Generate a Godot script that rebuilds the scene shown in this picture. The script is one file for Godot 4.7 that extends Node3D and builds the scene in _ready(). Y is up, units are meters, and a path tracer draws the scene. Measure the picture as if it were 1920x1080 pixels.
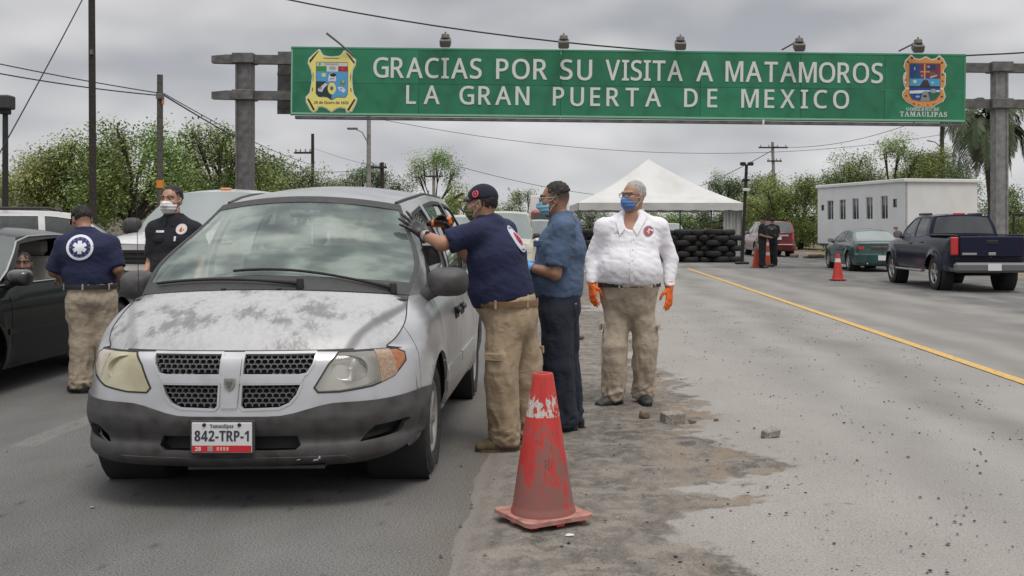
extends Node3D
# A roadside health checkpoint under a road sign gantry. x right, y up, -z away along the road; units metres.

var rng := RandomNumberGenerator.new()
var M := {}
var taken := {}

# ---------------------------------------------------------------- mesh builder
class MB:
	var v := PackedVector3Array()
	var n := PackedVector3Array()
	var t := PackedVector2Array()
	var t2 := PackedVector2Array()
	var c := PackedColorArray()
	var ix := PackedInt32Array()
	var col := Color.WHITE

	func vert(p: Vector3, nn: Vector3, uv := Vector2.ZERO) -> int:
		v.append(p)
		n.append(nn)
		t.append(uv)
		c.append(col)
		return v.size() - 1

	func tri(a: int, b: int, d: int) -> void:
		var g := (v[b] - v[a]).cross(v[d] - v[a])
		if g.dot(n[a] + n[b] + n[d]) > 0.0:
			ix.append_array([a, d, b])
		else:
			ix.append_array([a, b, d])

	func flat(p: PackedVector3Array, nn: Vector3) -> void:   # a flat convex polygon
		var f := v.size()
		for q in p:
			vert(q, nn, Vector2(q.x + q.z, q.y))
		for k in range(1, p.size() - 1):
			tri(f, f + k, f + k + 1)

	func quad(a: Vector3, b: Vector3, d: Vector3, e: Vector3, out := Vector3.ZERO) -> void:
		var nn := (b - a).cross(e - a).normalized()
		if nn == Vector3.ZERO:
			nn = (d - a).cross(e - a).normalized()
		if out != Vector3.ZERO and nn.dot(out) < 0.0:
			nn = -nn
		var f := v.size()
		vert(a, nn, Vector2(0, 0))
		vert(b, nn, Vector2(1, 0))
		vert(d, nn, Vector2(1, 1))
		vert(e, nn, Vector2(0, 1))
		tri(f, f + 1, f + 2)
		tri(f, f + 2, f + 3)

	# rows of points; normals are smoothed over the grid and turned away from the point `inside`
	func grid(rows: Array, inside: Vector3, uvf = null, wrap := false) -> void:
		var nr := rows.size()
		var nc: int = rows[0].size()
		var nn := PackedVector3Array()
		nn.resize(nr * nc)
		var cw := nc if wrap else nc - 1
		for r in nr - 1:
			for k in cw:
				var k2 := (k + 1) % nc
				var g: Vector3 = (rows[r][k2] - rows[r + 1][k]).cross(rows[r + 1][k2] - rows[r][k])
				nn[r * nc + k] += g
				nn[r * nc + k2] += g
				nn[(r + 1) * nc + k] += g
				nn[(r + 1) * nc + k2] += g
		var sgn := 0.0
		for r in nr:
			for k in nc:
				sgn += nn[r * nc + k].dot(rows[r][k] - inside)
		var f := v.size()
		for r in nr:
			for k in nc:
				var q: Vector3 = nn[r * nc + k].normalized() * (1.0 if sgn >= 0.0 else -1.0)
				var uv := Vector2(float(k) / maxf(nc - 1, 1), float(r) / (nr - 1))
				if uvf != null:
					uv = uvf.call(rows[r][k])
				vert(rows[r][k], q, uv)
		for r in nr - 1:
			for k in cw:
				var k2 := (k + 1) % nc
				tri(f + r * nc + k, f + r * nc + k2, f + (r + 1) * nc + k2)
				tri(f + r * nc + k, f + (r + 1) * nc + k2, f + (r + 1) * nc + k)

	# a box with chamfered edges
	func box(center: Vector3, size: Vector3, b := 0.01, basis := Basis.IDENTITY) -> void:
		var h := size / 2.0
		b = minf(b, minf(h.x, minf(h.y, h.z)) * 0.9)
		var i := h - Vector3(b, b, b)
		var at := func(x: float, y: float, z: float) -> Vector3: return center + basis * Vector3(x, y, z)
		for s in [-1.0, 1.0]:
			flat(PackedVector3Array([at.call(s * h.x, -i.y, -i.z), at.call(s * h.x, i.y, -i.z), at.call(s * h.x, i.y, i.z), at.call(s * h.x, -i.y, i.z)]), basis * Vector3(s, 0, 0))
			flat(PackedVector3Array([at.call(-i.x, s * h.y, -i.z), at.call(i.x, s * h.y, -i.z), at.call(i.x, s * h.y, i.z), at.call(-i.x, s * h.y, i.z)]), basis * Vector3(0, s, 0))
			flat(PackedVector3Array([at.call(-i.x, -i.y, s * h.z), at.call(i.x, -i.y, s * h.z), at.call(i.x, i.y, s * h.z), at.call(-i.x, i.y, s * h.z)]), basis * Vector3(0, 0, s))
			if b < 0.001:
				continue
			for q in [-1.0, 1.0]:
				flat(PackedVector3Array([at.call(s * h.x, q * i.y, -i.z), at.call(s * i.x, q * h.y, -i.z), at.call(s * i.x, q * h.y, i.z), at.call(s * h.x, q * i.y, i.z)]), basis * Vector3(s, q, 0).normalized())
				flat(PackedVector3Array([at.call(s * h.x, -i.y, q * i.z), at.call(s * i.x, -i.y, q * h.z), at.call(s * i.x, i.y, q * h.z), at.call(s * h.x, i.y, q * i.z)]), basis * Vector3(s, 0, q).normalized())
				flat(PackedVector3Array([at.call(-i.x, s * h.y, q * i.z), at.call(-i.x, s * i.y, q * h.z), at.call(i.x, s * i.y, q * h.z), at.call(i.x, s * h.y, q * i.z)]), basis * Vector3(0, s, q).normalized())
				for w in [-1.0, 1.0]:
					flat(PackedVector3Array([at.call(s * h.x, q * i.y, w * i.z), at.call(s * i.x, q * h.y, w * i.z), at.call(s * i.x, q * i.y, w * h.z)]), basis * Vector3(s, q, w).normalized())

	# a tube along a path, one radius per point
	func tube(path: PackedVector3Array, rad: PackedFloat32Array, seg := 8, caps := true) -> void:
		var m := path.size()
		var prev := Vector3.ZERO
		var f := v.size()
		for k in m:
			var d := (path[mini(k + 1, m - 1)] - path[maxi(k - 1, 0)]).normalized()
			if prev == Vector3.ZERO:
				prev = d.cross(Vector3.UP if absf(d.y) < 0.9 else Vector3.RIGHT).normalized()
			var a := (prev - d * prev.dot(d)).normalized()
			prev = a
			var b := d.cross(a)
			var r := rad[mini(k, rad.size() - 1)]
			for j in seg:
				var th := TAU * j / seg
				var q := a * cos(th) + b * sin(th)
				vert(path[k] + q * r, q, Vector2(float(j) / seg, float(k) / m))
		for k in m - 1:
			for j in seg:
				var j2 := (j + 1) % seg
				tri(f + k * seg + j, f + k * seg + j2, f + (k + 1) * seg + j2)
				tri(f + k * seg + j, f + (k + 1) * seg + j2, f + (k + 1) * seg + j)
		if caps:
			for e in [0, m - 1]:
				var dd := (path[1] - path[0]) if e == 0 else (path[m - 2] - path[m - 1])
				var ring := PackedVector3Array()
				for j in seg:
					ring.append(v[f + e * seg + j])
				flat(ring, -dd.normalized())

	# turned about an axis: profile of (radius, height) from origin along axis
	func lathe(prof: Array, seg := 24, xf := Transform3D.IDENTITY, inside := Vector3.INF) -> void:
		var rows := []
		for p in prof:
			var row := PackedVector3Array()
			for j in seg:
				var th := TAU * j / seg
				row.append(xf * Vector3(p.x * cos(th), p.y, p.x * sin(th)))
			rows.append(row)
		var mid := 0.0
		for p in prof:
			mid += p.y
		grid(rows, xf * Vector3(0, mid / prof.size(), 0) if inside == Vector3.INF else inside, null, true)

	# a 2D outline with thickness, laid in xf (x right, y up, z out)
	func prism(poly: PackedVector2Array, depth: float, xf := Transform3D.IDENTITY, back := true) -> void:
		var tr := Geometry2D.triangulate_polygon(poly)
		var lo := Vector2.INF
		var hi := -Vector2.INF
		for p in poly:
			lo = lo.min(p)
			hi = hi.max(p)
		for s in ([1.0, -1.0] if back else [1.0]):
			var f := v.size()
			for p in poly:
				vert(xf * Vector3(p.x, p.y, depth if s > 0 else 0.0), xf.basis * Vector3(0, 0, s), Vector2((p.x - lo.x) / maxf(hi.x - lo.x, 0.0001), 1.0 - (p.y - lo.y) / maxf(hi.y - lo.y, 0.0001)))
			for k in range(0, tr.size(), 3):
				tri(f + tr[k], f + tr[k + 1], f + tr[k + 2])
		var cw := 1.0 if Geometry2D.is_polygon_clockwise(poly) else -1.0
		for k in poly.size():
			var a := poly[k]
			var b := poly[(k + 1) % poly.size()]
			var e := (b - a).normalized()
			var o := xf.basis * (Vector3(-e.y, e.x, 0) * cw)
			quad(xf * Vector3(a.x, a.y, 0), xf * Vector3(b.x, b.y, 0), xf * Vector3(b.x, b.y, depth), xf * Vector3(a.x, a.y, depth), o)

	# a panel: an outline in (u, v) with holes, mapped into space by fm; rim folds the edge inwards
	func panel(poly: PackedVector2Array, holes: Array, step: Vector2, fm: Callable, rim := 0.0, inside = null) -> void:
		var lo := Vector2.INF
		var hi := -Vector2.INF
		for p in poly:
			lo = lo.min(p)
			hi = hi.max(p)
		var ins = inside
		var nrm := func(p: Vector2) -> Array:
			var q: Vector3 = fm.call(p)
			var a: Vector3 = fm.call(p + Vector2(0.004, 0)) - fm.call(p - Vector2(0.004, 0))
			var b: Vector3 = fm.call(p + Vector2(0, 0.004)) - fm.call(p - Vector2(0, 0.004))
			var g := a.cross(b).normalized()
			if ins != null and g.dot(q - ins.call(q)) < 0.0:
				g = -g
			return [q, g]
		var nx := int(ceil((hi.x - lo.x) / step.x))
		var ny := int(ceil((hi.y - lo.y) / step.y))
		var cache := {}
		for i in nx:
			for j in ny:
				var a := lo + Vector2(i, j) * step
				var b := a + step
				var bits := Geometry2D.intersect_polygons(poly, PackedVector2Array([a, Vector2(b.x, a.y), b, Vector2(a.x, b.y)]))
				for h in holes:
					var next := []
					for q in bits:
						next.append_array(Geometry2D.clip_polygons(q, h))
					bits.assign(next)
				for q in bits:
					if q.size() < 3:
						continue
					var tr := Geometry2D.triangulate_polygon(q)
					if tr.is_empty():
						continue
					var id := PackedInt32Array()
					for p in q:
						var key := Vector2i(roundi(p.x * 5000), roundi(p.y * 5000))
						if not cache.has(key):
							var pn: Array = nrm.call(p)
							cache[key] = vert(pn[0], pn[1], p)
						id.append(cache[key])
					for k in range(0, tr.size(), 3):
						tri(id[tr[k]], id[tr[k + 1]], id[tr[k + 2]])
		if rim > 0.0:
			for loop in [poly] + holes:
				var mid := Vector2.ZERO
				for p in loop:
					mid += p / loop.size()
				for k in loop.size():
					var a: Vector2 = loop[k]
					var b: Vector2 = loop[(k + 1) % loop.size()]
					var parts := maxi(1, int(a.distance_to(b) / maxf(step.x, step.y)))
					for m in parts:
						var p0: Array = nrm.call(a.lerp(b, float(m) / parts))
						var p1: Array = nrm.call(a.lerp(b, float(m + 1) / parts))
						var centre: Vector3 = fm.call(mid)
						var o: Vector3 = (p0[0] - centre) * (1.0 if loop == poly else -1.0)
						quad(p0[0], p1[0], p1[0] - p1[1] * rim, p0[0] - p0[1] * rim, o)

	func mesh() -> ArrayMesh:
		var a := []
		a.resize(Mesh.ARRAY_MAX)
		a[Mesh.ARRAY_VERTEX] = v
		a[Mesh.ARRAY_NORMAL] = n
		a[Mesh.ARRAY_TEX_UV] = t
		if t2.size() == v.size():
			a[Mesh.ARRAY_TEX_UV2] = t2
		a[Mesh.ARRAY_COLOR] = c
		a[Mesh.ARRAY_INDEX] = ix
		var m := ArrayMesh.new()
		m.add_surface_from_arrays(Mesh.PRIMITIVE_TRIANGLES, a)
		return m

# ---------------------------------------------------------------- naming and placing
func numbered(called: String) -> String:
	var k: int = taken.get(called, 0)
	taken[called] = k + 1
	return called if k == 0 else "%s_%03d" % [called, k]

func thing(called: String, label: String, category: String, at := Vector3.ZERO, turn := 0.0, group := "") -> Node3D:
	var o := Node3D.new()
	o.name = numbered(called)
	add_child(o, true)
	o.position = at
	o.rotation.y = turn
	tag(o, label, category, group)
	return o

func tag(o: Node3D, label: String, category: String, group := "") -> Node3D:
	o.set_meta("label", label)
	if category:
		o.set_meta("category", category)
	if group:
		o.set_meta("group", group)
	return o

func obj(called: String, mb: MB, m: Material, parent: Node = self) -> MeshInstance3D:
	var o := MeshInstance3D.new()
	if mb.v.is_empty():
		print("EMPTY ", called)
	o.mesh = mb.mesh()
	o.material_override = m
	o.name = numbered(called) if parent == self else called
	parent.add_child(o, true)
	return o

func put(called: String, mesh: Mesh, m: Material, parent: Node, xf := Transform3D.IDENTITY) -> MeshInstance3D:
	var o := MeshInstance3D.new()
	o.mesh = mesh
	o.material_override = m
	o.transform = xf
	o.name = numbered(called) if parent == self else called
	parent.add_child(o, true)
	return o

func struct(called: String, mb: MB, m: Material) -> MeshInstance3D:
	var o := obj(called, mb, m)
	o.set_meta("kind", "structure")
	return o

func part_box(called: String, parent: Node, c: Vector3, s: Vector3, m: Material, b := 0.01, basis := Basis.IDENTITY) -> MeshInstance3D:
	var q := MB.new()
	q.box(c, s, b, basis)
	return obj(called, q, m, parent)

func part_tube(called: String, parent: Node, path: Array, rad: Array, m: Material, seg := 8) -> MeshInstance3D:
	var q := MB.new()
	q.tube(PackedVector3Array(path), PackedFloat32Array(rad), seg)
	return obj(called, q, m, parent)

func copy_thing(src: Node3D, called: String, label: String, at: Vector3, turn := 0.0) -> Node3D:
	var d: Node3D = src.duplicate()
	d.name = numbered(called)
	add_child(d, true)
	d.position = at
	d.rotation.y = turn
	d.set_meta("label", label)
	return d

# ---------------------------------------------------------------- materials
func lin(r: float, g: float, b: float, a := 1.0) -> Color:
	var k := Color(r, g, b).linear_to_srgb()
	k.a = a
	return k

func mat(r: float, g: float, b: float, rough := 0.7, metal := 0.0) -> StandardMaterial3D:
	var m := StandardMaterial3D.new()
	m.albedo_color = lin(r, g, b)
	m.roughness = rough
	m.metallic = metal
	return m

func paint(r: float, g: float, b: float, rough := 0.35, metal := 0.2, coat := 0.7) -> StandardMaterial3D:
	var m := mat(r, g, b, rough, metal)
	m.clearcoat_enabled = coat > 0.0
	m.clearcoat = coat
	m.clearcoat_roughness = 0.12
	return m

func glass(r: float, g: float, b: float, a: float) -> StandardMaterial3D:
	var m := mat(r, g, b, 0.03)
	m.albedo_color.a = a
	m.transparency = BaseMaterial3D.TRANSPARENCY_ALPHA
	m.metallic_specular = 0.6
	return m

func noise(seed_: int, freq: float, oct := 4, kind := FastNoiseLite.TYPE_SIMPLEX_SMOOTH) -> FastNoiseLite:
	var n := FastNoiseLite.new()
	n.seed = seed_
	n.frequency = freq
	n.noise_type = kind
	n.fractal_octaves = oct
	return n

func tile(seed_: int, size: int, freq: float, oct := 5, kind := FastNoiseLite.TYPE_SIMPLEX_SMOOTH) -> Image:
	var im := noise(seed_, freq, oct, kind).get_seamless_image(size, size)
	im.convert(Image.FORMAT_L8)
	return im

func tex(im: Image) -> ImageTexture:
	return ImageTexture.create_from_image(im)

# grey picture -> colours along a ramp of [at, Color] (sRGB)
func ramp(im: Image, stops: Array) -> Image:
	var lut := PackedByteArray()
	for k in 256:
		var x := k / 255.0
		var col: Color = stops[0][1]
		for s in stops.size() - 1:
			if x >= stops[s][0]:
				col = stops[s][1].lerp(stops[s + 1][1], clampf((x - stops[s][0]) / maxf(stops[s + 1][0] - stops[s][0], 0.0001), 0.0, 1.0))
		lut.append_array([int(clampf(col.r, 0, 1) * 255), int(clampf(col.g, 0, 1) * 255), int(clampf(col.b, 0, 1) * 255)])
	var src := im.get_data()
	var out := PackedByteArray()
	out.resize(src.size() * 3)
	for k in src.size():
		var g := src[k] * 3
		out[k * 3] = lut[g]
		out[k * 3 + 1] = lut[g + 1]
		out[k * 3 + 2] = lut[g + 2]
	return Image.create_from_data(im.get_width(), im.get_height(), false, Image.FORMAT_RGB8, out)

func grain(m: StandardMaterial3D, im: Image, scale: float, height_cm := 0.0, world := false) -> StandardMaterial3D:
	m.uv1_triplanar = true
	m.uv1_world_triplanar = world
	m.uv1_scale = Vector3.ONE * scale
	m.albedo_texture = tex(im)
	if height_cm > 0.0:
		m.heightmap_enabled = true
		m.heightmap_texture = m.albedo_texture
		m.heightmap_scale = height_cm
	return m

func srgb(r: int, g: int, b: int) -> Color:
	return Color(r / 255.0, g / 255.0, b / 255.0)

# ---------------------------------------------------------------- the place
func _ready() -> void:
	rng.seed = 7
	var cam := Camera3D.new()
	cam.name = "camera"
	add_child(cam)
	cam.position = Vector3(0, 1.45, 0)
	cam.set_frustum(1080.0 / 2010.0 * 0.1, Vector2(-100.0 / 2010.0, -114.0 / 2010.0) * 0.1, 0.1, 1500.0)
	cam.current = true
	var env := Environment.new()
	env.background_mode = Environment.BG_SKY
	env.tonemap_mode = Environment.TONE_MAPPER_LINEAR
	env.tonemap_exposure = 1.0
	env.sdfgi_enabled = true
	env.ssao_enabled = true
	env.ssil_enabled = true
	env.sky = Sky.new()
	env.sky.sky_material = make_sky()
	var we := WorldEnvironment.new()
	we.name = "environment"
	we.environment = env
	add_child(we)
	var sun := DirectionalLight3D.new()
	sun.name = "sun"
	sun.light_energy = 0.5
	sun.light_color = Color(1.0, 0.97, 0.92)
	sun.light_angular_distance = 22.0
	sun.shadow_enabled = true
	sun.rotation_degrees = Vector3(-66, 25, 0)
	add_child(sun)
	make_materials()
	var t0 := Time.get_ticks_msec()
	build_ground()
	print("ground ", Time.get_ticks_msec() - t0)
	build_gantry()
	build_poles()
	build_background()
	build_trees()
	print("place ", Time.get_ticks_msec() - t0)
	build_van()
	print("van ", Time.get_ticks_msec() - t0)
	build_cars()
	print("cars ", Time.get_ticks_msec() - t0)
	build_people()
	print("people ", Time.get_ticks_msec() - t0)
	build_street()

# an overcast sky: air and cloud only, brighter towards the zenith
func make_sky() -> PanoramaSkyMaterial:
	var w := 1024
	var h := 512
	var big := noise(11, 1.3, 4)
	var fine := noise(12, 4.0, 4)
	var by := PackedFloat32Array()
	by.resize(w * h * 3)
	for y in h:
		var el := PI / 2 - PI * (y + 0.5) / h
		var se := sin(el)
		for x in w:
			var k := (y * w + x) * 3
			if el < -0.03:
				by[k] = 0.22
				by[k + 1] = 0.21
				by[k + 2] = 0.20
				continue
			var az := TAU * ((x + 0.5) / w - 0.5)
			var d := Vector3(sin(az), 0, cos(az)) * cos(el)
			var q := d / (maxf(se, 0.0) + 0.24)
			var a := big.get_noise_3d(q.x * 0.8 + 3.1, q.z * 0.8, 0.0) + 0.4 * fine.get_noise_3d(q.x, q.z * 1.2, 5.0)
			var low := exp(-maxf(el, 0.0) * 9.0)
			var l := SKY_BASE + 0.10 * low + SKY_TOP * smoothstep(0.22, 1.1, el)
			var cl := clampf(a * 0.9, -0.5, 0.5) * (1.0 - 0.75 * low)
			l *= 1.0 + 0.66 * cl
			var cool := clampf(-cl, 0.0, 0.5)
			by[k] = l * (1.0 - 0.10 * cool)
			by[k + 1] = l * (1.003 - 0.02 * cool)
			by[k + 2] = l * (1.025 + 0.12 * cool)
	var im := Image.create_from_data(w, h, false, Image.FORMAT_RGBF, by.to_byte_array())
	var m := PanoramaSkyMaterial.new()
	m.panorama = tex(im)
	return m

const SKY_BASE := 0.555
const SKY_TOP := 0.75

func make_materials() -> void:
	M.black = mat(0.012, 0.012, 0.013, 0.6)
	M.rubber = grain(mat(0.042, 0.040, 0.038, 0.85), ramp(tile(31, 256, 0.03), [[0.0, srgb(150, 146, 140)], [0.6, srgb(225, 222, 218)], [1.0, Color.WHITE]]), 3.0, 0.1)
	M.trim = grain(mat(0.05, 0.05, 0.052, 0.62), ramp(tile(32, 256, 0.02), [[0.0, srgb(190, 188, 186)], [1.0, Color.WHITE]]), 2.0)
	M.chrome = mat(0.6, 0.6, 0.6, 0.15, 1.0)
	M.alloy = mat(0.42, 0.42, 0.42, 0.38, 0.85)
	M.dark_in = mat(0.03, 0.03, 0.032, 0.85)
	M.seat = mat(0.09, 0.088, 0.085, 0.9)
	M.glass = glass(0.5, 0.6, 0.56, 0.12)
	M.tint = glass(0.02, 0.025, 0.025, 0.75)
	M.far_glass = mat(0.03, 0.036, 0.04, 0.06)
	M.far_glass.metallic_specular = 0.8
	M.far_pale_glass = mat(0.16, 0.19, 0.185, 0.08)
	M.far_pale_glass.metallic_specular = 0.8
	M.lamp_red = paint(0.45, 0.012, 0.015, 0.2, 0.0, 1.0)
	M.amber = paint(0.55, 0.18, 0.03, 0.25, 0.0, 0.8)
	M.lamp_clear = paint(0.55, 0.54, 0.48, 0.15, 0.3, 1.0)
	M.white_plate = mat(0.62, 0.62, 0.62, 0.5)
	M.steel = grain(mat(0.2, 0.2, 0.205, 0.6, 0.25), ramp(tile(33, 256, 0.015), [[0.0, srgb(170, 165, 160)], [1.0, Color.WHITE]]), 0.7)
	M.concrete = grain(mat(0.30, 0.29, 0.275, 0.9), ramp(tile(34, 256, 0.02), [[0.0, srgb(165, 160, 152)], [0.5, srgb(230, 228, 224)], [1.0, Color.WHITE]]), 0.6, 0.4)
	M.timber = grain(mat(0.06, 0.05, 0.042, 0.9), ramp(tile(35, 256, 0.03), [[0.0, srgb(130, 126, 120)], [1.0, Color.WHITE]]), 1.2, 0.4)
	M.wire = mat(0.02, 0.02, 0.021, 0.8)
	M.grey_wood = grain(mat(0.13, 0.12, 0.105, 0.9), ramp(tile(46, 256, 0.03), [[0.0, srgb(160, 156, 150)], [1.0, Color.WHITE]]), 1.0, 0.3)
	M.bark = grain(mat(0.11, 0.085, 0.065, 0.95), ramp(tile(36, 256, 0.04), [[0.0, srgb(120, 115, 110)], [1.0, Color.WHITE]]), 1.0, 1.0)
	M.white_wall = grain(mat(0.72, 0.73, 0.745, 0.75), ramp(tile(37, 256, 0.012), [[0.0, srgb(243, 242, 240)], [1.0, Color.WHITE]]), 0.25)
	M.canvas = grain(mat(0.58, 0.58, 0.575, 0.7), ramp(tile(38, 256, 0.012), [[0.0, srgb(236, 234, 230)], [0.6, Color.WHITE], [1.0, Color.WHITE]]), 0.2)
	M.canvas.backlight_enabled = true
	M.canvas.backlight = Color(0.3, 0.3, 0.29)
	M.orange = mat(0.72, 0.17, 0.02, 0.45)
	M.cone_orange = mat(0.62, 0.06, 0.035, 0.5)
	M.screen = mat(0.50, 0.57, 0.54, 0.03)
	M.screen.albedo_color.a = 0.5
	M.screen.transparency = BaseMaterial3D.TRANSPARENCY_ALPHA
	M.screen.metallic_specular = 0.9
	M.screen.albedo_texture = tex(ramp(tile(39, 512, 0.005, 4), [[0.0, srgb(92, 106, 107)], [0.35, srgb(138, 152, 149)], [0.6, srgb(215, 224, 216)], [1.0, Color.WHITE]]))  # soft cloud reflections painted into the glass colour as pale and dark patches
	M.van_side = glass(0.10, 0.12, 0.11, 0.55)
	M.wheel_grey = mat(0.30, 0.295, 0.285, 0.5, 0.5)
	M.lens_clear = glass(0.75, 0.74, 0.66, 0.22)
	M.lens_yellow = mat(0.64, 0.61, 0.47, 0.2)
	M.lens_yellow.albedo_color.a = 0.80
	M.lens_yellow.transparency = BaseMaterial3D.TRANSPARENCY_ALPHA
	M.lens_yellow.albedo_texture = tex(ramp(tile(40, 128, 0.03, 4), [[0.0, srgb(205, 200, 185)], [1.0, Color.WHITE]]))
	M.reflector = mat(0.42, 0.41, 0.38, 0.35, 0.6)
	M.reflector_dull = mat(0.45, 0.40, 0.28, 0.5, 0.2)
	M.amber_lens = grain(paint(0.56, 0.19, 0.05, 0.3, 0.0, 0.8), ramp(tile(44, 128, 0.05, 4), [[0.0, srgb(150, 140, 135)], [1.0, Color.WHITE]]), 4.0)
	M.lens_warm = grain(paint(0.54, 0.46, 0.35, 0.25, 0.0, 0.8), ramp(tile(48, 128, 0.04, 3), [[0.0, srgb(215, 210, 200)], [1.0, Color.WHITE]]), 3.0)
	M.marker = grain(paint(0.40, 0.29, 0.20, 0.25, 0.0, 0.8), ramp(tile(49, 128, 0.06, 4), [[0.0, srgb(150, 150, 155)], [0.5, srgb(225, 215, 205)], [1.0, Color.WHITE]]), 6.0)
	M.tint_strip = mat(0.06, 0.10, 0.095, 0.3)
	M.tint_strip.albedo_color.a = 0.55
	M.tint_strip.transparency = BaseMaterial3D.TRANSPARENCY_ALPHA
	M.tint_strip.albedo_texture = tex(ramp(tile(45, 64, 0.03, 2), [[0.0, srgb(245, 245, 245)], [1.0, Color.WHITE]]))
	M.dash = mat(0.10, 0.098, 0.095, 0.85)

# edges of the left carriageway, the dirt median and the right carriageway, by distance
func median_left(z: float) -> float:
	return -0.50 + 0.05 * edge_n.get_noise_2d(z * 1.3, 3.0) - 0.012 * maxf(z - 8.0, 0.0)

func median_right(z: float) -> float:
	return 1.75 - 0.01 * maxf(z - 9.0, 0.0)

# how much trampled dirt covers the pale surface: 1 on the median, ragged towards the right
func dirt_cover(x: float, z: float) -> float:
	var b := 0.72 + 0.30 * smoothstep(5.2, 6.0, z) * (1.0 - 0.5 * smoothstep(9.0, 14.0, z)) - 0.3 * smoothstep(4.6, 3.6, z)
	b += 0.34 * exp(-pow((z - 6.45) / 0.4, 2.0)) + 0.42 * exp(-pow((z - 5.6) / 0.11, 2.0)) - 0.14 * exp(-pow((z - 5.15) / 0.16, 2.0)) - 0.2 * exp(-pow((z - 5.9) / 0.1, 2.0))
	var d := b - x + 0.36 * edge_n.get_noise_2d(z * 0.9 + 7.0, x * 0.7) + 0.26 * edge_n.get_noise_2d(z * 2.6, x * 2.4 + 30.0) + 0.12 * edge_n.get_noise_2d(z * 9.0, x * 9.0 + 60.0)
	return smoothstep(-0.05, 0.09, d)

func pale_colour(x: float, z: float, a: float, b: float, f: float) -> Color:
	var v := 0.325 + 0.045 * a + 0.03 * b + 0.015 * f
	var c := Color(v * 1.035, v * 0.985, v * 0.925)
	return c.lerp(Color(0.275 + 0.04 * b, 0.268 + 0.04 * b, 0.255 + 0.04 * b), smoothstep(1.4, 3.4, x + 0.5 * a + 0.02 * z) * 0.85)

var edge_n := noise(21, 0.9, 4)

# z spacing grows with distance
func ground_rows(z0: float, z1: float, k: float, step0: float) -> PackedFloat32Array:
	var r := PackedFloat32Array()
	var z := z0
	while z < z1:
		r.append(z)
		z += maxf(step0, z * k)
	r.append(z1)
	return r

func strip(fa: Callable, fb: Callable, rows: PackedFloat32Array, cols: int, bump: float, ch: float, lift: float, macro: Rect2) -> MB:
	var q := MB.new()
	var hn := noise(22, 1.6, 4)
	var hf := noise(23, 9.0, 3)
	var g := []
	for z in rows:
		var row := PackedVector3Array()
		var a: float = fa.call(z)
		var b: float = fb.call(z)
		for k in cols + 1:
			var s := float(k) / cols
			var x := lerpf(a, b, s)
			var edge := minf(s, 1.0 - s)
			var y := (bump * (0.6 + hn.get_noise_2d(x, z)) + bump * 0.5 * hf.get_noise_2d(x, z)) * smoothstep(0.0, 0.12, edge)
			row.append(Vector3(x, y + lift, -z))
		g.append(row)
	q.grid(g, Vector3(0, -50, -20), func(p): return Vector2(p.x, p.z) * ch)
	for p in q.v:
		q.t2.append(Vector2((p.x - macro.position.x) / macro.size.x, (-p.z - macro.position.y) / macro.size.y))
	return q

func macro_tex(w: int, h: int, area: Rect2, paintf: Callable) -> ImageTexture:
	var by := PackedByteArray()
	by.resize(w * h * 3)
	for y in h:
		var z := area.position.y + area.size.y * (y + 0.5) / h
		for x in w:
			var c: Color = paintf.call(area.position.x + area.size.x * (x + 0.5) / w, z)
			var k := (y * w + x) * 3
			by[k] = int(clampf(c.r, 0, 1) * 255)
			by[k + 1] = int(clampf(c.g, 0, 1) * 255)
			by[k + 2] = int(clampf(c.b, 0, 1) * 255)
	return tex(Image.create_from_data(w, h, false, Image.FORMAT_RGB8, by))

func surface_mat(tile_im: Image, h_cm: float, macro: ImageTexture, rough: float) -> StandardMaterial3D:
	var m := StandardMaterial3D.new()
	m.albedo_texture = tex(tile_im)
	m.roughness = rough
	m.metallic_specular = 0.3
	m.heightmap_enabled = true
	m.heightmap_texture = m.albedo_texture
	m.heightmap_scale = h_cm
	m.detail_enabled = true
	m.detail_albedo = macro
	m.detail_blend_mode = BaseMaterial3D.BLEND_MODE_MUL
	m.detail_uv_layer = BaseMaterial3D.DETAIL_UV_2
	return m

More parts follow.
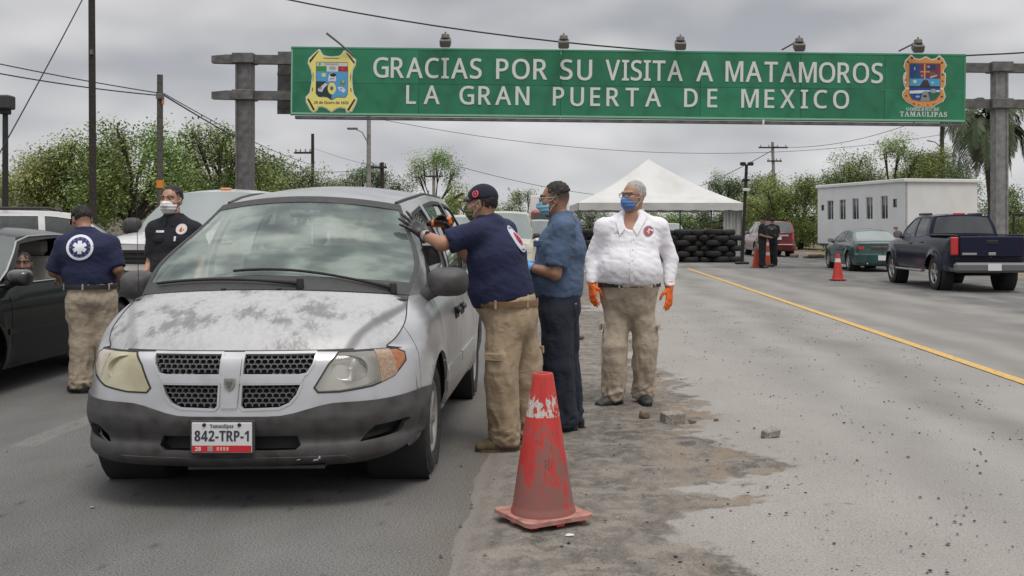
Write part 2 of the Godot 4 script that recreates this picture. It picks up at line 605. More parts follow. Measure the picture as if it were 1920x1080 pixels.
func build_ground() -> void:
	var n1 := noise(41, 0.35, 4)
	var n2 := noise(42, 2.2, 4)
	var n3 := noise(43, 7.0, 3)
	var asphalt_tile := ramp(tile(51, 1024, 0.085, 6), [[0.0, srgb(90, 90, 90)], [0.35, srgb(194, 194, 194)], [0.7, srgb(235, 235, 234)], [1.0, Color.WHITE]])
	var dirt_tile := ramp(tile(52, 1024, 0.055, 6), [[0.0, srgb(165, 162, 158)], [0.35, srgb(216, 213, 210)], [0.65, srgb(238, 236, 234)], [1.0, Color.WHITE]])
	var pale_tile := ramp(tile(53, 1024, 0.07, 6), [[0.0, srgb(165, 163, 161)], [0.3, srgb(222, 221, 220)], [0.6, srgb(243, 242, 241)], [1.0, Color.WHITE]])

	# left carriageway: worn grey asphalt, a paler band of dust at the median, old lane marks
	var la := Rect2(-13, 2.4, 13, 40)
	var left_paint := func(x: float, z: float) -> Color:
		var a := 0.5 + 0.5 * n1.get_noise_2d(x * 1.5, z * 0.35)
		var b := n2.get_noise_2d(x * 0.9, z * 0.5)
		var v := 0.178 + 0.055 * a + 0.030 * b
		var e := median_left(z) - x
		var near := 1.0 - smoothstep(0.0, 0.5, e + 0.22 * n2.get_noise_2d(x * 2.0, z * 0.3))
		var c := Color(v, v * 0.985, v * 0.96).lerp(Color(0.225, 0.208, 0.188), 0.75 * near)
		c = c.lerp(Color(0.205, 0.19, 0.17), smoothstep(0.22, 0.0, e + 0.1 * b))
		# faint worn lane line
		var d := absf(x + 3.6)
		if d < 0.09 and n2.get_noise_2d(x * 4.0, z * 2.0) > -0.3 and fmod(z + 1.9, 9.0) < 2.2:
			c = c.lerp(Color(0.34, 0.335, 0.32), 0.4)
		# oil drips
		var o := n3.get_noise_2d(x * 0.8, z * 0.8)
		if o > 0.58 and absf(x + 1.9) < 1.1:
			c = c.darkened(clampf((o - 0.58) * 8.0, 0.0, 0.45))
		return c.linear_to_srgb()
	var lm := surface_mat(asphalt_tile, 0.22, macro_tex(512, 640, la, left_paint), 0.88)
	struct("left_road", strip(func(_z): return -12.5, func(z): return median_left(z), ground_rows(2.5, 120.0, 0.010, 0.04), 40, 0.006, 0.9, 0.0, la), lm)

	# median: trampled dirt and crumbled asphalt
	var ma := Rect2(-1.6, 2.4, 3.6, 16)
	var dirt := func(x: float, z: float) -> Color:
		var a := n1.get_noise_2d(x * 3.0, z * 2.0)
		var b := n2.get_noise_2d(x * 1.6, z * 0.8)
		var f := n3.get_noise_2d(x * 1.5, z * 0.9)
		var v := 0.168 + 0.05 * a + 0.055 * b + 0.05 * f + 0.04 * n3.get_noise_2d(x * 5.0, z * 4.0)
		var c := Color(v * 1.075, v * 0.985, v * 0.885)
		var pale := maxf(smoothstep(0.10, 0.34, n2.get_noise_2d(x * 0.9 + 9.0, z * 2.0)), smoothstep(0.22, 0.36, n3.get_noise_2d(x * 0.9 + 3.0, z * 0.9)) * 0.8) * 0.55
		c = c.lerp(Color(0.30, 0.275, 0.24), pale)
		var cov := dirt_cover(x, z)
		c = c.lerp(Color(0.205, 0.19, 0.17), smoothstep(0.22, 0.0, x - median_left(z) + 0.1 * b))
		c = c.lerp(Color(0.25, 0.19, 0.135), 0.55 * smoothstep(0.3, 0.9, x) * smoothstep(-0.1, 0.3, b + f * 0.5))
		c = pale_colour(x, z, n1.get_noise_2d(x * 0.8, z * 0.5), n2.get_noise_2d(x * 0.5, z * 0.25), f).lerp(c, cov)
		# wheel scuffs along the road edge
		if x < -0.1:
			var s := 0.5 + 0.5 * sin(x * 62.0 + 2.0 * n1.get_noise_2d(x, z * 0.4))
			c = c.lerp(Color(0.27, 0.25, 0.23), 0.30 * s * smoothstep(-0.1, -0.35, x))
		return c.linear_to_srgb()
	var mm := surface_mat(pale_tile, 0.24, macro_tex(640, 1280, ma, dirt), 0.95)
	struct("dirt_median", strip(func(z): return median_left(z), func(z): return maxf(median_right(z), median_left(z) + 0.1), ground_rows(2.5, 120.0, 0.010, 0.04), 64, 0.020, 0.8, 0.0, ma), mm)

	# right carriageway: pale dusty surface, greyer further right
	var ra := Rect2(-0.5, 2.4, 14.5, 60)
	var right_paint := func(x: float, z: float) -> Color:
		var a := n1.get_noise_2d(x * 0.8, z * 0.5)
		var b := n2.get_noise_2d(x * 0.5, z * 0.25)
		var f := n3.get_noise_2d(x * 1.5, z * 0.9)
		var c := pale_colour(x, z, a, b, f)
		var grey := smoothstep(1.6, 3.4, x + 0.5 * a + 0.02 * z)
		# tyre-worn tracks, lighter and darker, along the road
		c = c.lightened(0.05 * sin(x * 5.2 + a * 3.0) * grey)
		if x > 4.6:
			var dk := smoothstep(4.6, 7.5, x + b * 1.5)
			c = c.lerp(Color(0.150, 0.149, 0.147) * (1.0 + b * 0.5), 0.8 * dk)
			# a rough pale patch of crumbled surface
			if z > 16.0 and z < 26.0:
				var p := smoothstep(0.75, 0.0, absf(x - 6.8 - 0.06 * (24.0 - z))) + 0.5 * b
				c = c.lerp(Color(0.34, 0.325, 0.3), clampf(p, 0, 1) * 0.65)
		return c.linear_to_srgb()
	var rm := surface_mat(pale_tile, 0.20, macro_tex(768, 1024, ra, right_paint), 0.9)
	struct("right_road", strip(func(z): return maxf(median_right(z), median_left(z) + 0.1), func(_z): return 13.2, ground_rows(2.5, 120.0, 0.010, 0.04), 50, 0.004, 0.8, 0.0, ra), rm)
	# the median's far end carries on as paved ground
	var gm := grain(mat(0.20, 0.185, 0.155, 0.95), ramp(tile(54, 512, 0.01, 6), [[0.0, srgb(140, 146, 110)], [0.4, srgb(205, 200, 176)], [0.7, srgb(235, 228, 212)], [1.0, Color.WHITE]]), 0.08, 1.0, true)
	var gq := MB.new()
	gq.grid([PackedVector3Array([Vector3(-900, -0.03, 20), Vector3(900, -0.03, 20)]), PackedVector3Array([Vector3(-900, -0.03, -1300), Vector3(900, -0.03, -1300)])], Vector3(0, -50, 0))
	struct("ground", gq, gm)
	# the verge on the right beyond the road, slightly raised and sandy
	var vq := MB.new()
	var vn := noise(24, 0.5, 4)
	var vr := []
	for i in 40:
		var z := 10.0 + i * 3.0
		var row := PackedVector3Array()
		for k in 14:
			row.append(Vector3(13.0 + k * 1.6 + (0.35 * vn.get_noise_1d(z * 3.0) if k == 0 else 0.0), 0.005 if k == 0 else 0.06 + 0.14 * vn.get_noise_2d(k * 1.6, z), -z))
		vr.append(row)
	vq.grid(vr, Vector3(20, -50, -60))
	struct("right_verge", vq, grain(mat(0.27, 0.235, 0.185, 0.95), ramp(tile(55, 512, 0.02, 6), [[0.0, srgb(150, 150, 110)], [0.45, srgb(215, 208, 190)], [1.0, Color.WHITE]]), 0.15, 1.0, true))

	# the yellow line on the right carriageway, worn
	var ylw := grain(mat(0.64, 0.41, 0.12, 0.7), ramp(tile(56, 512, 0.03, 5), [[0.0, srgb(170, 172, 176)], [0.35, srgb(230, 228, 224)], [1.0, Color.WHITE]]), 0.9, 0.0, true)
	var yq := MB.new()
	var rows := []
	for z in ground_rows(3.0, 37.5, 0.01, 0.1):
		var w := 0.065 + 0.004 * edge_n.get_noise_1d(z * 30.0)
		rows.append(PackedVector3Array([Vector3(4.27 - w, 0.0105, -z), Vector3(4.27 + w, 0.0105, -z)]))
	yq.grid(rows, Vector3(4, -50, -20))
	struct("yellow_line", yq, ylw)

	# loose gravel
	var stone := MB.new()
	var ico := [Vector3(0, 0.7, 0), Vector3(0.9, 0.1, 0.3), Vector3(0.1, 0.15, 1.0), Vector3(-0.95, 0.05, 0.2), Vector3(-0.3, 0.2, -0.9), Vector3(0.6, 0.0, -0.7), Vector3(0, -0.4, 0)]
	for k in 5:
		for e in [0, 6]:
			var tri := PackedVector3Array([ico[e], ico[1 + k], ico[1 + (k + 1) % 5]])
			var nn := (tri[1] - tri[0]).cross(tri[2] - tri[0]).normalized()
			if nn.dot(tri[0] + tri[1] + tri[2]) < 0:
				nn = -nn
			stone.flat(tri, nn)
	var mmesh := MultiMesh.new()
	mmesh.transform_format = MultiMesh.TRANSFORM_3D
	mmesh.use_colors = true
	mmesh.mesh = stone.mesh()
	mmesh.instance_count = 4400
	var gravel_n := noise(25, 0.9, 3)
	for k in 4400:
		var z := 3.6 + 16.0 * pow(rng.randf(), 1.7)
		var x := rng.randf_range(0.2, 4.2) if k % 4 else rng.randf_range(-4.0, 9.0)
		for tries in 5:
			if gravel_n.get_noise_2d(x * 2.0, z * 2.0) + rng.randf_range(-0.15, 0.15) > 0.08:
				break
			x = rng.randf_range(-0.55, 4.2)
		var s := 0.0025 + 0.011 * pow(rng.randf(), 4.0)
		mmesh.set_instance_transform(k, Transform3D(Basis.from_euler(Vector3(0, rng.randf() * TAU, 0)).scaled(Vector3(s, s * 0.8, s * rng.randf_range(0.7, 1.2))), Vector3(x, (0.014 if x < 1.6 and x > -0.5 else 0.004) + s * 0.3, -z)))
		var v := rng.randf_range(0.02, 0.09) if rng.randf() < 0.7 else rng.randf_range(0.12, 0.3)
		mmesh.set_instance_color(k, Color(v, v * 0.95, v * 0.9))
	var gi := MultiMeshInstance3D.new()
	gi.multimesh = mmesh
	var grm := mat(1, 1, 1, 0.95)
	grm.vertex_color_use_as_albedo = true
	gi.material_override = grm
	gi.name = "gravel"
	add_child(gi)
	tag(gi, "loose dark gravel scattered over the dirt median and pale road", "gravel")
	gi.set_meta("kind", "stuff")

# ---------------------------------------------------------------- the sign gantry
func ellipse(cx: float, cy: float, rx: float, ry: float, seg := 20) -> PackedVector2Array:
	var q := PackedVector2Array()
	for k in seg:
		q.append(Vector2(cx + rx * cos(TAU * k / seg), cy + ry * sin(TAU * k / seg)))
	return q

func pv(a: Array) -> PackedVector2Array:
	var q := PackedVector2Array()
	for k in range(0, a.size(), 2):
		q.append(Vector2(a[k], a[k + 1]))
	return q

# fills a polygon of a picture; lo/hi is the rectangle that the picture spans
func fill(im: Image, poly: PackedVector2Array, col: Color, lo: Vector2, hi: Vector2) -> void:
	var s := Vector2(im.get_width(), im.get_height()) / (hi - lo)
	var q := PackedVector2Array()
	var a := Vector2.INF
	var b := -Vector2.INF
	for p in poly:
		q.append((p - lo) * s)
		a = a.min(q[-1])
		b = b.max(q[-1])
	for y in range(maxi(0, int(a.y)), mini(im.get_height(), int(b.y) + 1)):
		for x in range(maxi(0, int(a.x)), mini(im.get_width(), int(b.x) + 1)):
			if Geometry2D.is_point_in_polygon(Vector2(x + 0.5, y + 0.5), q):
				im.set_pixel(x, y, col)

# an emblem: a plate cut to the outline, printed with the picture, on a slightly larger white plate
func emblem(parent: Node3D, outline: PackedVector2Array, base: Color, layers: Array, at: Transform3D, unit: float) -> void:
	var lo := Vector2.INF
	var hi := -Vector2.INF
	for p in outline:
		lo = lo.min(p)
		hi = hi.max(p)
	var im := Image.create(224, 256, false, Image.FORMAT_RGB8)
	im.fill(base)
	for l in layers:
		fill(im, l[0], l[1], lo, hi)
	var c := (lo + hi) / 2.0
	var poly := PackedVector2Array()
	for p in outline:
		poly.append(Vector2(p.x - c.x, c.y - p.y) * unit)
	var m := mat(1, 1, 1, 0.5)
	m.albedo_texture = tex(im)
	var q := MB.new()
	q.prism(poly, 0.012, at.translated_local(Vector3(0, 0, 0.014)))
	var e := obj("emblem", q, m, parent)
	var big: Array = Geometry2D.offset_polygon(poly, 0.035)
	var w := MB.new()
	w.prism(big[0], 0.012, at)
	obj("backing_plate", w, mat(0.62, 0.64, 0.6, 0.5), e)

# lettering fitted into a width and a cap height; big letters are parts of their own
func lettering(parent: Node, called: String, s: String, at: Transform3D, width: float, cap: float, m: Material, font := "Droid Sans", weight := 700, depth := 0.012) -> void:
	var sf := SystemFont.new()
	sf.font_names = PackedStringArray([font])
	sf.font_weight = weight
	var fv := FontVariation.new()
	fv.base_font = sf
	if weight < 500:
		fv.variation_embolden = 0.42
	var px := cap / (0.714 * 64.0)
	var ms := []
	var sum := 0.0
	for ch in ([s] if called == "print" else s.split("")):
		var tm := TextMesh.new()
		tm.font = fv
		tm.font_size = 64
		tm.text = ch
		tm.depth = depth
		tm.curve_step = 2.0
		tm.pixel_size = px
		var w := tm.get_aabb().size.x if ch != " " else cap * 0.3
		ms.append([tm, w, ch])
		sum += w
	var n := ms.size() - 1
	var fit := minf(1.0, width * 0.88 / sum) if n > 0 else width / sum
	var gap := (width - sum * fit) / maxf(n, 1)
	var x := -width / 2.0
	for q in ms:
		if q[2] != " ":
			put(called, q[0], m, parent, at.translated_local(Vector3(x - q[0].get_aabb().position.x * fit, 0, 0)).scaled_local(Vector3(fit, 1, 1)))
		x += q[1] * fit + gap

func build_gantry() -> void:
	var k := 36.0 / 2010.0
	var roll := -0.0114
	M.post_grey = grain(mat(0.27, 0.275, 0.28, 0.8), ramp(tile(47, 256, 0.02), [[0.0, srgb(185, 183, 180)], [1.0, Color.WHITE]]), 0.5)
	var g := thing("sign_gantry", "grey steel gantry with two posts carrying the wide green road sign", "gantry", Vector3(2.11, 0, -36.45))
	var yof := func(x: float) -> float: return roll * x      # beams lean a little to the right
	for s in [[-13.0, 0.56], [12.65, 0.52]]:
		var x: float = s[0]
		var post := MB.new()
		var top: float = 7.15 + yof.call(x)
		var pw := 0.25 if x < 0 else 0.2
		post.box(Vector3(x, top / 2, -0.02), Vector3(pw * 2.0, top, 0.44), 0.012)
		for e in [-pw + 0.02, pw - 0.02]:
			post.box(Vector3(x + e, top / 2, -0.01), Vector3(0.07, top - 0.02, 0.5), 0.012)
		var po := obj("post", post, M.steel if x < 0 else M.post_grey, g)
		part_box("base_plate", po, Vector3(x, 0.03, 0), Vector3(0.9, 0.06, 0.8), M.steel)
		for yy in [7.02, 5.78]:
			part_box("collar", po, Vector3(x, yy + yof.call(x), 0), Vector3(0.72, 0.34, 0.66), M.steel, 0.02)
	var beam_poly := pv([-14.1, -0.14, -14.1, 0.1, -13.6, 0.15, 14.6, 0.15, 14.6, -0.15, -13.6, -0.15])
	for yy in [7.0, 5.78]:
		var b := MB.new()
		b.prism(beam_poly, 0.26, Transform3D(Basis(Vector3(0, 0, 1), roll), Vector3(0, yy, -0.12)))
		obj("beam", b, M.steel, g)
	# bracing uprights between the beams
	for x in range(-8, 12, 4):
		part_box("brace", g, Vector3(x, 6.4 + yof.call(x), 0.01), Vector3(0.12, 1.0, 0.14), M.steel)
	# the back of a second sign that faces the other way
	var back := thing("reversed_sign", "grey ribbed back of a sign facing the other way, left end of gantry", "sign", Vector3(2.11, 6.3, -36.85))
	var bx := MB.new()
	bx.box(Vector3(-2.0, 0.0, 0), Vector3(20.0, 2.15, 0.05), 0.006, Basis(Vector3(0, 0, 1), roll))
	obj("sheet", bx, M.steel, back)
	for y in [-0.85, -0.3, 0.3, 0.85]:
		part_box("rib", back, Vector3(-2.0, y, 0.05), Vector3(20.0, 0.07, 0.05), M.steel, 0.005, Basis(Vector3(0, 0, 1), roll))

	# the sign itself
	var sign := thing("road_sign", "long green overhead road sign with white capital lettering and two coloured emblems", "road sign", Vector3(2.113, 6.237, -36.0))
	sign.rotation.z = roll
	var w := 22.68
	var h := 2.32
	var cols := [0.0, 0.19, 0.40, 0.607, 0.755, 0.88, 1.0]
	var smudge := tile(61, 256, 0.012, 4)
	var greens := []
	for v in 3:
		var f: float = [1.0, 0.9, 1.1][v]
		greens.append(grain(mat(0.018 * f, 0.19 * f, 0.095 * f, 0.55), ramp(smudge, [[0.0, srgb(205, 212, 208)], [0.5, srgb(240, 242, 241)], [1.0, Color.WHITE]]), 0.3))
	for i in cols.size() - 1:
		for j in 2:
			var x0: float = (cols[i] - 0.5) * w + 0.004
			var x1: float = (cols[i + 1] - 0.5) * w - 0.004
			var y0 := (-h / 2 + 0.004) if j == 0 else -0.056
			var y1 := -0.064 if j == 0 else (h / 2 - 0.004)
			var pb := MB.new()
			pb.box(Vector3((x0 + x1) / 2, (y0 + y1) / 2, -0.03), Vector3(x1 - x0, y1 - y0, 0.06), 0.004)
			obj("panel", pb, greens[[0, 2, 0, 1, 0, 1, 2, 0, 1, 0, 2, 0][i * 2 + j]], sign)
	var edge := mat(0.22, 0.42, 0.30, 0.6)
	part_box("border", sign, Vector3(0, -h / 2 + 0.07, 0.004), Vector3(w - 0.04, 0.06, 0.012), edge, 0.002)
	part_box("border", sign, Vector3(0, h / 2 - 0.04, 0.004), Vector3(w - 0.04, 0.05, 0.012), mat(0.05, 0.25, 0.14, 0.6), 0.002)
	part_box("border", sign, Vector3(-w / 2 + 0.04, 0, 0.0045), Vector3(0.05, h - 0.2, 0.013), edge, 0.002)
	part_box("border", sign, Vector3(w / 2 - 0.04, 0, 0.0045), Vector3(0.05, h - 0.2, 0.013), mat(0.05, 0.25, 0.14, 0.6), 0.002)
	part_box("bottom_rail", sign, Vector3(0, -h / 2 - 0.06, -0.12), Vector3(w - 0.3, 0.1, 0.2), M.steel)
	part_box("rail_clip", sign, Vector3(4.55, -h / 2 - 0.05, 0.0), Vector3(0.07, 0.16, 0.05), M.white_wall)
	var white := mat(0.62, 0.63, 0.62, 0.55)
	var words := [[["GRACIAS", 700, 903], ["POR", 930, 1026], ["SU", 1050, 1110], ["VISITA", 1135, 1280], ["A", 1305, 1337], ["MATAMOROS", 1360, 1655]], [["LA", 762, 825], ["GRAN", 862, 993], ["PUERTA", 1037, 1240], ["DE", 1283, 1345], ["MEXICO", 1390, 1592]]]
	for r in 2:
		for q in words[r]:
			lettering(sign, "letter", q[0], Transform3D(Basis.IDENTITY, Vector3(((q[1] + q[2]) / 2.0 - 1178) * k, 0.455 if r == 0 else -0.442, 0.012)), (q[2] - q[1]) * k, 0.66 if r == 0 else 0.60, white, "Droid Sans", 400)
	var dk := srgb(38, 40, 44)
	emblem(sign, pv([300, 90, 350, 170, 400, 185, 480, 195, 580, 185, 630, 160, 670, 100, 740, 150, 825, 230, 820, 300, 780, 380, 770, 500, 780, 620, 800, 730, 850, 800, 830, 870, 780, 970, 720, 985, 700, 930, 620, 915, 560, 930, 490, 980, 420, 930, 350, 905, 290, 915, 270, 960, 230, 990, 190, 960, 130, 850, 125, 780, 180, 720, 200, 600, 215, 480, 195, 380, 150, 280, 160, 220, 230, 150]), srgb(226, 214, 122), [
		[pv([275, 110, 300, 100, 170, 285, 160, 240]), dk], [pv([680, 110, 700, 110, 825, 260, 810, 285]), dk],
		[pv([130, 800, 160, 800, 250, 960, 225, 975]), dk], [pv([845, 800, 815, 800, 715, 960, 745, 975]), dk],
		[pv([360, 200, 600, 200, 590, 212, 370, 212]), srgb(110, 105, 60)], [pv([205, 640, 218, 640, 212, 690, 200, 700]), dk], [pv([775, 640, 762, 640, 768, 690, 780, 700]), dk],
		[pv([215, 400, 228, 480, 215, 560, 205, 500]), srgb(140, 130, 80)], [pv([765, 400, 752, 480, 765, 560, 775, 500]), srgb(140, 130, 80)],
		[pv([258, 262, 727, 262, 727, 725, 695, 778, 565, 778, 490, 820, 425, 778, 295, 773, 258, 725]), srgb(60, 66, 70)],
		[pv([265, 270, 720, 270, 720, 720, 690, 770, 560, 770, 490, 810, 430, 770, 300, 765, 265, 720]), srgb(78, 152, 200)],
		[pv([265, 270, 720, 270, 720, 322, 265, 322]), srgb(196, 198, 192)], [pv([300, 280, 325, 280, 320, 312, 305, 312]), srgb(90, 80, 90)], [pv([380, 285, 580, 285, 580, 300, 380, 300]), srgb(150, 150, 146)],
		[pv([265, 322, 412, 322, 412, 398, 265, 398]), srgb(52, 136, 66)], [pv([412, 322, 582, 322, 582, 400, 412, 400]), srgb(205, 206, 205)], [ellipse(500, 352, 52, 30), srgb(160, 168, 165)], [pv([582, 322, 718, 322, 718, 398, 582, 398]), srgb(150, 34, 42)], [ellipse(645, 358, 28, 20), srgb(190, 60, 60)],
		[ellipse(372, 450, 34, 30), srgb(212, 206, 120)],
		[pv([265, 545, 400, 545, 440, 600, 490, 650, 490, 808, 430, 768, 300, 763, 265, 720]), srgb(34, 52, 48)],
		[pv([285, 660, 395, 565, 435, 590, 380, 640, 350, 700, 300, 690]), srgb(200, 196, 206)], [pv([300, 640, 340, 620, 350, 650, 310, 670]), srgb(140, 130, 160)],
		[ellipse(495, 500, 58, 82), srgb(206, 206, 208)], [ellipse(508, 450, 46, 26), srgb(30, 30, 34)], [pv([455, 540, 540, 540, 540, 562, 455, 562]), srgb(105, 110, 118)], [pv([460, 500, 530, 495, 530, 512, 460, 515]), srgb(130, 130, 140)],
		[ellipse(492, 648, 60, 84), srgb(220, 214, 118)], [ellipse(490, 645, 27, 34), srgb(120, 124, 126)], [ellipse(490, 645, 12, 16), srgb(60, 64, 70)],
		[pv([575, 625, 640, 622, 695, 660, 670, 705, 600, 670]), srgb(214, 206, 214)], [pv([610, 640, 650, 645, 640, 665, 605, 660]), srgb(150, 120, 150)], [ellipse(648, 565, 40, 36), srgb(92, 128, 82)], [ellipse(655, 545, 16, 16), srgb(196, 176, 96)]
	], Transform3D(Basis.IDENTITY, Vector3(-9.957, 0.0, 0.004)), 1.68 / 730.0)
	lettering(sign, "print", "28 de Enero de 1826", Transform3D(Basis.IDENTITY, Vector3(-9.957, -0.72, 0.034)), 1.15, 0.085, mat(0.05, 0.05, 0.04, 0.6), "Droid Serif", 700, 0.004)
	emblem(sign, pv([300, 120, 340, 165, 420, 180, 500, 140, 580, 180, 650, 165, 690, 125, 740, 170, 780, 250, 740, 310, 735, 350, 770, 370, 765, 520, 740, 560, 745, 600, 770, 680, 740, 740, 680, 770, 640, 790, 600, 830, 480, 815, 380, 830, 330, 790, 250, 750, 200, 690, 195, 640, 240, 580, 215, 510, 200, 430, 215, 370, 250, 345, 210, 270, 230, 190]), srgb(206, 140, 74), [
		[pv([215, 360, 240, 350, 222, 430, 235, 500, 215, 510, 200, 430]), srgb(214, 212, 204)], [pv([200, 560, 770, 560, 760, 585, 215, 585]), srgb(212, 214, 216)],
		[ellipse(310, 155, 16, 18), dk], [ellipse(258, 208, 14, 14), dk], [ellipse(680, 160, 18, 18), dk], [ellipse(725, 215, 14, 14), dk], [ellipse(735, 380, 14, 16), dk], [ellipse(228, 458, 10, 14), dk], [ellipse(738, 468, 10, 14), dk], [ellipse(236, 678, 12, 14), dk], [ellipse(728, 685, 16, 14), dk], [pv([325, 770, 350, 775, 355, 800, 335, 795]), dk], [pv([640, 775, 615, 780, 590, 805, 615, 795]), dk], [ellipse(410, 800, 12, 8), dk], [ellipse(535, 800, 12, 8), dk],
		[pv([270, 220, 710, 220, 710, 650, 650, 735, 565, 755, 425, 755, 310, 735, 270, 660]), srgb(120, 96, 90)],
		[pv([282, 232, 700, 232, 700, 645, 640, 720, 560, 745, 430, 745, 320, 720, 282, 650]), srgb(30, 66, 130)],
		[pv([420, 232, 700, 232, 700, 432, 420, 432]), srgb(112, 48, 66)], [pv([520, 240, 640, 240, 640, 320, 520, 320]), srgb(44, 48, 96)], [ellipse(540, 270, 20, 18), srgb(150, 150, 190)], [ellipse(600, 380, 40, 34), srgb(96, 92, 66)], [pv([560, 410, 660, 380, 665, 395, 570, 430]), srgb(190, 180, 170)], [pv([425, 330, 560, 330, 560, 350, 425, 350]), srgb(190, 140, 88)], [pv([478, 232, 498, 232, 498, 436, 478, 436]), srgb(196, 150, 92)], [ellipse(450, 395, 16, 18), srgb(130, 130, 170)], [pv([340, 280, 358, 280, 352, 320, 344, 320]), srgb(205, 205, 180)], [ellipse(360, 400, 40, 30), srgb(26, 76, 100)],
		[pv([282, 436, 700, 436, 700, 550, 282, 550]), srgb(74, 150, 190)], [ellipse(352, 476, 26, 24), srgb(196, 210, 190)], [ellipse(600, 490, 18, 14), srgb(150, 200, 220)],
		[pv([415, 550, 470, 455, 530, 455, 575, 550]), srgb(58, 44, 52)], [pv([282, 540, 700, 540, 700, 560, 282, 560]), srgb(36, 34, 44)],
		[pv([282, 605, 460, 595, 600, 600, 700, 590, 700, 620, 560, 612, 420, 640, 282, 645]), srgb(206, 210, 214)], [pv([545, 622, 690, 622, 690, 650, 640, 715, 575, 735]), srgb(34, 96, 70)], [ellipse(610, 605, 40, 30), srgb(150, 150, 156)], [pv([470, 610, 530, 610, 570, 745, 430, 745]), srgb(128, 138, 132)], [ellipse(495, 680, 28, 18), srgb(56, 48, 64)], [ellipse(395, 685, 30, 14), srgb(150, 170, 200)]
	], Transform3D(Basis.IDENTITY, Vector3(9.94, 0.217, 0.004)), 1.43 / 590.0)
	lettering(sign, "letter", "GOBIERNO DE", Transform3D(Basis.IDENTITY, Vector3(9.9, -0.715, 0.006)), 1.11, 0.105, white, "Droid Serif", 700)
	lettering(sign, "letter", "TAMAULIPAS", Transform3D(Basis.IDENTITY, Vector3(9.92, -0.885, 0.006)), 1.576, 0.165, white, "Droid Serif", 700)
	# floodlights along the top edge
	var fm := mat(0.15, 0.14, 0.13, 0.6, 0.3)
	var names := ["leftmost floodlight above the green road sign", "floodlight above the green sign over the word SU", "floodlight above the middle of the green sign, right of the word VISITA", "floodlight on a slanted arm above the green sign over the word MATAMOROS", "floodlight on a slanted arm above the right emblem of the green sign"]
	for i in 5:
		var x: float = ([838, 1057, 1273, 1493, 1713][i] - 1060) * k
		var yy: float = 7.42 + roll * (x - 2.1)
		var f := thing("floodlight", names[i], "floodlight", Vector3(x, yy, -35.55), 0.0, "floodlights along the sign top")
		part_box("housing", f, Vector3(0, 0.10, 0), Vector3(0.36, 0.24, 0.34), fm, 0.03, Basis(Vector3(1, 0, 0), 0.5))
		var ball := MB.new()
		ball.lathe([Vector2(0.0, 0.37), Vector2(0.11, 0.365), Vector2(0.135, 0.34), Vector2(0.135, 0.26), Vector2(0.15, 0.25), Vector2(0.15, 0.2), Vector2(0.0, 0.19)], 14)
		obj("ballast", ball, fm, f)
		part_box("reflector", f, Vector3(0, -0.01, -0.10), Vector3(0.30, 0.03, 0.26), M.alloy, 0.005, Basis(Vector3(1, 0, 0), 0.5))
		part_box("clamp", f, Vector3(0, 0.40, 0), Vector3(0.05, 0.09, 0.05), fm)
		part_tube("arm", f, [Vector3(0.0, 0.3, -0.1), Vector3(-0.45 if i > 2 else 0.0, 0.08, -0.6)], [0.03, 0.03], fm)
	var rod := part_tube("bent_rod", self, [Vector3((617 - 1060) * k, 1.45 + (426 - 66) * k, -35.6), Vector3((640 - 1060) * k, 1.45 + (426 - 84) * k, -35.8), Vector3((663 - 1060) * k, 1.45 + (426 - 104) * k, -35.95)], [0.04, 0.035, 0.03], fm)
	tag(rod, "bare bent lamp arm sticking up over the left emblem of the sign", "lamp arm")

# ---------------------------------------------------------------- poles and wires
func wire(called: String, label: String, a: Vector3, b: Vector3, sag: float, r := 0.012) -> void:
	var p := []
	for i in 25:
		var s := i / 24.0
		p.append(a.lerp(b, s) - Vector3(0, 4.0 * sag * s * (1.0 - s), 0))
	var o := part_tube(called, self, p, [r], M.wire, 5)
	tag(o, label, "cable")

func pole(label: String, x: float, z: float, h: float, r0: float, r1: float, m: Material, lean := Vector2.ZERO) -> Node3D:
	var t := thing("utility_pole", label, "utility pole", Vector3(x, 0, -z))
	part_tube("shaft", t, [Vector3(0, 0, 0), Vector3(lean.x * 0.5, h * 0.5, 0), Vector3(lean.x, h, 0)], [r0, (r0 + r1) / 2, r1], m, 12)
	return t

func crossarm(t: Node3D, y: float, w: float, off := 0.0) -> void:
	var a := part_box("crossarm", t, Vector3(off, y, 0.14), Vector3(w, 0.13, 0.1), M.timber)
	for s in [-0.85, -0.3, 0.3, 0.85]:
		part_tube("insulator", a, [Vector3(off + s * w / 2, y + 0.06, 0.14), Vector3(off + s * w / 2, y + 0.24, 0.14)], [0.05, 0.04], M.concrete, 6)

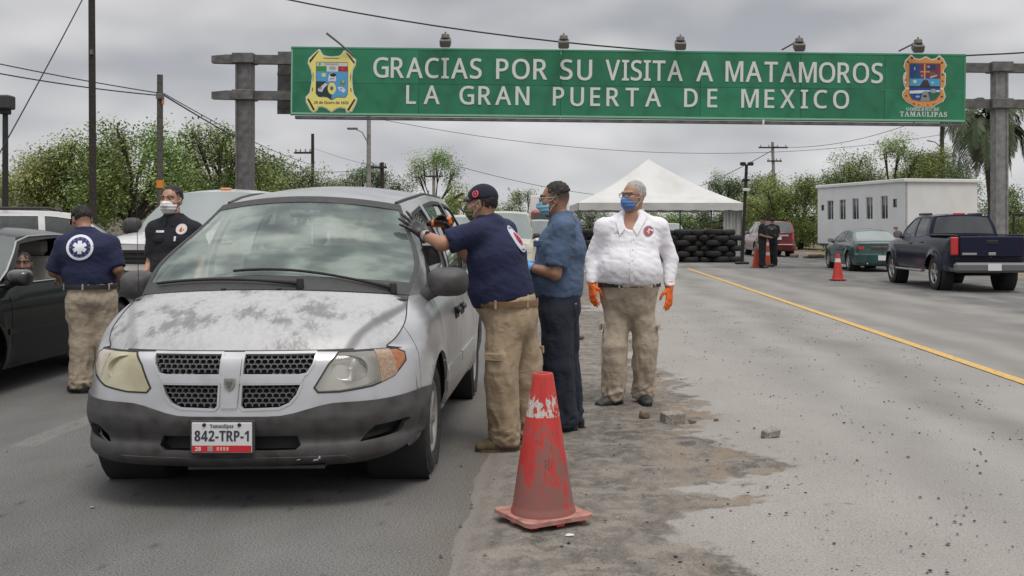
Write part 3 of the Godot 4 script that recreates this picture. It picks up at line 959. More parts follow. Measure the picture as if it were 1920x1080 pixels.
func build_poles() -> void:
	var p := pole("tall dark timber pole at the left, running out of the top", -12.33, 28.0, 9.2, 0.095, 0.08, M.timber, Vector2(-0.05, 0))
	part_box("bracket", p, Vector3(0, 6.0, 0.1), Vector3(0.06, 0.12, 0.1), M.steel)
	p = pole("shorter grey pole with orange band and cables on top, left of the gantry post", -12.1, 32.0, 6.0, 0.10, 0.085, M.grey_wood)
	part_tube("orange_band", p, [Vector3(0, 2.62, 0), Vector3(0, 2.85, 0)], [0.108, 0.107], mat(0.62, 0.22, 0.02, 0.6), 14)
	part_box("cable_bracket", p, Vector3(0.04, 5.35, 0.1), Vector3(0.22, 0.16, 0.1), M.steel)
	part_box("hook", p, Vector3(0.12, 5.2, 0.08), Vector3(0.06, 0.2, 0.06), M.amber)
	p = thing("street_lamp", "dark lamp column with square head at the far left edge", "street lamp", Vector3(-13.06, 0, -25.0))
	part_tube("column", p, [Vector3.ZERO, Vector3(0, 4.2, 0)], [0.075, 0.06], M.wire, 10)
	part_box("lamp_head", p, Vector3(-0.02, 4.36, 0), Vector3(0.36, 0.32, 0.36), M.trim, 0.03)
	part_box("neck", p, Vector3(0, 4.14, 0), Vector3(0.2, 0.12, 0.2), M.wire, 0.02)
	p = pole("distant thin pole with one crossarm, left of the pole with the street lamp", -16.5, 70.0, 7.55, 0.13, 0.10, M.timber)
	crossarm(p, 6.3, 1.1, -0.6)
	part_box("transformer", p, Vector3(0.2, 3.9, 0.1), Vector3(0.4, 0.6, 0.4), M.steel, 0.08)
	p = pole("pale pole carrying a street lamp, behind the left part of the sign", -11.0, 60.0, 8.0, 0.15, 0.11, M.concrete)
	part_tube("lamp_arm", p, [Vector3(-0.05, 6.2, 0.1), Vector3(-0.35, 6.75, 0.1), Vector3(-0.75, 6.95, 0.1)], [0.035, 0.03, 0.03], M.steel, 6)
	part_box("lamp_head", p, Vector3(-0.9, 6.96, 0.1), Vector3(0.6, 0.12, 0.22), M.steel, 0.05)
	p = pole("timber stub pole close beside the pale lamp pole", -10.6, 62.0, 5.2, 0.13, 0.11, M.timber)
	crossarm(p, 4.9, 1.2, -0.3)
	p = pole("thin pole in front of the sparse tree with hanging limbs", -9.2, 75.0, 6.6, 0.13, 0.1, M.concrete)
	crossarm(p, 5.0, 1.3)
	p = pole("tiny far pole with a T top, left of the gantry post", -32.0, 100.0, 6.5, 0.14, 0.12, M.timber)
	crossarm(p, 6.3, 2.4)
	p = pole("far power pole with two crossarms, between the tent and white building", 18.7, 95.0, 9.0, 0.18, 0.13, M.concrete, Vector2(-0.35, 0))
	crossarm(p, 8.5, 2.6, -0.3)
	crossarm(p, 7.3, 1.3, -0.2)
	p = pole("tall timber pole rising behind the white building below the right emblem", 24.6, 70.0, 9.6, 0.16, 0.12, M.timber)
	part_tube("lamp_arm", p, [Vector3(0, 6.6, 0.1), Vector3(-0.5, 7.0, 0.1), Vector3(-1.0, 7.1, 0.1)], [0.04, 0.03, 0.05], M.steel, 6)
	wire("power_cable", "upper of two cables at the left running to the banded pole", Vector3(-15.0, 5.72, -27), Vector3(-12.1, 5.45, -32), 0.04, 0.016)
	wire("power_cable", "lower of two cables at the left running to the banded pole", Vector3(-15.0, 5.46, -27), Vector3(-12.1, 5.38, -32), 0.07, 0.018)
	wire("power_cable", "lower of two cables from the banded pole to the distant thin pole", Vector3(-12.0, 5.4, -32), Vector3(-16.4, 5.0, -70), 0.25, 0.024)
	wire("power_cable", "upper of two cables from the banded pole to the distant thin pole", Vector3(-12.0, 5.45, -32), Vector3(-16.4, 5.5, -70), 0.25, 0.016)
	wire("power_cable", "cable from the distant thin pole to the pale lamp pole", Vector3(-16.4, 5.1, -70), Vector3(-11.0, 4.7, -60), 0.1, 0.016)
	wire("power_cable", "thin cable from the lamp pole going down to the left", Vector3(-16.4, 6.6, -70), Vector3(-10.6, 4.9, -62), 0.1, 0.01)
	wire("guy_cable", "steep slanting cable at the upper left beside the tall pole", Vector3(-11.8, 9.0, -28), Vector3(-12.8, 2.87, -24), 0.08, 0.015)
	wire("power_cable", "long sagging cable passing just above the top of the green sign", Vector3(-12.5, 10.4, -40), Vector3(24, 8.6, -40), 1.6, 0.03)
	wire("power_cable", "faint sagging cable seen below the green sign, from the lamp pole", Vector3(-10.9, 7.6, -60), Vector3(24.6, 7.5, -70), 1.6, 0.014)
	wire("power_cable", "faint cable from the two-crossarm pole sloping towards the tent", Vector3(18.4, 8.3, -95), Vector3(9.5, 4.2, -120), 0.5, 0.03)
	wire("power_cable", "faint cable from the two-crossarm pole to the pole behind the building", Vector3(18.4, 8.6, -95), Vector3(24.6, 9.0, -70), 0.8, 0.02)
	wire("power_cable", "lowest faint cable crossing behind the two men's heads", Vector3(-9.2, 6.2, -75), Vector3(9.5, 4.4, -110), 0.7, 0.02)

# ---------------------------------------------------------------- tent, tyres, buildings, wall
func build_background() -> void:
	# event tent
	var tent := thing("event_tent", "white peaked canvas tent over the road behind the tyre wall", "tent", Vector3(3.94, 0, -49.6), 0.05)
	var hw := 3.55
	var ey := 2.5
	var apex := Vector3(-0.1, 4.6, 0)
	var cor := [Vector3(-hw, ey, hw), Vector3(hw, ey, hw), Vector3(hw, ey, -hw), Vector3(-hw, ey, -hw)]
	for i in 4:
		var a: Vector3 = cor[i]
		var b: Vector3 = cor[(i + 1) % 4]
		var rows := []
		for r in 9:
			var s := r / 8.0
			var row := PackedVector3Array()
			for c in 13:
				var f := c / 12.0
				var q := a.lerp(b, f).lerp(apex, s)
				q.y -= 0.27 * sin(PI * s) * (0.6 + 0.4 * sin(PI * f)) + 0.03 * sin(f * 19.0 + i) * (1 - s) * s * 2.0
				row.append(q)
			rows.append(row)
		var q := MB.new()
		q.grid(rows, Vector3(0, 0, 0))
		var pan := obj("roof_panel", q, M.canvas, tent)
		var vr := []
		for r in 3:
			var row := PackedVector3Array()
			for c in 25:
				var f := c / 24.0
				var e := a.lerp(b, f)
				var o := Vector3(a.x + b.x, 0, a.z + b.z).normalized()
				row.append(e + o * (0.02 + 0.02 * sin(f * 40.0) * r * 0.5) - Vector3(0, 0.16 * r + (0.02 * sin(f * 60.0) if r == 2 else 0.0), 0))
			vr.append(row)
		var vq := MB.new()
		vq.grid(vr, Vector3(0, 2.3, 0))
		obj("valance", vq, M.canvas, pan)
	for c in cor:
		part_tube("leg", tent, [Vector3(c.x * 0.985, 0, c.z * 0.985), Vector3(c.x * 0.985, ey, c.z * 0.985)], [0.035, 0.035], M.steel, 8)
	part_tube("leg", tent, [Vector3(1.9, 0, -3.3), Vector3(1.9, ey, -3.3)], [0.035, 0.035], M.steel, 8)
	var cr := []
	for r in 6:
		var row := PackedVector3Array()
		for c in 30:
			row.append(Vector3(2.75 + 0.9 * c / 29.0, 2.3 - r * 0.42, 3.25 + 0.07 * sin(c * 1.3) + 0.03 * sin(c * 0.5 + r)))
		cr.append(row)
	var cq := MB.new()
	cq.grid(cr, Vector3(3, 1, -5))
	obj("side_curtain", cq, M.canvas, tent)

	# wall of tyres lying flat in courses
	var prof := []
	for i in 14:
		var th := PI * (i / 13.0) - PI / 2
		prof.append(Vector2(0.26 + 0.105 * pow(maxf(cos(th), 0.0), 0.55), 0.118 * sin(th)))
	prof.append(Vector2(0.21, 0.105))
	prof.append(Vector2(0.21, -0.105))
	prof.append(prof[0])
	var tm := MB.new()
	tm.lathe(prof, 22)
	var tyre_mesh := tm.mesh()
	var course := ["bottom", "second", "third", "fourth", "fifth", "top"]
	var nth := ["rightmost", "second from right", "third from right", "fourth from right", "fifth from right", "middle", "fifth from left", "fourth from left", "third from left", "second from left", "leftmost"]
	var tyre_rub := grain(mat(0.022, 0.022, 0.023, 0.75), ramp(tile(71, 256, 0.03), [[0.0, srgb(170, 166, 160)], [1.0, Color.WHITE]]), 1.0)
	for r in 6:
		var cnt := 0
		for i in 11:
			if i == 10 and r % 2 == 1:
				continue
			cnt += 1
			var x := 7.0 - i * 0.63 - (0.30 if r % 2 else 0.0) + rng.randf_range(-0.06, 0.06)
			var t := put("tyre", tyre_mesh, tyre_rub, self, Transform3D(Basis.from_euler(Vector3(rng.randf_range(-0.07, 0.07), rng.randf() * 6.0, rng.randf_range(-0.07, 0.07))), Vector3(x, 0.125 + r * 0.222 + rng.randf_range(-0.012, 0.012), -44.2 + (0.1 if i % 2 else -0.1) + rng.randf_range(-0.06, 0.06))))
			tag(t, "black tyre, %s in the %s course of the tyre wall" % [nth[i], course[r]], "tyre", "tyres stacked in the roadblock wall")
	# traffic signal post by the tyre wall
	var lp := thing("floodlight_post", "slim black post with a small two-headed floodlight, right of the tyre wall", "lamp post", Vector3(7.0, 0, -42.0))
	part_tube("post", lp, [Vector3(-0.08, 0, 0), Vector3(0.1, 3.9, 0)], [0.07, 0.06], M.wire, 10)
	part_box("base", lp, Vector3(-0.08, 0.05, 0), Vector3(0.5, 0.1, 0.5), M.wire, 0.03)
	for s in [-1, 1]:
		part_box("lamp_head", lp, Vector3(0.1 + s * 0.15, 3.93, 0.05), Vector3(0.22, 0.14, 0.16), M.wire, 0.03)
		part_box("bracket", lp, Vector3(0.06 + s * 0.09, 3.3, 0.05), Vector3(0.1, 0.08, 0.1), M.wire, 0.01)
	part_box("white_box", lp, Vector3(0.07, 2.92, 0.1), Vector3(0.26, 0.11, 0.1), M.white_wall, 0.01)
	var oc := thing("orange_box", "small orange warning box seen just above the tyre wall", "box", Vector3(6.3, 0, -47.2))
	part_box("stand", oc, Vector3(0, 0.6, 0), Vector3(0.06, 1.2, 0.06), M.steel)
	part_box("box", oc, Vector3(0, 1.32, 0), Vector3(0.3, 0.24, 0.3), M.amber, 0.03)

	# white prefabricated building
	var b := thing("white_building", "white flat-roofed prefabricated office with narrow windows, raised off the ground", "building", Vector3(13.3, 0, -42.0), deg_to_rad(14.0))
	var L := 7.25
	var W := 3.25
	var y0 := 0.72
	var y1 := 3.22
	var ts := [[0.8375, 1.77, 2.64, 0.58], [0.684, 1.77, 2.66, 0.56], [0.53, 1.77, 2.68, 0.56], [0.372, 1.77, 2.70, 0.54], [0.21, 1.77, 2.72, 0.54], [0.935, 2.2, 2.46, 0.28], [0.099, 2.24, 2.58, 0.3]]
	var holes := []
	for q in ts:
		var zc: float = -q[0] * L
		holes.append(pv([zc - q[3] / 2, q[1], zc + q[3] / 2, q[1], zc + q[3] / 2, q[2], zc - q[3] / 2, q[2]]))
	var wl := MB.new()
	wl.panel(pv([-L, y0, 0, y0, 0, y1, -L, y1]), holes, Vector2(0.6, 0.6), func(p): return Vector3(0.0, p.y, p.x), 0.12, func(_q): return Vector3(1.5, 2, -3))
	var wall := obj("long_wall", wl, M.white_wall, b)
	for i in ts.size():
		var q = ts[i]
		var zc: float = -q[0] * L
		var ww := MB.new()
		var hh: float = q[2] - q[1]
		ww.box(Vector3(0.06, (q[1] + q[2]) / 2, zc), Vector3(0.01, hh - 0.03, q[3] - 0.03), 0.0)
		var win := obj("window", ww, M.far_glass, b)
		var fr := MB.new()
		for s in [-1, 1]:
			fr.box(Vector3(0.05, (q[1] + q[2]) / 2, zc + s * (q[3] / 2 - 0.012)), Vector3(0.05, hh, 0.024), 0.003)
			fr.box(Vector3(0.05, (q[1] + q[2]) / 2 + s * (hh / 2 - 0.012), zc), Vector3(0.046, 0.024, q[3] - 0.05), 0.003)
		if i < 5:
			fr.box(Vector3(0.05, (q[1] + q[2]) / 2, zc + 0.02), Vector3(0.03, hh - 0.05, 0.03), 0.003)
		obj("frame", fr, M.white_wall if i < 5 else M.steel, win)
	part_box("short_wall", b, Vector3(W / 2, (y0 + y1) / 2, -0.06), Vector3(W - 0.005, y1 - y0, 0.12), M.white_wall, 0.004)
	part_box("back_wall", b, Vector3(W / 2, (y0 + y1) / 2, -L + 0.06), Vector3(W - 0.005, y1 - y0, 0.12), M.white_wall, 0.004)
	part_box("right_wall", b, Vector3(W - 0.06, (y0 + y1) / 2, -L / 2), Vector3(0.12, y1 - y0, L - 0.25), M.white_wall, 0.004)
	part_box("roof", b, Vector3(W / 2, y1 + 0.07, -L / 2), Vector3(W + 0.16, 0.14, L + 0.16), M.white_wall, 0.02)
	part_box("floor_frame", b, Vector3(W / 2, y0 - 0.06, -L / 2), Vector3(W - 0.1, 0.12, L - 0.1), M.steel)
	for px in [0.4, W - 0.4]:
		for pz in [-0.5, -L / 2, -L + 0.5]:
			part_box("block_pier", b, Vector3(px, 0.32, pz), Vector3(0.4, 0.68, 0.4), M.concrete, 0.02)
	part_box("wall_lamp", wall, Vector3(-0.05, 1.42, -0.6), Vector3(0.1, 0.1, 0.14), mat(0.4, 0.15, 0.08, 0.6))
	# rubble heap at its left end
	for i in 9:
		var s := rng.randf_range(0.25, 0.6)
		var r := rock_mesh(90 + i, s, 0.6)
		r.position = Vector3(10.9 + 0.36 * i + rng.randf_range(-0.1, 0.1), s * 0.18, -50.6 + rng.randf_range(-0.6, 0.6))
		tag(r, "brown rubble chunk below the white building, %s of the heap" % ["leftmost", "second from left", "third from left", "fourth from left", "middle", "fourth from right", "third from right", "second from right", "rightmost"][i], "rubble", "rubble by the white building")

	# pale wall behind the left trees
	var w := thing("garden_wall", "pale plastered block wall behind the trees at the far left", "wall", Vector3(-21, 0, -46.5))
	var wm := grain(mat(0.40, 0.385, 0.35, 0.9), ramp(tile(72, 512, 0.02), [[0.0, srgb(150, 146, 138)], [0.5, srgb(225, 222, 216)], [1.0, Color.WHITE]]), 0.3)
	part_box("plaster", w, Vector3(0, 1.45, 0), Vector3(26, 2.9, 0.2), wm)
	part_box("coping", w, Vector3(0, 2.95, 0), Vector3(26.1, 0.1, 0.3), wm)
	for i in 8:
		part_box("pilaster", w, Vector3(-12.5 + i * 3.55, 1.5, 0.13), Vector3(0.35, 3.0, 0.1), wm)
	# dark gate frame at the right edge
	var gt := thing("gate_frame", "dark metal tube gate frame at the right edge behind the gantry post", "gate", Vector3(18.4, 0, -44.0))
	for x in [0.0, 1.4]:
		part_tube("upright", gt, [Vector3(x, 0, 0), Vector3(x, 2.0, 0)], [0.05, 0.05], M.wire, 8)
	part_tube("top_rail", gt, [Vector3(-0.05, 1.98, 0), Vector3(1.45, 1.98, 0)], [0.05, 0.05], M.wire, 8)
	for i in 5:
		part_tube("bar", gt, [Vector3(0.22 + i * 0.24, 0.3, 0), Vector3(0.22 + i * 0.24, 1.95, 0)], [0.015, 0.015], M.wire, 6)
	part_tube("bottom_rail", gt, [Vector3(0, 0.3, 0), Vector3(1.4, 0.3, 0)], [0.04, 0.04], M.wire, 8)

func rock_mesh(seed_: int, s: float, flatness: float) -> MeshInstance3D:
	var n := noise(seed_, 1.1, 3)
	var rows := []
	for i in 8:
		var th := PI * i / 7.0
		var row := PackedVector3Array()
		for j in 12:
			var d := Vector3(sin(th) * cos(TAU * j / 12), cos(th), sin(th) * sin(TAU * j / 12))
			var r := 0.5 * s * (1.0 + 0.55 * n.get_noise_3dv(d * 1.3))
			var q := d * r
			q = q.clamp(Vector3(-0.42, -0.36, -0.4) * s, Vector3(0.44, 0.34, 0.42) * s)
			row.append(Vector3(q.x, q.y * flatness, q.z))
		rows.append(row)
	var q := MB.new()
	q.grid(rows, Vector3.ZERO, null, true)
	return obj("rubble", q, M.rubble if M.has("rubble") else make_rubble())

func make_rubble() -> Material:
	M.rubble = grain(mat(0.30, 0.235, 0.17, 0.95), ramp(tile(73, 256, 0.03), [[0.0, srgb(140, 135, 130)], [1.0, Color.WHITE]]), 2.0, 0.8)
	return M.rubble

# ---------------------------------------------------------------- trees
func leaf_cluster(seed_: int, n: int, spread: float, size: float) -> ArrayMesh:
	var r := RandomNumberGenerator.new()
	r.seed = seed_
	var q := MB.new()
	for i in n:
		var c := Vector3(r.randfn(), r.randfn(), r.randfn()) * spread * 0.5
		var b := Basis.from_euler(Vector3(r.randf_range(-0.9, 0.9), r.randf() * TAU, r.randf_range(-0.7, 0.7)))
		var s := size * r.randf_range(0.6, 1.3)
		var a := c + b * Vector3(0, 0, -s)
		var e := c + b * Vector3(0, 0, s)
		var l := c + b * Vector3(-s * 0.45, -s * 0.12, 0)
		var k := c + b * Vector3(s * 0.45, -s * 0.12, 0)
		var g := r.randf_range(0.88, 1.1)
		q.col = Color(g, g, g)
		var n1 := (l - a).cross(e - a).normalized()
		var n2 := (e - a).cross(k - a).normalized()
		if n1.y < 0:
			n1 = -n1
		if n2.y < 0:
			n2 = -n2
		q.flat(PackedVector3Array([a, l, e]), n1)
		q.flat(PackedVector3Array([a, e, k]), n2)
	return q.mesh()

var leaf_kinds := []

# blobs: arrays of [x, y, z, rx, ry] about the trunk's foot
func tree(called: String, label: String, x: float, z: float, trunk: Array, blobs: Array, tint: Color, per_m2 := 31.0, size := 1.0) -> void:
	if leaf_kinds.is_empty():
		for i in 3:
			leaf_kinds.append(leaf_cluster(200 + i, 40, 0.46, 0.062))
		M.leaf = mat(1, 1, 1, 0.6)
		M.leaf.vertex_color_use_as_albedo = true
		M.leaf.backlight_enabled = true
		M.leaf.backlight = Color(0.35, 0.4, 0.2)
		M.leaf.metallic_specular = 0.35
	var t := thing(called, label, "tree", Vector3(x, 0, -z), 0.0, "trees along the road")
	var r := RandomNumberGenerator.new()
	r.seed = hash(label)
	var tq := MB.new()
	var fork := Vector3(trunk[0] * 0.3, trunk[1], 0)
	tq.tube(PackedVector3Array([Vector3.ZERO, fork * 0.5 + Vector3(0.08, 0, 0.05), fork]), PackedFloat32Array([trunk[2], trunk[2] * 0.8, trunk[2] * 0.7]), 8)
	for b in blobs:
		var c := Vector3(b[0], b[1], b[2])
		var mid := fork.lerp(c, 0.5) + Vector3(r.randf_range(-0.3, 0.3), 0.1, r.randf_range(-0.3, 0.3))
		tq.tube(PackedVector3Array([fork - Vector3(0, 0.1, 0), mid, c + Vector3(0, b[4] * 0.4, 0)]), PackedFloat32Array([trunk[2] * 0.4, trunk[2] * 0.2, 0.012]), 6)
		for e in 3:
			var d := Vector3(r.randf_range(-1, 1) * b[3], r.randf_range(-0.3, 0.9) * b[4], r.randf_range(-1, 1) * b[3]) * 0.85
			tq.tube(PackedVector3Array([mid, c + d * 0.5, c + d]), PackedFloat32Array([trunk[2] * 0.22, 0.025, 0.012]), 5)
	obj("trunk", tq, M.bark, t)
	var xs := []
	var cs := []
	for b in blobs:
		var n := int(per_m2 * 4.0 * b[3] * (b[3] + b[4]) * 0.5 / (size * size))
		var tone := r.randf_range(0.72, 1.3)
		var hue := r.randf_range(-0.02, 0.03)
		# sub-clumps make an uneven outline with gaps
		var subs := []
		for i in maxi(7, n / 26):
			var d := Vector3(r.randfn(), r.randfn(), r.randfn()).normalized() * pow(r.randf(), 0.4)
			subs.append([Vector3(b[0], b[1], b[2]) + d * Vector3(b[3], b[4], b[3]), r.randf_range(0.20, 0.40) * (0.5 + 0.3 * b[3]), r.randf_range(0.8, 1.22)])
		for i in n:
			var s = subs[r.randi() % subs.size()]
			var p: Vector3 = s[0] + Vector3(r.randfn(), r.randfn() * 0.8, r.randfn()) * s[1]
			if p.y < 0.15:
				p.y = 0.15 + r.randf() * 0.3
			xs.append(Transform3D(Basis.from_euler(Vector3(r.randf_range(-0.6, 0.6), r.randf() * TAU, r.randf_range(-0.6, 0.6))).scaled(Vector3.ONE * size * r.randf_range(0.7, 1.3)), p))
			var f: float = tone * s[2] * r.randf_range(0.92, 1.08)
			cs.append(Color((tint.r + hue) * f, tint.g * f, tint.b * f))
	var mm := MultiMesh.new()
	mm.transform_format = MultiMesh.TRANSFORM_3D
	mm.use_colors = true
	mm.mesh = leaf_kinds[r.randi() % 3]
	mm.instance_count = xs.size()
	for i in xs.size():
		mm.set_instance_transform(i, xs[i])
		mm.set_instance_color(i, cs[i])
	var mi := MultiMeshInstance3D.new()
	mi.multimesh = mm
	mi.material_override = M.leaf
	mi.name = "crown"
	t.add_child(mi, true)
	mi.set_meta("kind", "stuff")

# blobs strewn over an ellipse: a bushy outline
func bush(seed_: int, w: float, y0: float, y1: float, n: int, depth := 1.5) -> Array:
	var r := RandomNumberGenerator.new()
	r.seed = seed_
	var out := []
	for i in n:
		var f := (i + 0.5) / n * 2.0 - 1.0
		var top := lerpf(y0, y1, sqrt(maxf(0.05, 1.0 - f * f * 0.8))) * r.randf_range(0.86, 1.02)
		var rr := r.randf_range(0.55, 1.0) * w / n * 1.9
		var ry := minf(rr * 0.9, (top - y0) * 0.6)
		out.append([f * w, top - ry, r.randf_range(-depth, depth), rr, ry])
		out.append([f * w + r.randf_range(-0.5, 0.5), lerpf(y0, top - ry, r.randf_range(0.1, 0.6)), r.randf_range(-depth, depth), rr * 1.1, maxf(0.5, (top - y0) * 0.32)])
	return out

func build_trees() -> void:
	var olive := Color(0.25, 0.285, 0.105)
	var green := Color(0.185, 0.25, 0.09)
	var dark := Color(0.12, 0.165, 0.072)
	var bright := Color(0.25, 0.315, 0.10)
	# left mass
	tree("broadleaf_tree", "big olive green tree at the far left behind the lamp column", -18.6, 40.0, [0.4, 1.7, 0.2], bush(1, 2.8, 1.9, 5.0, 6), olive)
	tree("broadleaf_tree", "big olive green tree behind the tall dark pole", -15.6, 38.5, [0.2, 1.6, 0.22], bush(2, 2.3, 1.9, 5.5, 6), green * 1.12)
	tree("broadleaf_tree", "round dense tree right of the tall dark pole", -13.5, 42.0, [-0.4, 1.8, 0.2], bush(3, 1.9, 1.9, 5.3, 5), green * 0.9)
	tree("broadleaf_tree", "darker tree behind the officer with the white mask", -13.6, 50.0, [0.2, 1.8, 0.2], bush(4, 2.6, 1.9, 5.0, 6), dark * 1.15)
	tree("broadleaf_tree", "green tree filling the gap between the tall pole and the banded pole", -14.4, 45.0, [0.2, 1.8, 0.2], bush(31, 2.0, 1.9, 5.2, 5), olive * 0.9)
	tree("broadleaf_tree", "smaller green tree right of the banded pole, above the white pickup", -13.6, 47.5, [0.2, 1.7, 0.18], bush(32, 1.7, 1.6, 4.5, 5), green * 0.9)
	tree("broadleaf_tree", "low dark tree just left of the gantry post", -14.2, 62.0, [0.3, 1.6, 0.2], bush(5, 2.6, 0.8, 4.3, 5), dark * 1.1)
	tree("broadleaf_tree", "bushy yellowish tree right of the gantry post", -22.5, 82.0, [0.3, 2.0, 0.25], bush(6, 2.5, 0.8, 5.9, 5), bright)
	tree("broadleaf_tree", "dark round tree behind the pale lamp pole", -13.6, 72.0, [0.3, 2.0, 0.25], bush(7, 2.5, 0.9, 6.0, 5), dark * 1.1)
	tree("sparse_tree", "sparse tall tree with open hanging limbs behind the van roof", -8.4, 68.0, [0.4, 2.6, 0.17], [[-0.6, 5.3, 0, 0.7, 0.6], [0.4, 5.6, 0.3, 0.85, 0.5], [1.25, 4.9, -0.2, 0.4, 0.55], [1.2, 3.9, 0.2, 0.35, 0.4], [-0.9, 4.6, 0.2, 0.4, 0.4], [1.9, 3.6, 0, 0.28, 0.35], [-0.4, 2.6, 0, 1.3, 0.7], [0.8, 2.2, 0.2, 1.2, 0.9]], green, 24.0)
	tree("broadleaf_tree", "light green tree line left of the man in the cap", -8.6, 92.0, [0.3, 1.6, 0.2], bush(9, 3.2, 0.5, 4.6, 6), bright * 0.8, 22.0, 1.3)
	tree("broadleaf_tree", "light green trees between the two men's heads", -3.9, 100.0, [0.3, 1.6, 0.2], bush(10, 2.8, 0.5, 4.7, 6), bright * 0.72, 22.0, 1.3)
	tree("broadleaf_tree", "low far tree below the left corner of the tent", 3.4, 150.0, [0.3, 1.5, 0.2], bush(11, 3.6, 0.3, 4.4, 6), dark * 1.2, 20.0, 1.6)
	tree("broadleaf_tree", "hazy far trees under the tent canopy", 10.5, 130.0, [0.3, 1.5, 0.2], bush(12, 4.2, 0.3, 3.6, 6), green, 20.0, 1.6)
	tree("broadleaf_tree", "bright shrub trees seen under the right of the tent", 9.4, 85.0, [0.3, 1.5, 0.2], bush(25, 3.0, 0.3, 3.0, 6), green * 1.1, 22.0, 1.3)
	# right mass
	tree("broadleaf_tree", "dark tree rising behind the right slope of the tent", 12.2, 80.0, [0.3, 2.2, 0.25], bush(13, 2.2, 0.8, 5.7, 5), dark)
	tree("broadleaf_tree", "bright green bush tree right of the slim black post", 12.8, 66.0, [0.2, 1.8, 0.2], bush(14, 1.7, 0.4, 4.5, 5), bright * 0.9)
	tree("broadleaf_tree", "tall bush tree left of the white building", 14.9, 68.0, [0.2, 1.8, 0.2], bush(15, 1.5, 0.4, 4.9, 4), green * 1.15)
	tree("broadleaf_tree", "green tree over the left end of the white building", 16.2, 61.0, [0.2, 1.8, 0.2], bush(16, 1.8, 0.4, 5.4, 5), bright * 0.75)
	tree("broadleaf_tree", "tall tree with a loose top behind the white building", 18.6, 60.0, [0.3, 2.6, 0.22], bush(17, 2.0, 1.2, 6.7, 5), green, 24.0)
	tree("broadleaf_tree", "dense tree behind the right half of the white building", 21.2, 62.0, [0.3, 2.4, 0.22], bush(18, 2.2, 1.2, 6.5, 5), bright * 0.7)
	tree("broadleaf_tree", "dark tree between the palm and the timber pole", 23.8, 66.0, [0.3, 2.4, 0.22], bush(19, 2.0, 1.0, 5.8, 4), dark * 1.1)
	tree("broadleaf_tree", "low tree at the right edge behind the gate", 27.5, 66.0, [0.3, 1.6, 0.2], bush(20, 2.2, 0.5, 3.9, 5), green)
	tree("broadleaf_tree", "low leafy tree left of the red minivan", 14.2, 75.0, [0.2, 1.4, 0.2], bush(21, 2.0, 0.3, 3.6, 5), green)
	tree("broadleaf_tree", "low leafy tree behind the red minivan", 16.6, 74.0, [0.2, 1.4, 0.2], bush(22, 2.2, 0.3, 4.2, 5), bright * 0.6)
	tree("broadleaf_tree", "broad green tree behind the middle of the white building roof", 17.4, 66.0, [0.3, 2.2, 0.2], bush(33, 2.3, 1.0, 6.0, 6), green)
	tree("broadleaf_tree", "green tree behind the right end of the white building roof", 22.6, 70.0, [0.3, 2.2, 0.2], bush(34, 2.4, 1.0, 6.3, 6), bright * 0.75)
	tree("broadleaf_tree", "tree behind the far power pole, left of the white building", 15.2, 84.0, [0.3, 2.0, 0.2], bush(35, 2.6, 0.5, 5.6, 6), green * 0.95)
	# palm
	var p := thing("palm_tree", "shaggy palm tree with drooping fronds behind the right gantry post", "palm tree", Vector3(19.9, 0, -50.0))
	part_tube("trunk", p, [Vector3(0, 0, 0), Vector3(0.05, 2.5, 0), Vector3(-0.15, 4.6, 0), Vector3(-0.25, 6.3, 0)], [0.27, 0.23, 0.2, 0.24], M.bark, 12)
	var fm := mat(0.05, 0.075, 0.03, 0.6)
	var fdry := mat(0.13, 0.115, 0.075, 0.8)
	var r := RandomNumberGenerator.new()
	r.seed = 5
	for i in 46:
		var q := MB.new()
		var az := r.randf() * TAU
		var up := r.randf_range(-0.75, 1.25)
		var L := r.randf_range(2.5, 3.6)
		var pts := PackedVector3Array()
		var c := Vector3(-0.25, 6.3, 0)
		var el := up
		for k in 12:
			pts.append(c)
			c += Vector3(cos(az) * cos(el), sin(el), sin(az) * cos(el)) * L / 11
			el -= 0.17 + 0.05 * k * 0.5
			el = maxf(el, -1.45)
		q.tube(pts, PackedFloat32Array([0.04, 0.035, 0.03, 0.028, 0.025, 0.02, 0.018, 0.015, 0.012, 0.01, 0.008, 0.006]), 4)
		for k in 34:
			var f := 0.14 + 0.86 * k / 34.0
			var at := f * 11.0
			var i0 := mini(int(at), 10)
			var b := pts[i0].lerp(pts[i0 + 1], at - i0)
			var d := (pts[i0 + 1] - pts[i0]).normalized()
			var sd := d.cross(Vector3.UP).normalized()
			var l := 0.52 * sin(PI * (0.12 + 0.84 * f)) * r.randf_range(0.8, 1.2)
			for s in [-1.0, 1.0]:
				var dir: Vector3 = (sd * s + d * 0.55 + Vector3(0, r.randf_range(-0.65, -0.1), 0)).normalized()
				var tip: Vector3 = b + dir * l - Vector3(0, l * 0.3, 0)
				q.quad(b - d * 0.022, b + dir * l * 0.5 - d * 0.018, tip, b + d * 0.024, Vector3.UP)
		obj("frond", q, fdry if up < -0.25 else fm, p)

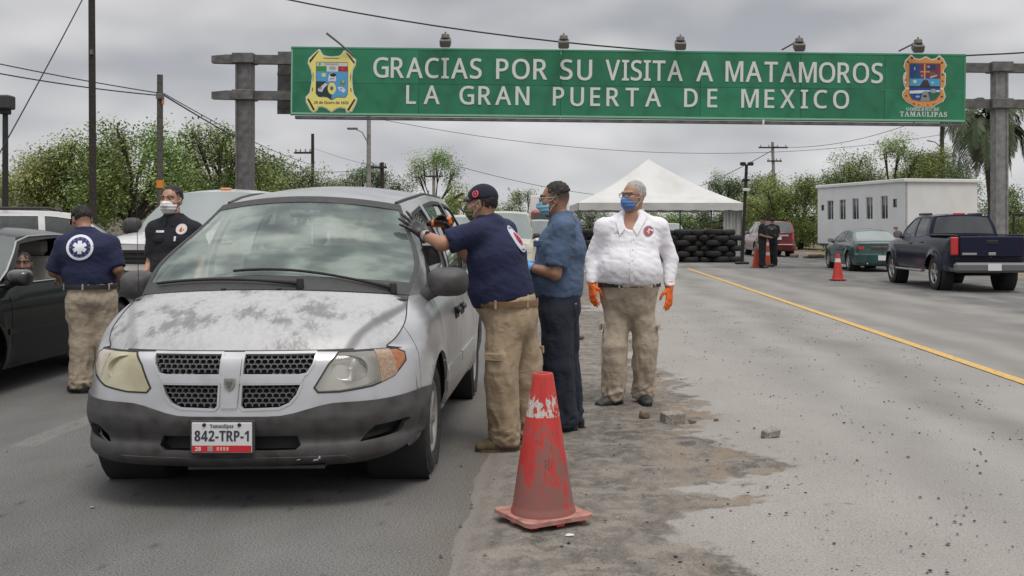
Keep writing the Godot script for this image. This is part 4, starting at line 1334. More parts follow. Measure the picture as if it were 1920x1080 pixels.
# ---------------------------------------------------------------- vehicles
# A body is one plan outline (nose to tail, arc length u, the sign of u is the side) and insets by height.
class Body:
	var P := PackedVector2Array()
	var N := PackedVector2Array()
	var du := 0.02
	var L := 0.0
	var front := PackedVector2Array()
	var side := PackedVector2Array()
	var rear := PackedVector2Array()
	var uf0 := 0.8
	var uf1 := 1.4
	var ur0 := 1.0
	var ur1 := 0.5
	var axles := []
	var wy := 0.33
	var arch := 0.4
	var flare := 0.02
	var top := PackedVector2Array()     # (z, y) of the shoulder line, z falling
	var roll := PackedVector2Array()    # (z, inset) at the shoulder line
	var roll_h := 0.14
	var rail_x := PackedVector2Array()  # (z, half width) of the roof rail
	var rail_y := PackedVector2Array()
	var bulge := 0.03
	var mid := Vector3(0, 0.8, 0)
	var zin := Vector2(-3, 0)

	static func spl(tab: PackedVector2Array, x: float) -> float:
		var m := tab.size()
		var up := tab[m - 1].x > tab[0].x
		if (x <= tab[0].x) == up or x == tab[0].x:
			return tab[0].y
		if (x >= tab[m - 1].x) == up:
			return tab[m - 1].y
		var k := 0
		while k < m - 2 and ((x > tab[k + 1].x) if up else (x < tab[k + 1].x)):
			k += 1
		var a := tab[maxi(k - 1, 0)]
		var d := tab[mini(k + 2, m - 1)]
		var b := tab[k]
		var c := tab[k + 1]
		var t := (x - b.x) / (c.x - b.x)
		var h := c.x - b.x
		var mb := (c.y - a.y) / (c.x - a.x) * h
		var mc := (d.y - b.y) / (d.x - b.x) * h
		if (c.y - b.y) * (b.y - a.y) <= 0:
			mb = 0.0
		if (d.y - c.y) * (c.y - b.y) <= 0:
			mc = 0.0
		var t2 := t * t
		var t3 := t2 * t
		return (2 * t3 - 3 * t2 + 1) * b.y + (t3 - 2 * t2 + t) * mb + (-2 * t3 + 3 * t2) * c.y + (t3 - t2) * mc

	func plan(pts: PackedVector2Array) -> void:
		var dense := PackedVector2Array()
		for k in pts.size() - 1:
			for j in 16:
				dense.append(pts[k].cubic_interpolate(pts[k + 1], pts[k - 1] if k > 0 else Vector2(-pts[1].x, pts[1].y), pts[k + 2] if k + 2 < pts.size() else Vector2(-pts[k].x, pts[k].y), j / 16.0))
		dense.append(pts[-1])
		P.append(dense[0])
		var acc := 0.0
		var want := du
		for k in dense.size() - 1:
			var s := dense[k].distance_to(dense[k + 1])
			while s > 0.0 and acc + s >= want:
				P.append(dense[k].lerp(dense[k + 1], (want - acc) / s))
				want += du
			acc += s
		L = (P.size() - 1) * du
		for k in P.size():
			var d := (P[mini(k + 1, P.size() - 1)] - P[maxi(k - 1, 0)]).normalized()
			N.append(Vector2(-d.y, d.x))

	func uz(z: float) -> float:
		var a := 0
		var b := P.size() - 1
		while b - a > 1:
			var m := (a + b) / 2
			if P[m].y > z:
				a = m
			else:
				b = m
		return du * (a + clampf((P[a].y - z) / maxf(P[a].y - P[b].y, 0.0001), 0, 1))

	func T(z: float) -> float:
		return spl(top, z)

	func pt(u: float, y: float, lift := 0.0) -> Vector3:
		var s := -1.0 if u < 0.0 else 1.0
		var f := minf(absf(u), L - 0.0001) / du
		var k := mini(int(f), P.size() - 2)
		var p := P[k].lerp(P[k + 1], f - k)
		var n := N[k].lerp(N[k + 1], f - k)
		var a := absf(u)
		var wf := 1.0 - smoothstep(uf0, uf1, a)
		var wr := smoothstep(L - ur0, L - ur1, a)
		var ws := clampf(1.0 - wf - wr, 0.0, 1.0)
		var ins := 0.0
		if wf > 0.0:
			ins += wf * spl(front, y)
		if wr > 0.0:
			ins += wr * spl(rear, y)
		if ws > 0.0:
			ins += ws * spl(side, y)
			if roll.size() > 0:
				var h := clampf((y - (T(p.y) - roll_h)) / roll_h, 0.0, 1.3)
				ins += ws * spl(roll, p.y) * h * h
			for az in axles:
				var d := Vector2(p.y - az, y - wy).length() - arch
				if d < 0.25:
					ins -= ws * flare * exp(-pow(maxf(d, 0.0) / 0.07, 2.0))
		return Vector3(s * (p.x - n.x * (ins - lift)), y, p.y - n.y * (ins - lift))

	func inside(q: Vector3) -> Vector3:
		return Vector3(0, clampf(q.y, 0.35, 0.9), clampf(q.z, zin.x, zin.y))

	func belt(s: float, z: float) -> Vector3:
		return pt(s * uz(z), T(z))

	func rail(s: float, z: float) -> Vector3:
		return Vector3(s * spl(rail_x, z), spl(rail_y, z), z)

	func G(s: float, z: float, v: float, lift := 0.0) -> Vector3:    # greenhouse side
		var a := belt(s, z)
		var b := rail(s, z)
		var q := a.lerp(b, v)
		q.x += s * (bulge * sin(PI * clampf(v, 0, 1)) + lift)
		q.z = z
		return q

static func coons(c0: Callable, c1: Callable, d0: Callable, d1: Callable, nu: int, nv: int, disp = null) -> Array:
	var rows := []
	var p00: Vector3 = c0.call(0.0)
	var p10: Vector3 = c0.call(1.0)
	var p01: Vector3 = c1.call(0.0)
	var p11: Vector3 = c1.call(1.0)
	for j in nv + 1:
		var v := float(j) / nv
		var l: Vector3 = d0.call(v)
		var r: Vector3 = d1.call(v)
		var row := PackedVector3Array()
		for i in nu + 1:
			var u := float(i) / nu
			var q: Vector3 = (c0.call(u) as Vector3).lerp(c1.call(u), v) + l.lerp(r, u) - p00.lerp(p10, u).lerp(p01.lerp(p11, u), v)
			if disp != null:
				q += disp.call(u, v, q)
			row.append(q)
		rows.append(row)
	return rows

func wheel(parent: Node3D, at: Vector3, r: float, w: float, side: float, rim_r: float, rim_m: Material, spokes := 5, turn := 0.0) -> void:
	var t := Node3D.new()
	t.name = "wheel"
	parent.add_child(t, true)
	t.transform = Transform3D(Basis(Vector3.UP, turn) * Basis(Vector3(0, side, 0), Vector3(side, 0, 0), Vector3(0, 0, -1)), at)   # local y points out of the car
	var key := "wheel%s_%s_%s_%s" % [r, w, rim_r, spokes]
	if not M.has(key):
		var q := MB.new()
		var h := w / 2
		var pr := [Vector2(rim_r, h - 0.012), Vector2(rim_r + 0.012, h - 0.004), Vector2((rim_r + r) / 2, h + 0.006), Vector2(r - 0.028, h - 0.006), Vector2(r - 0.008, h - 0.024)]
		for k in 4:      # tread grooves
			var y := lerpf(h - 0.03, -h + 0.03, k / 3.0)
			pr.append(Vector2(r, y + 0.014))
			pr.append(Vector2(r, y - 0.012))
			if k < 3:
				pr.append(Vector2(r - 0.009, y - 0.016))
				pr.append(Vector2(r - 0.009, y - 0.022))
		pr.append_array([Vector2(r - 0.01, -h + 0.02), Vector2(r - 0.03, -h), Vector2(rim_r, -h), Vector2(rim_r, -h + 0.02)])
		q.lathe(pr, 40, Transform3D.IDENTITY)
		for k in 56:     # shoulder blocks
			var th := TAU * k / 56
			for s in [1.0, -1.0]:
				q.box(Vector3(cos(th) * (r - 0.006), s * (h - 0.03), sin(th) * (r - 0.006)), Vector3(0.018, 0.034, 0.016), 0.003, Basis(Vector3.UP, -th))
		var rq := MB.new()
		rq.lathe([Vector2(rim_r, h - 0.014), Vector2(rim_r - 0.014, h - 0.008), Vector2(rim_r - 0.03, h - 0.035), Vector2(rim_r - 0.045, -h + 0.02)], 36, Transform3D.IDENTITY, Vector3(0, h, 0))
		rq.lathe([Vector2(0.0, h - 0.012), Vector2(0.035, h - 0.014), Vector2(0.06, h - 0.022), Vector2(0.075, h - 0.05)], 20, Transform3D.IDENTITY, Vector3(0, -1, 0))
		for k in spokes:
			var th := TAU * k / spokes
			var l := rim_r - 0.05
			rq.box(Vector3(cos(th), 0, sin(th)) * (0.03 + l / 2) + Vector3(0, h - 0.034, 0), Vector3(l, 0.03, 0.20 * 2.0 / spokes), 0.012, Basis(Vector3.UP, -th))
		var bq := MB.new()
		bq.lathe([Vector2(0.0, h - 0.09), Vector2(rim_r - 0.04, h - 0.09)], 24, Transform3D.IDENTITY, Vector3(0, -1, 0))
		M[key] = [q.mesh(), rq.mesh(), bq.mesh()]
	put("tyre", M[key][0], M.rubber, t)
	put("rim", M[key][1], rim_m, t)
	put("brake_disc", M[key][2], M.dark_in, t)

func circ(z: float, y: float, r: float, B: Body, s: float) -> PackedVector2Array:
	var q := PackedVector2Array()
	var u0 := B.uz(z)
	for k in 28:
		q.append(Vector2(s * (u0 - r * cos(TAU * k / 28)), y + r * sin(TAU * k / 28)))
	return q

# (z, y) pairs along the side -> (u, y)
func side_poly(B: Body, s: float, a: Array) -> PackedVector2Array:
	var q := PackedVector2Array()
	for k in range(0, a.size(), 2):
		q.append(Vector2(s * B.uz(a[k]), a[k + 1]))
	return q

# follows the shoulder line from z0 to z1
func shoulder(B: Body, z0: float, z1: float, drop := 0.0) -> Array:
	var a := []
	var n := maxi(2, int(absf(z1 - z0) / 0.08))
	for k in n + 1:
		var z := lerpf(z0, z1, float(k) / n)
		a.append_array([z, B.T(z) - drop])
	return a

func body_panel(B: Body, called: String, parent: Node3D, poly: PackedVector2Array, holes: Array, m: Material, rim := 0.015, lift := 0.0, step := Vector2(0.06, 0.05)) -> MeshInstance3D:
	var q := MB.new()
	q.panel(poly, holes, step, func(p): return B.pt(p.x, p.y, lift), rim, B.inside)
	return obj(called, q, m, parent)

func side_glass(B: Body, called: String, parent: Node3D, s: float, a: Array, m: Material, lift := -0.012) -> MeshInstance3D:
	var q := MB.new()
	q.panel(pv(a), [], Vector2(0.12, 0.2), func(p): return B.G(s, p.x, p.y, lift), 0.004, B.inside)
	return obj(called, q, m, parent)

func mirror(parent: Node3D, at: Vector3, s: float, m: Material, size := Vector3(0.2, 0.15, 0.09), face := 1.0) -> void:
	# rounded shell; the reflecting side looks to the rear (-z * face)
	var q := MB.new()
	var rows := []
	for i in 9:
		var th := PI / 2 * i / 8.0
		var row := PackedVector3Array()
		for j in 20:
			var a := TAU * j / 20
			var ca := signf(cos(a)) * pow(absf(cos(a)), 0.65)
			var sa := signf(sin(a)) * pow(absf(sin(a)), 0.65)
			row.append(at + Vector3(s * (size.x * 0.55 + ca * size.x / 2 * pow(sin(th), 0.7)), sa * size.y / 2 * pow(sin(th), 0.7) + 0.02, size.z * cos(th) * face))
		rows.append(row)
	q.grid(rows, at + Vector3(s * size.x * 0.5, 0, -0.2 * face), null, true)
	q.flat(rows[8], Vector3(0, 0, -face))
	q.tube(PackedVector3Array([at + Vector3(-s * 0.03, -size.y * 0.4, 0.02 * face), at + Vector3(s * size.x * 0.12, -size.y * 0.25, 0.03 * face), at + Vector3(s * size.x * 0.4, -size.y * 0.05, 0.03 * face)]), PackedFloat32Array([0.05, 0.042, 0.045]), 10)
	var o := obj("side_mirror", q, m, parent)
	part_box("mirror_glass", o, at + Vector3(s * size.x * 0.55, 0.02, -0.004 * face), Vector3(size.x * 0.8, size.y * 0.75, 0.006), M.chrome, 0.002)

# tub, sills and wheel wells that close the body below and inside
func inner_tub(B: Body, parent: Node3D, zf: float, zr: float, hw: float, floor_y: float, m: Material) -> void:
	var q := MB.new()
	var pts := [Vector3(-hw, floor_y, zf), Vector3(hw, floor_y, zf), Vector3(hw, floor_y, zr), Vector3(-hw, floor_y, zr)]
	q.quad(pts[0], pts[1], pts[2], pts[3], Vector3.UP)
	for k in 4:
		var a: Vector3 = pts[k]
		var b: Vector3 = pts[(k + 1) % 4]
		var ya := minf(B.T(a.z), B.T(b.z)) - 0.12
		q.quad(a, b, Vector3(b.x, ya, b.z), Vector3(a.x, ya, a.z), Vector3(-a.x - b.x, 0, (zf + zr) - a.z - b.z))
	obj("floor_pan", q, m, parent)

func seat(parent: Node3D, x: float, z: float, y: float, m: Material, w := 0.5) -> void:
	var q := MB.new()
	q.box(Vector3(x, y, z), Vector3(w, 0.16, 0.5), 0.06)
	q.box(Vector3(x, y + 0.36, z - 0.28), Vector3(w, 0.62, 0.14), 0.06, Basis(Vector3(1, 0, 0), -0.22))
	var o := obj("seat", q, m, parent)
	part_box("headrest", o, Vector3(x, y + 0.76, z - 0.37), Vector3(0.27, 0.18, 0.1), m, 0.04)

func plate(parent: Node3D, at: Transform3D, text: String, w := 0.3) -> MeshInstance3D:
	var q := MB.new()
	q.box(Vector3.ZERO, Vector3(w, w / 2, 0.006), 0.003)
	var o := put("license_plate", q.mesh(), M.white_plate, parent, at)
	if text:
		lettering(o, "print", text, Transform3D(Basis.IDENTITY, Vector3(0, 0.0, 0.005)), w * 0.85, w * 0.2, M.black, "Droid Sans", 700, 0.002)
	return o

# a plain saloon, estate or pickup cab from numbers; front is +z, axle of the front wheels at z = 0
func make_car(c: Dictionary, root: Node3D) -> Body:
	var B := Body.new()
	var hw: float = c.hw
	var zn: float = c.nose
	var zt: float = c.tail
	var fr: float = c.get("round", 0.35)
	B.plan(PackedVector2Array([Vector2(0, zn), Vector2(hw * 0.35, zn - 0.03), Vector2(hw * 0.68, zn - fr * 0.35), Vector2(hw * 0.88, zn - fr), Vector2(hw * 0.97, zn - fr * 1.9), Vector2(hw, zn - 1.2), Vector2(hw, (zn + zt) / 2), Vector2(hw * 0.99, zt + 1.2), Vector2(hw * 0.95, zt + fr * 1.4), Vector2(hw * 0.86, zt + fr * 0.6), Vector2(hw * 0.66, zt + fr * 0.18), Vector2(hw * 0.35, zt + 0.02), Vector2(0, zt)]))
	var yh: float = c.hood_y
	var yb: float = c.belt_y
	var sill: float = c.sill
	B.front = PackedVector2Array([Vector2(sill - 0.05, 0.08), Vector2(sill + 0.08, 0.0), Vector2(0.5, 0.0), Vector2(0.56, 0.03), Vector2(yh, 0.10)])
	B.side = PackedVector2Array([Vector2(sill - 0.05, 0.07), Vector2(sill + 0.06, 0.03), Vector2(0.5, 0.0), Vector2(0.7, 0.0), Vector2(yb, 0.05), Vector2(yb + 0.1, 0.09)])
	B.rear = PackedVector2Array([Vector2(sill - 0.05, 0.08), Vector2(sill + 0.1, 0.0), Vector2(0.55, 0.0), Vector2(0.6, 0.03), Vector2(yb, c.get("tail_lean", 0.08))])
	B.uf0 = hw * 0.75
	B.uf1 = hw * 1.5
	B.ur0 = hw * 1.4
	B.ur1 = hw * 0.8
	B.axles = [0.0, c.rear_axle]
	B.wy = c.wr
	B.arch = c.wr + 0.06
	B.flare = c.get("flare", 0.015)
	B.zin = Vector2(zt + 0.8, zn - 0.8)
	B.top = PackedVector2Array(c.top)
	B.roll = PackedVector2Array([Vector2(zn, 0.10), Vector2(c.a_base, 0.07), Vector2(c.a_base - 0.4, 0.02), Vector2(c.c_base + 0.2, 0.02), Vector2(c.c_base - 0.2, c.get("rear_roll", 0.06))])
	B.rail_x = PackedVector2Array([Vector2(c.a_top + 0.3, c.roof_hw - 0.02), Vector2(c.a_top - 0.4, c.roof_hw), Vector2(c.c_top, c.roof_hw - 0.01), Vector2(c.c_top - 0.5, c.roof_hw - 0.05)])
	B.rail_y = PackedVector2Array(c.rail_y)
	var P: Material = c.paint
	var za: float = c.a_base
	var zc: float = c.c_base
	var wagon: bool = c.get("wagon", false)
	var uh := B.uz(zn - fr * 0.9)
	var ut: float = B.uz(zt + fr * 0.55)
	# sides with door gaps
	var door_split: float = c.door_split
	var doors_to: float = c.doors_to
	for s in [1.0, -1.0]:
		var arcs := [circ(0.0, c.wr, B.arch, B, s), circ(c.rear_axle, c.wr, B.arch, B, s)]
		var sect := [[zn - fr * 0.9, za - 0.12, "fender"], [za - 0.128, door_split, "front_door"], [door_split - 0.008, doors_to, "rear_door"], [doors_to - 0.008, zt + fr * 0.55, "quarter_panel"]]
		if doors_to >= door_split - 0.02:
			sect.remove_at(2)
		for q in sect:
			var a := shoulder(B, q[0], q[1])
			a.append_array([q[1], sill, q[0], sill])
			var p := side_poly(B, s, a)
			var bits := [p]
			for h in arcs:
				var nx := []
				for e in bits:
					nx.append_array(Geometry2D.clip_polygons(e, h))
				bits = nx
			var mb := MB.new()
			for e in bits:
				mb.panel(e, [], Vector2(0.09, 0.07), func(w): return B.pt(w.x, w.y), 0.02, B.inside)
			var o := obj(q[2], mb, P, root)
			if String(q[2]).ends_with("door"):
				var hz: float = q[1] + 0.16
				var hp := B.pt(s * B.uz(hz), B.T(hz) - 0.13, 0.012)
				part_box("handle", o, hp, Vector3(0.03, 0.035, 0.17), c.get("handle", M.trim), 0.012)
		if c.get("moulding", true):
			var mz := MB.new()
			mz.panel(side_poly(B, s, [-B.arch - 0.03, 0.52, c.rear_axle + B.arch + 0.03, 0.52, c.rear_axle + B.arch + 0.03, 0.57, -B.arch - 0.03, 0.57]), [], Vector2(0.2, 0.05), func(w): return B.pt(w.x, w.y, 0.012), 0.012, B.inside)
			obj("side_moulding", mz, c.get("mould_m", M.trim), root)
		# greenhouse side
		var outl := pv([za, 0.0, c.a_top, 1.0, c.c_top, 1.0, zc, 0.0])
		var wins := []
		for w in c.windows:
			wins.append(pv(w))
		var gq := MB.new()
		gq.panel(outl, wins, Vector2(0.1, 0.2), func(w): return B.G(s, w.x, w.y), 0.02, B.inside)
		obj("window_frame", gq, c.get("frame_m", P), root)
		for wi in c.windows.size():
			if wi in c.get("open", []) and s == c.get("open_side", 1.0):
				continue
			side_glass(B, "side_window", root, s, c.windows[wi], c.glass)
		for mw in [[0.0, 0], [c.rear_axle, 1]]:
			wheel(root, Vector3(s * (hw - c.tw / 2 - 0.015), c.wr, mw[0]), c.wr, c.tw, s, c.wr * 0.62, c.get("rim_m", M.alloy), 5)
			var wq := MB.new()
			wq.lathe([Vector2(B.arch + 0.0, 0.0), Vector2(B.arch, -0.28), Vector2(0.0, -0.281)], 24, Transform3D(Basis(Vector3(0, s, 0), Vector3(s, 0, 0), Vector3(0, 0, -1)), Vector3(s * (hw - 0.06), c.wr, mw[0])), Vector3(s * 3.0, c.wr, mw[0]))
			obj("wheel_well", wq, M.dark_in, root)
		if c.get("mirrors", true):
			mirror(root, B.G(s, za - 0.22, 0.12, 0.0), s, c.get("mirror_m", M.trim), c.get("mirror_size", Vector3(0.2, 0.13, 0.09)))
	# nose and tail
	var fp := PackedVector2Array()
	for k in 21:
		fp.append(Vector2(lerpf(-uh, uh, k / 20.0), yh - 0.002))
	fp.append_array([Vector2(uh, 0.56), Vector2(-uh, 0.56)])
	body_panel(B, "front_panel", root, fp, [], P, 0.02)
	body_panel(B, "front_bumper", root, PackedVector2Array([Vector2(-uh - 0.1, 0.55), Vector2(uh + 0.1, 0.55), Vector2(uh + 0.1, sill), Vector2(-uh - 0.1, sill)]), [], c.get("bumper_m", P), 0.02, 0.02)
	var ytail: float = c.tail_y
	for s in [1.0, -1.0]:
		body_panel(B, "tail_panel", root, PackedVector2Array([Vector2(s * ut, 0.56), Vector2(s * (B.L - 0.0005), 0.56), Vector2(s * (B.L - 0.0005), ytail), Vector2(s * ut, B.T(zt + fr * 0.55))]), [], P, 0.0)
		body_panel(B, "rear_bumper", root, PackedVector2Array([Vector2(s * (ut - 0.12), sill), Vector2(s * (B.L - 0.0005), sill), Vector2(s * (B.L - 0.0005), 0.55), Vector2(s * (ut - 0.12), 0.55)]), [], c.get("bumper_m", P), 0.0, 0.03)
		if c.has("tail_light"):
			var tl: Array = c.tail_light
			body_panel(B, "tail_light", root, PackedVector2Array([Vector2(s * (ut - tl[0]), tl[2]), Vector2(s * (ut + tl[1]), tl[2]), Vector2(s * (ut + tl[1]), tl[3]), Vector2(s * (ut - tl[0]), tl[3])]), [], M.lamp_red, 0.02, 0.012, Vector2(0.04, 0.04))
		if c.has("head_light"):
			var hl: Array = c.head_light
			body_panel(B, "headlight", root, PackedVector2Array([Vector2(s * (uh - hl[0]), hl[2]), Vector2(s * (uh + hl[1]), hl[2]), Vector2(s * (uh + hl[1]), hl[3]), Vector2(s * (uh - hl[0]), hl[3])]), [], M.lamp_clear, 0.02, 0.012, Vector2(0.04, 0.04))
	if c.has("grille"):
		var gr: Array = c.grille
		var gp := PackedVector2Array([Vector2(-gr[0], gr[1]), Vector2(gr[0], gr[1]), Vector2(gr[0], gr[2]), Vector2(-gr[0], gr[2])])
		var go := body_panel(B, "grille", root, gp, [], M.black, 0.01, 0.008)
		for k in 3:
			var yy := lerpf(gr[1], gr[2], (k + 0.5) / 3.0)
			body_panel(B, "slat", go, PackedVector2Array([Vector2(-gr[0], yy - 0.012), Vector2(gr[0], yy - 0.012), Vector2(gr[0], yy + 0.012), Vector2(-gr[0], yy + 0.012)]), [], c.get("grille_m", M.trim), 0.02, 0.02)
	# curves for the top surfaces
	var cowl := func(t: float) -> Vector3:
		var x := t * 2.0 - 1.0
		var e := B.G(1.0, za, 0.0)
		return Vector3(e.x * x, e.y + 0.035 * (1 - x * x), za + c.cowl_bow * (1 - x * x))
	var header := func(t: float) -> Vector3:
		var x := t * 2.0 - 1.0
		var e := B.G(1.0, c.a_top, 1.0)
		return Vector3(e.x * x, e.y + c.roof_crown * (1 - x * x), c.a_top + 0.09 * (1 - x * x))
	var rhead := func(t: float) -> Vector3:
		var x := t * 2.0 - 1.0
		var e := B.G(1.0, c.c_top, 1.0)
		return Vector3(e.x * x, e.y + c.roof_crown * (1 - x * x), c.c_top - 0.07 * (1 - x * x))
	var rbase := func(t: float) -> Vector3:
		var x := t * 2.0 - 1.0
		var e := B.G(1.0, zc, 0.0)
		return Vector3(e.x * x, e.y + (0.0 if wagon else 0.02) * (1 - x * x), zc - c.get("rear_bow", 0.12) * (1 - x * x))
	var nose_top := func(t: float) -> Vector3: return B.pt(lerpf(-uh, uh, t), lerpf(yh, B.T(zn - fr * 0.9), pow(absf(t * 2 - 1), 2.0)))
	var hood := MB.new()
	hood.grid(coons(nose_top, cowl, func(v): return B.belt(-1.0, lerpf(zn - fr * 0.9, za, v)), func(v): return B.belt(1.0, lerpf(zn - fr * 0.9, za, v)), 18, 14, func(u, v, _q): return Vector3(0, 0.035 * sin(PI * u) * sin(PI * v), 0)), Vector3(0, 0.2, zn - 0.8), func(q): return Vector2(q.x, q.z))
	obj("hood", hood, c.get("hood_m", P), root)
	var ws := MB.new()
	ws.grid(coons(cowl, header, func(v): return B.G(-1.0, lerpf(za, c.a_top, v), v), func(v): return B.G(1.0, lerpf(za, c.a_top, v), v), 16, 10), Vector3(0, 0.7, za - 1.2))
	obj("windscreen", ws, c.get("screen", c.glass), root)
	var rf := MB.new()
	rf.grid(coons(header, rhead, func(v): return B.rail(-1.0, lerpf(c.a_top, c.c_top, v)), func(v): return B.rail(1.0, lerpf(c.a_top, c.c_top, v)), 14, 16, func(u, v, _q): return Vector3(0, 0.02 * sin(PI * v) * sin(PI * u), 0)), Vector3(0, 0.5, (c.a_top + c.c_top) / 2))
	obj("roof", rf, P, root)
	# frame strip round the rear glass, then the glass a little inside it
	var rg := MB.new()
	rg.grid(coons(rbase, rhead, func(v): return B.G(-1.0, lerpf(zc, c.c_top, v), v), func(v): return B.G(1.0, lerpf(zc, c.c_top, v), v), 14, 8), Vector3(0, 0.7, zc + 1.2))
	obj("rear_frame", rg, P, root)
	var gi: Vector3 = (rhead.call(0.5) - rbase.call(0.5)).normalized()
	var gn := gi.cross(Vector3.RIGHT).normalized()
	if gn.z > 0:
		gn = -gn
	var rows := coons(rbase, rhead, func(v): return B.G(-1.0, lerpf(zc, c.c_top, v), v), func(v): return B.G(1.0, lerpf(zc, c.c_top, v), v), 14, 8)
	var gl := []
	var fx: float = c.get("glass_x", 0.88)
	var gy: Array = c.get("glass_y", [0.10, 0.92])
	for j in 7:
		var v := lerpf(gy[0], gy[1], j / 6.0) * 8.0
		var jj := mini(int(v), 7)
		var row := PackedVector3Array()
		for i in 13:
			var u := (0.5 + (i / 12.0 - 0.5) * fx) * 14.0
			var ii := mini(int(u), 13)
			var a: Vector3 = rows[jj][ii].lerp(rows[jj][ii + 1], u - ii)
			var b: Vector3 = rows[jj + 1][ii].lerp(rows[jj + 1][ii + 1], u - ii)
			row.append(a.lerp(b, v - jj) + gn * 0.008)
		gl.append(row)
	var gq2 := MB.new()
	gq2.grid(gl, Vector3(0, 0.7, zc + 1.2))
	obj("rear_window", gq2, c.get("rear_glass", M.far_glass), root)
	# deck behind the cab
	if c.get("deck", true) and not wagon:
		var tail_top := func(t: float) -> Vector3:
			var a := (t * 2 - 1)
			var s := -1.0 if a < 0 else 1.0
			return B.pt(s * lerpf(B.L - 0.0005, ut, absf(a)), lerpf(ytail, B.T(zt + fr * 0.55), absf(a)))
		var dk := MB.new()
		dk.grid(coons(tail_top, rbase, func(v): return B.belt(-1.0, lerpf(zt + fr * 0.55, zc, v)), func(v): return B.belt(1.0, lerpf(zt + fr * 0.55, zc, v)), 16, 8, func(u, v, _q): return Vector3(0, 0.015 * sin(PI * u) * sin(PI * v), 0)), Vector3(0, 0.2, zc))
		obj("trunk_lid", dk, P, root)
	inner_tub(B, root, za + 0.1, zc + 0.05 if wagon else zc - 0.1, hw - 0.12, sill + 0.05, M.dark_in)
	part_box("underbody", root, Vector3(0, sill + 0.0, (zn + zt) / 2), Vector3(hw * 1.35, 0.08, (zn - zt) * 0.86), M.black)
	if c.get("seats", true):
		for x in [-0.38, 0.38]:
			seat(root, x, za - 1.15, sill + 0.28, c.get("seat_m", M.seat))
		var db := MB.new()
		db.box(Vector3(0, B.T(za) - 0.10, za - 0.16), Vector3(hw * 1.6, 0.22, 0.42), 0.08)
		obj("dashboard", db, M.dark_in, root)
	return B

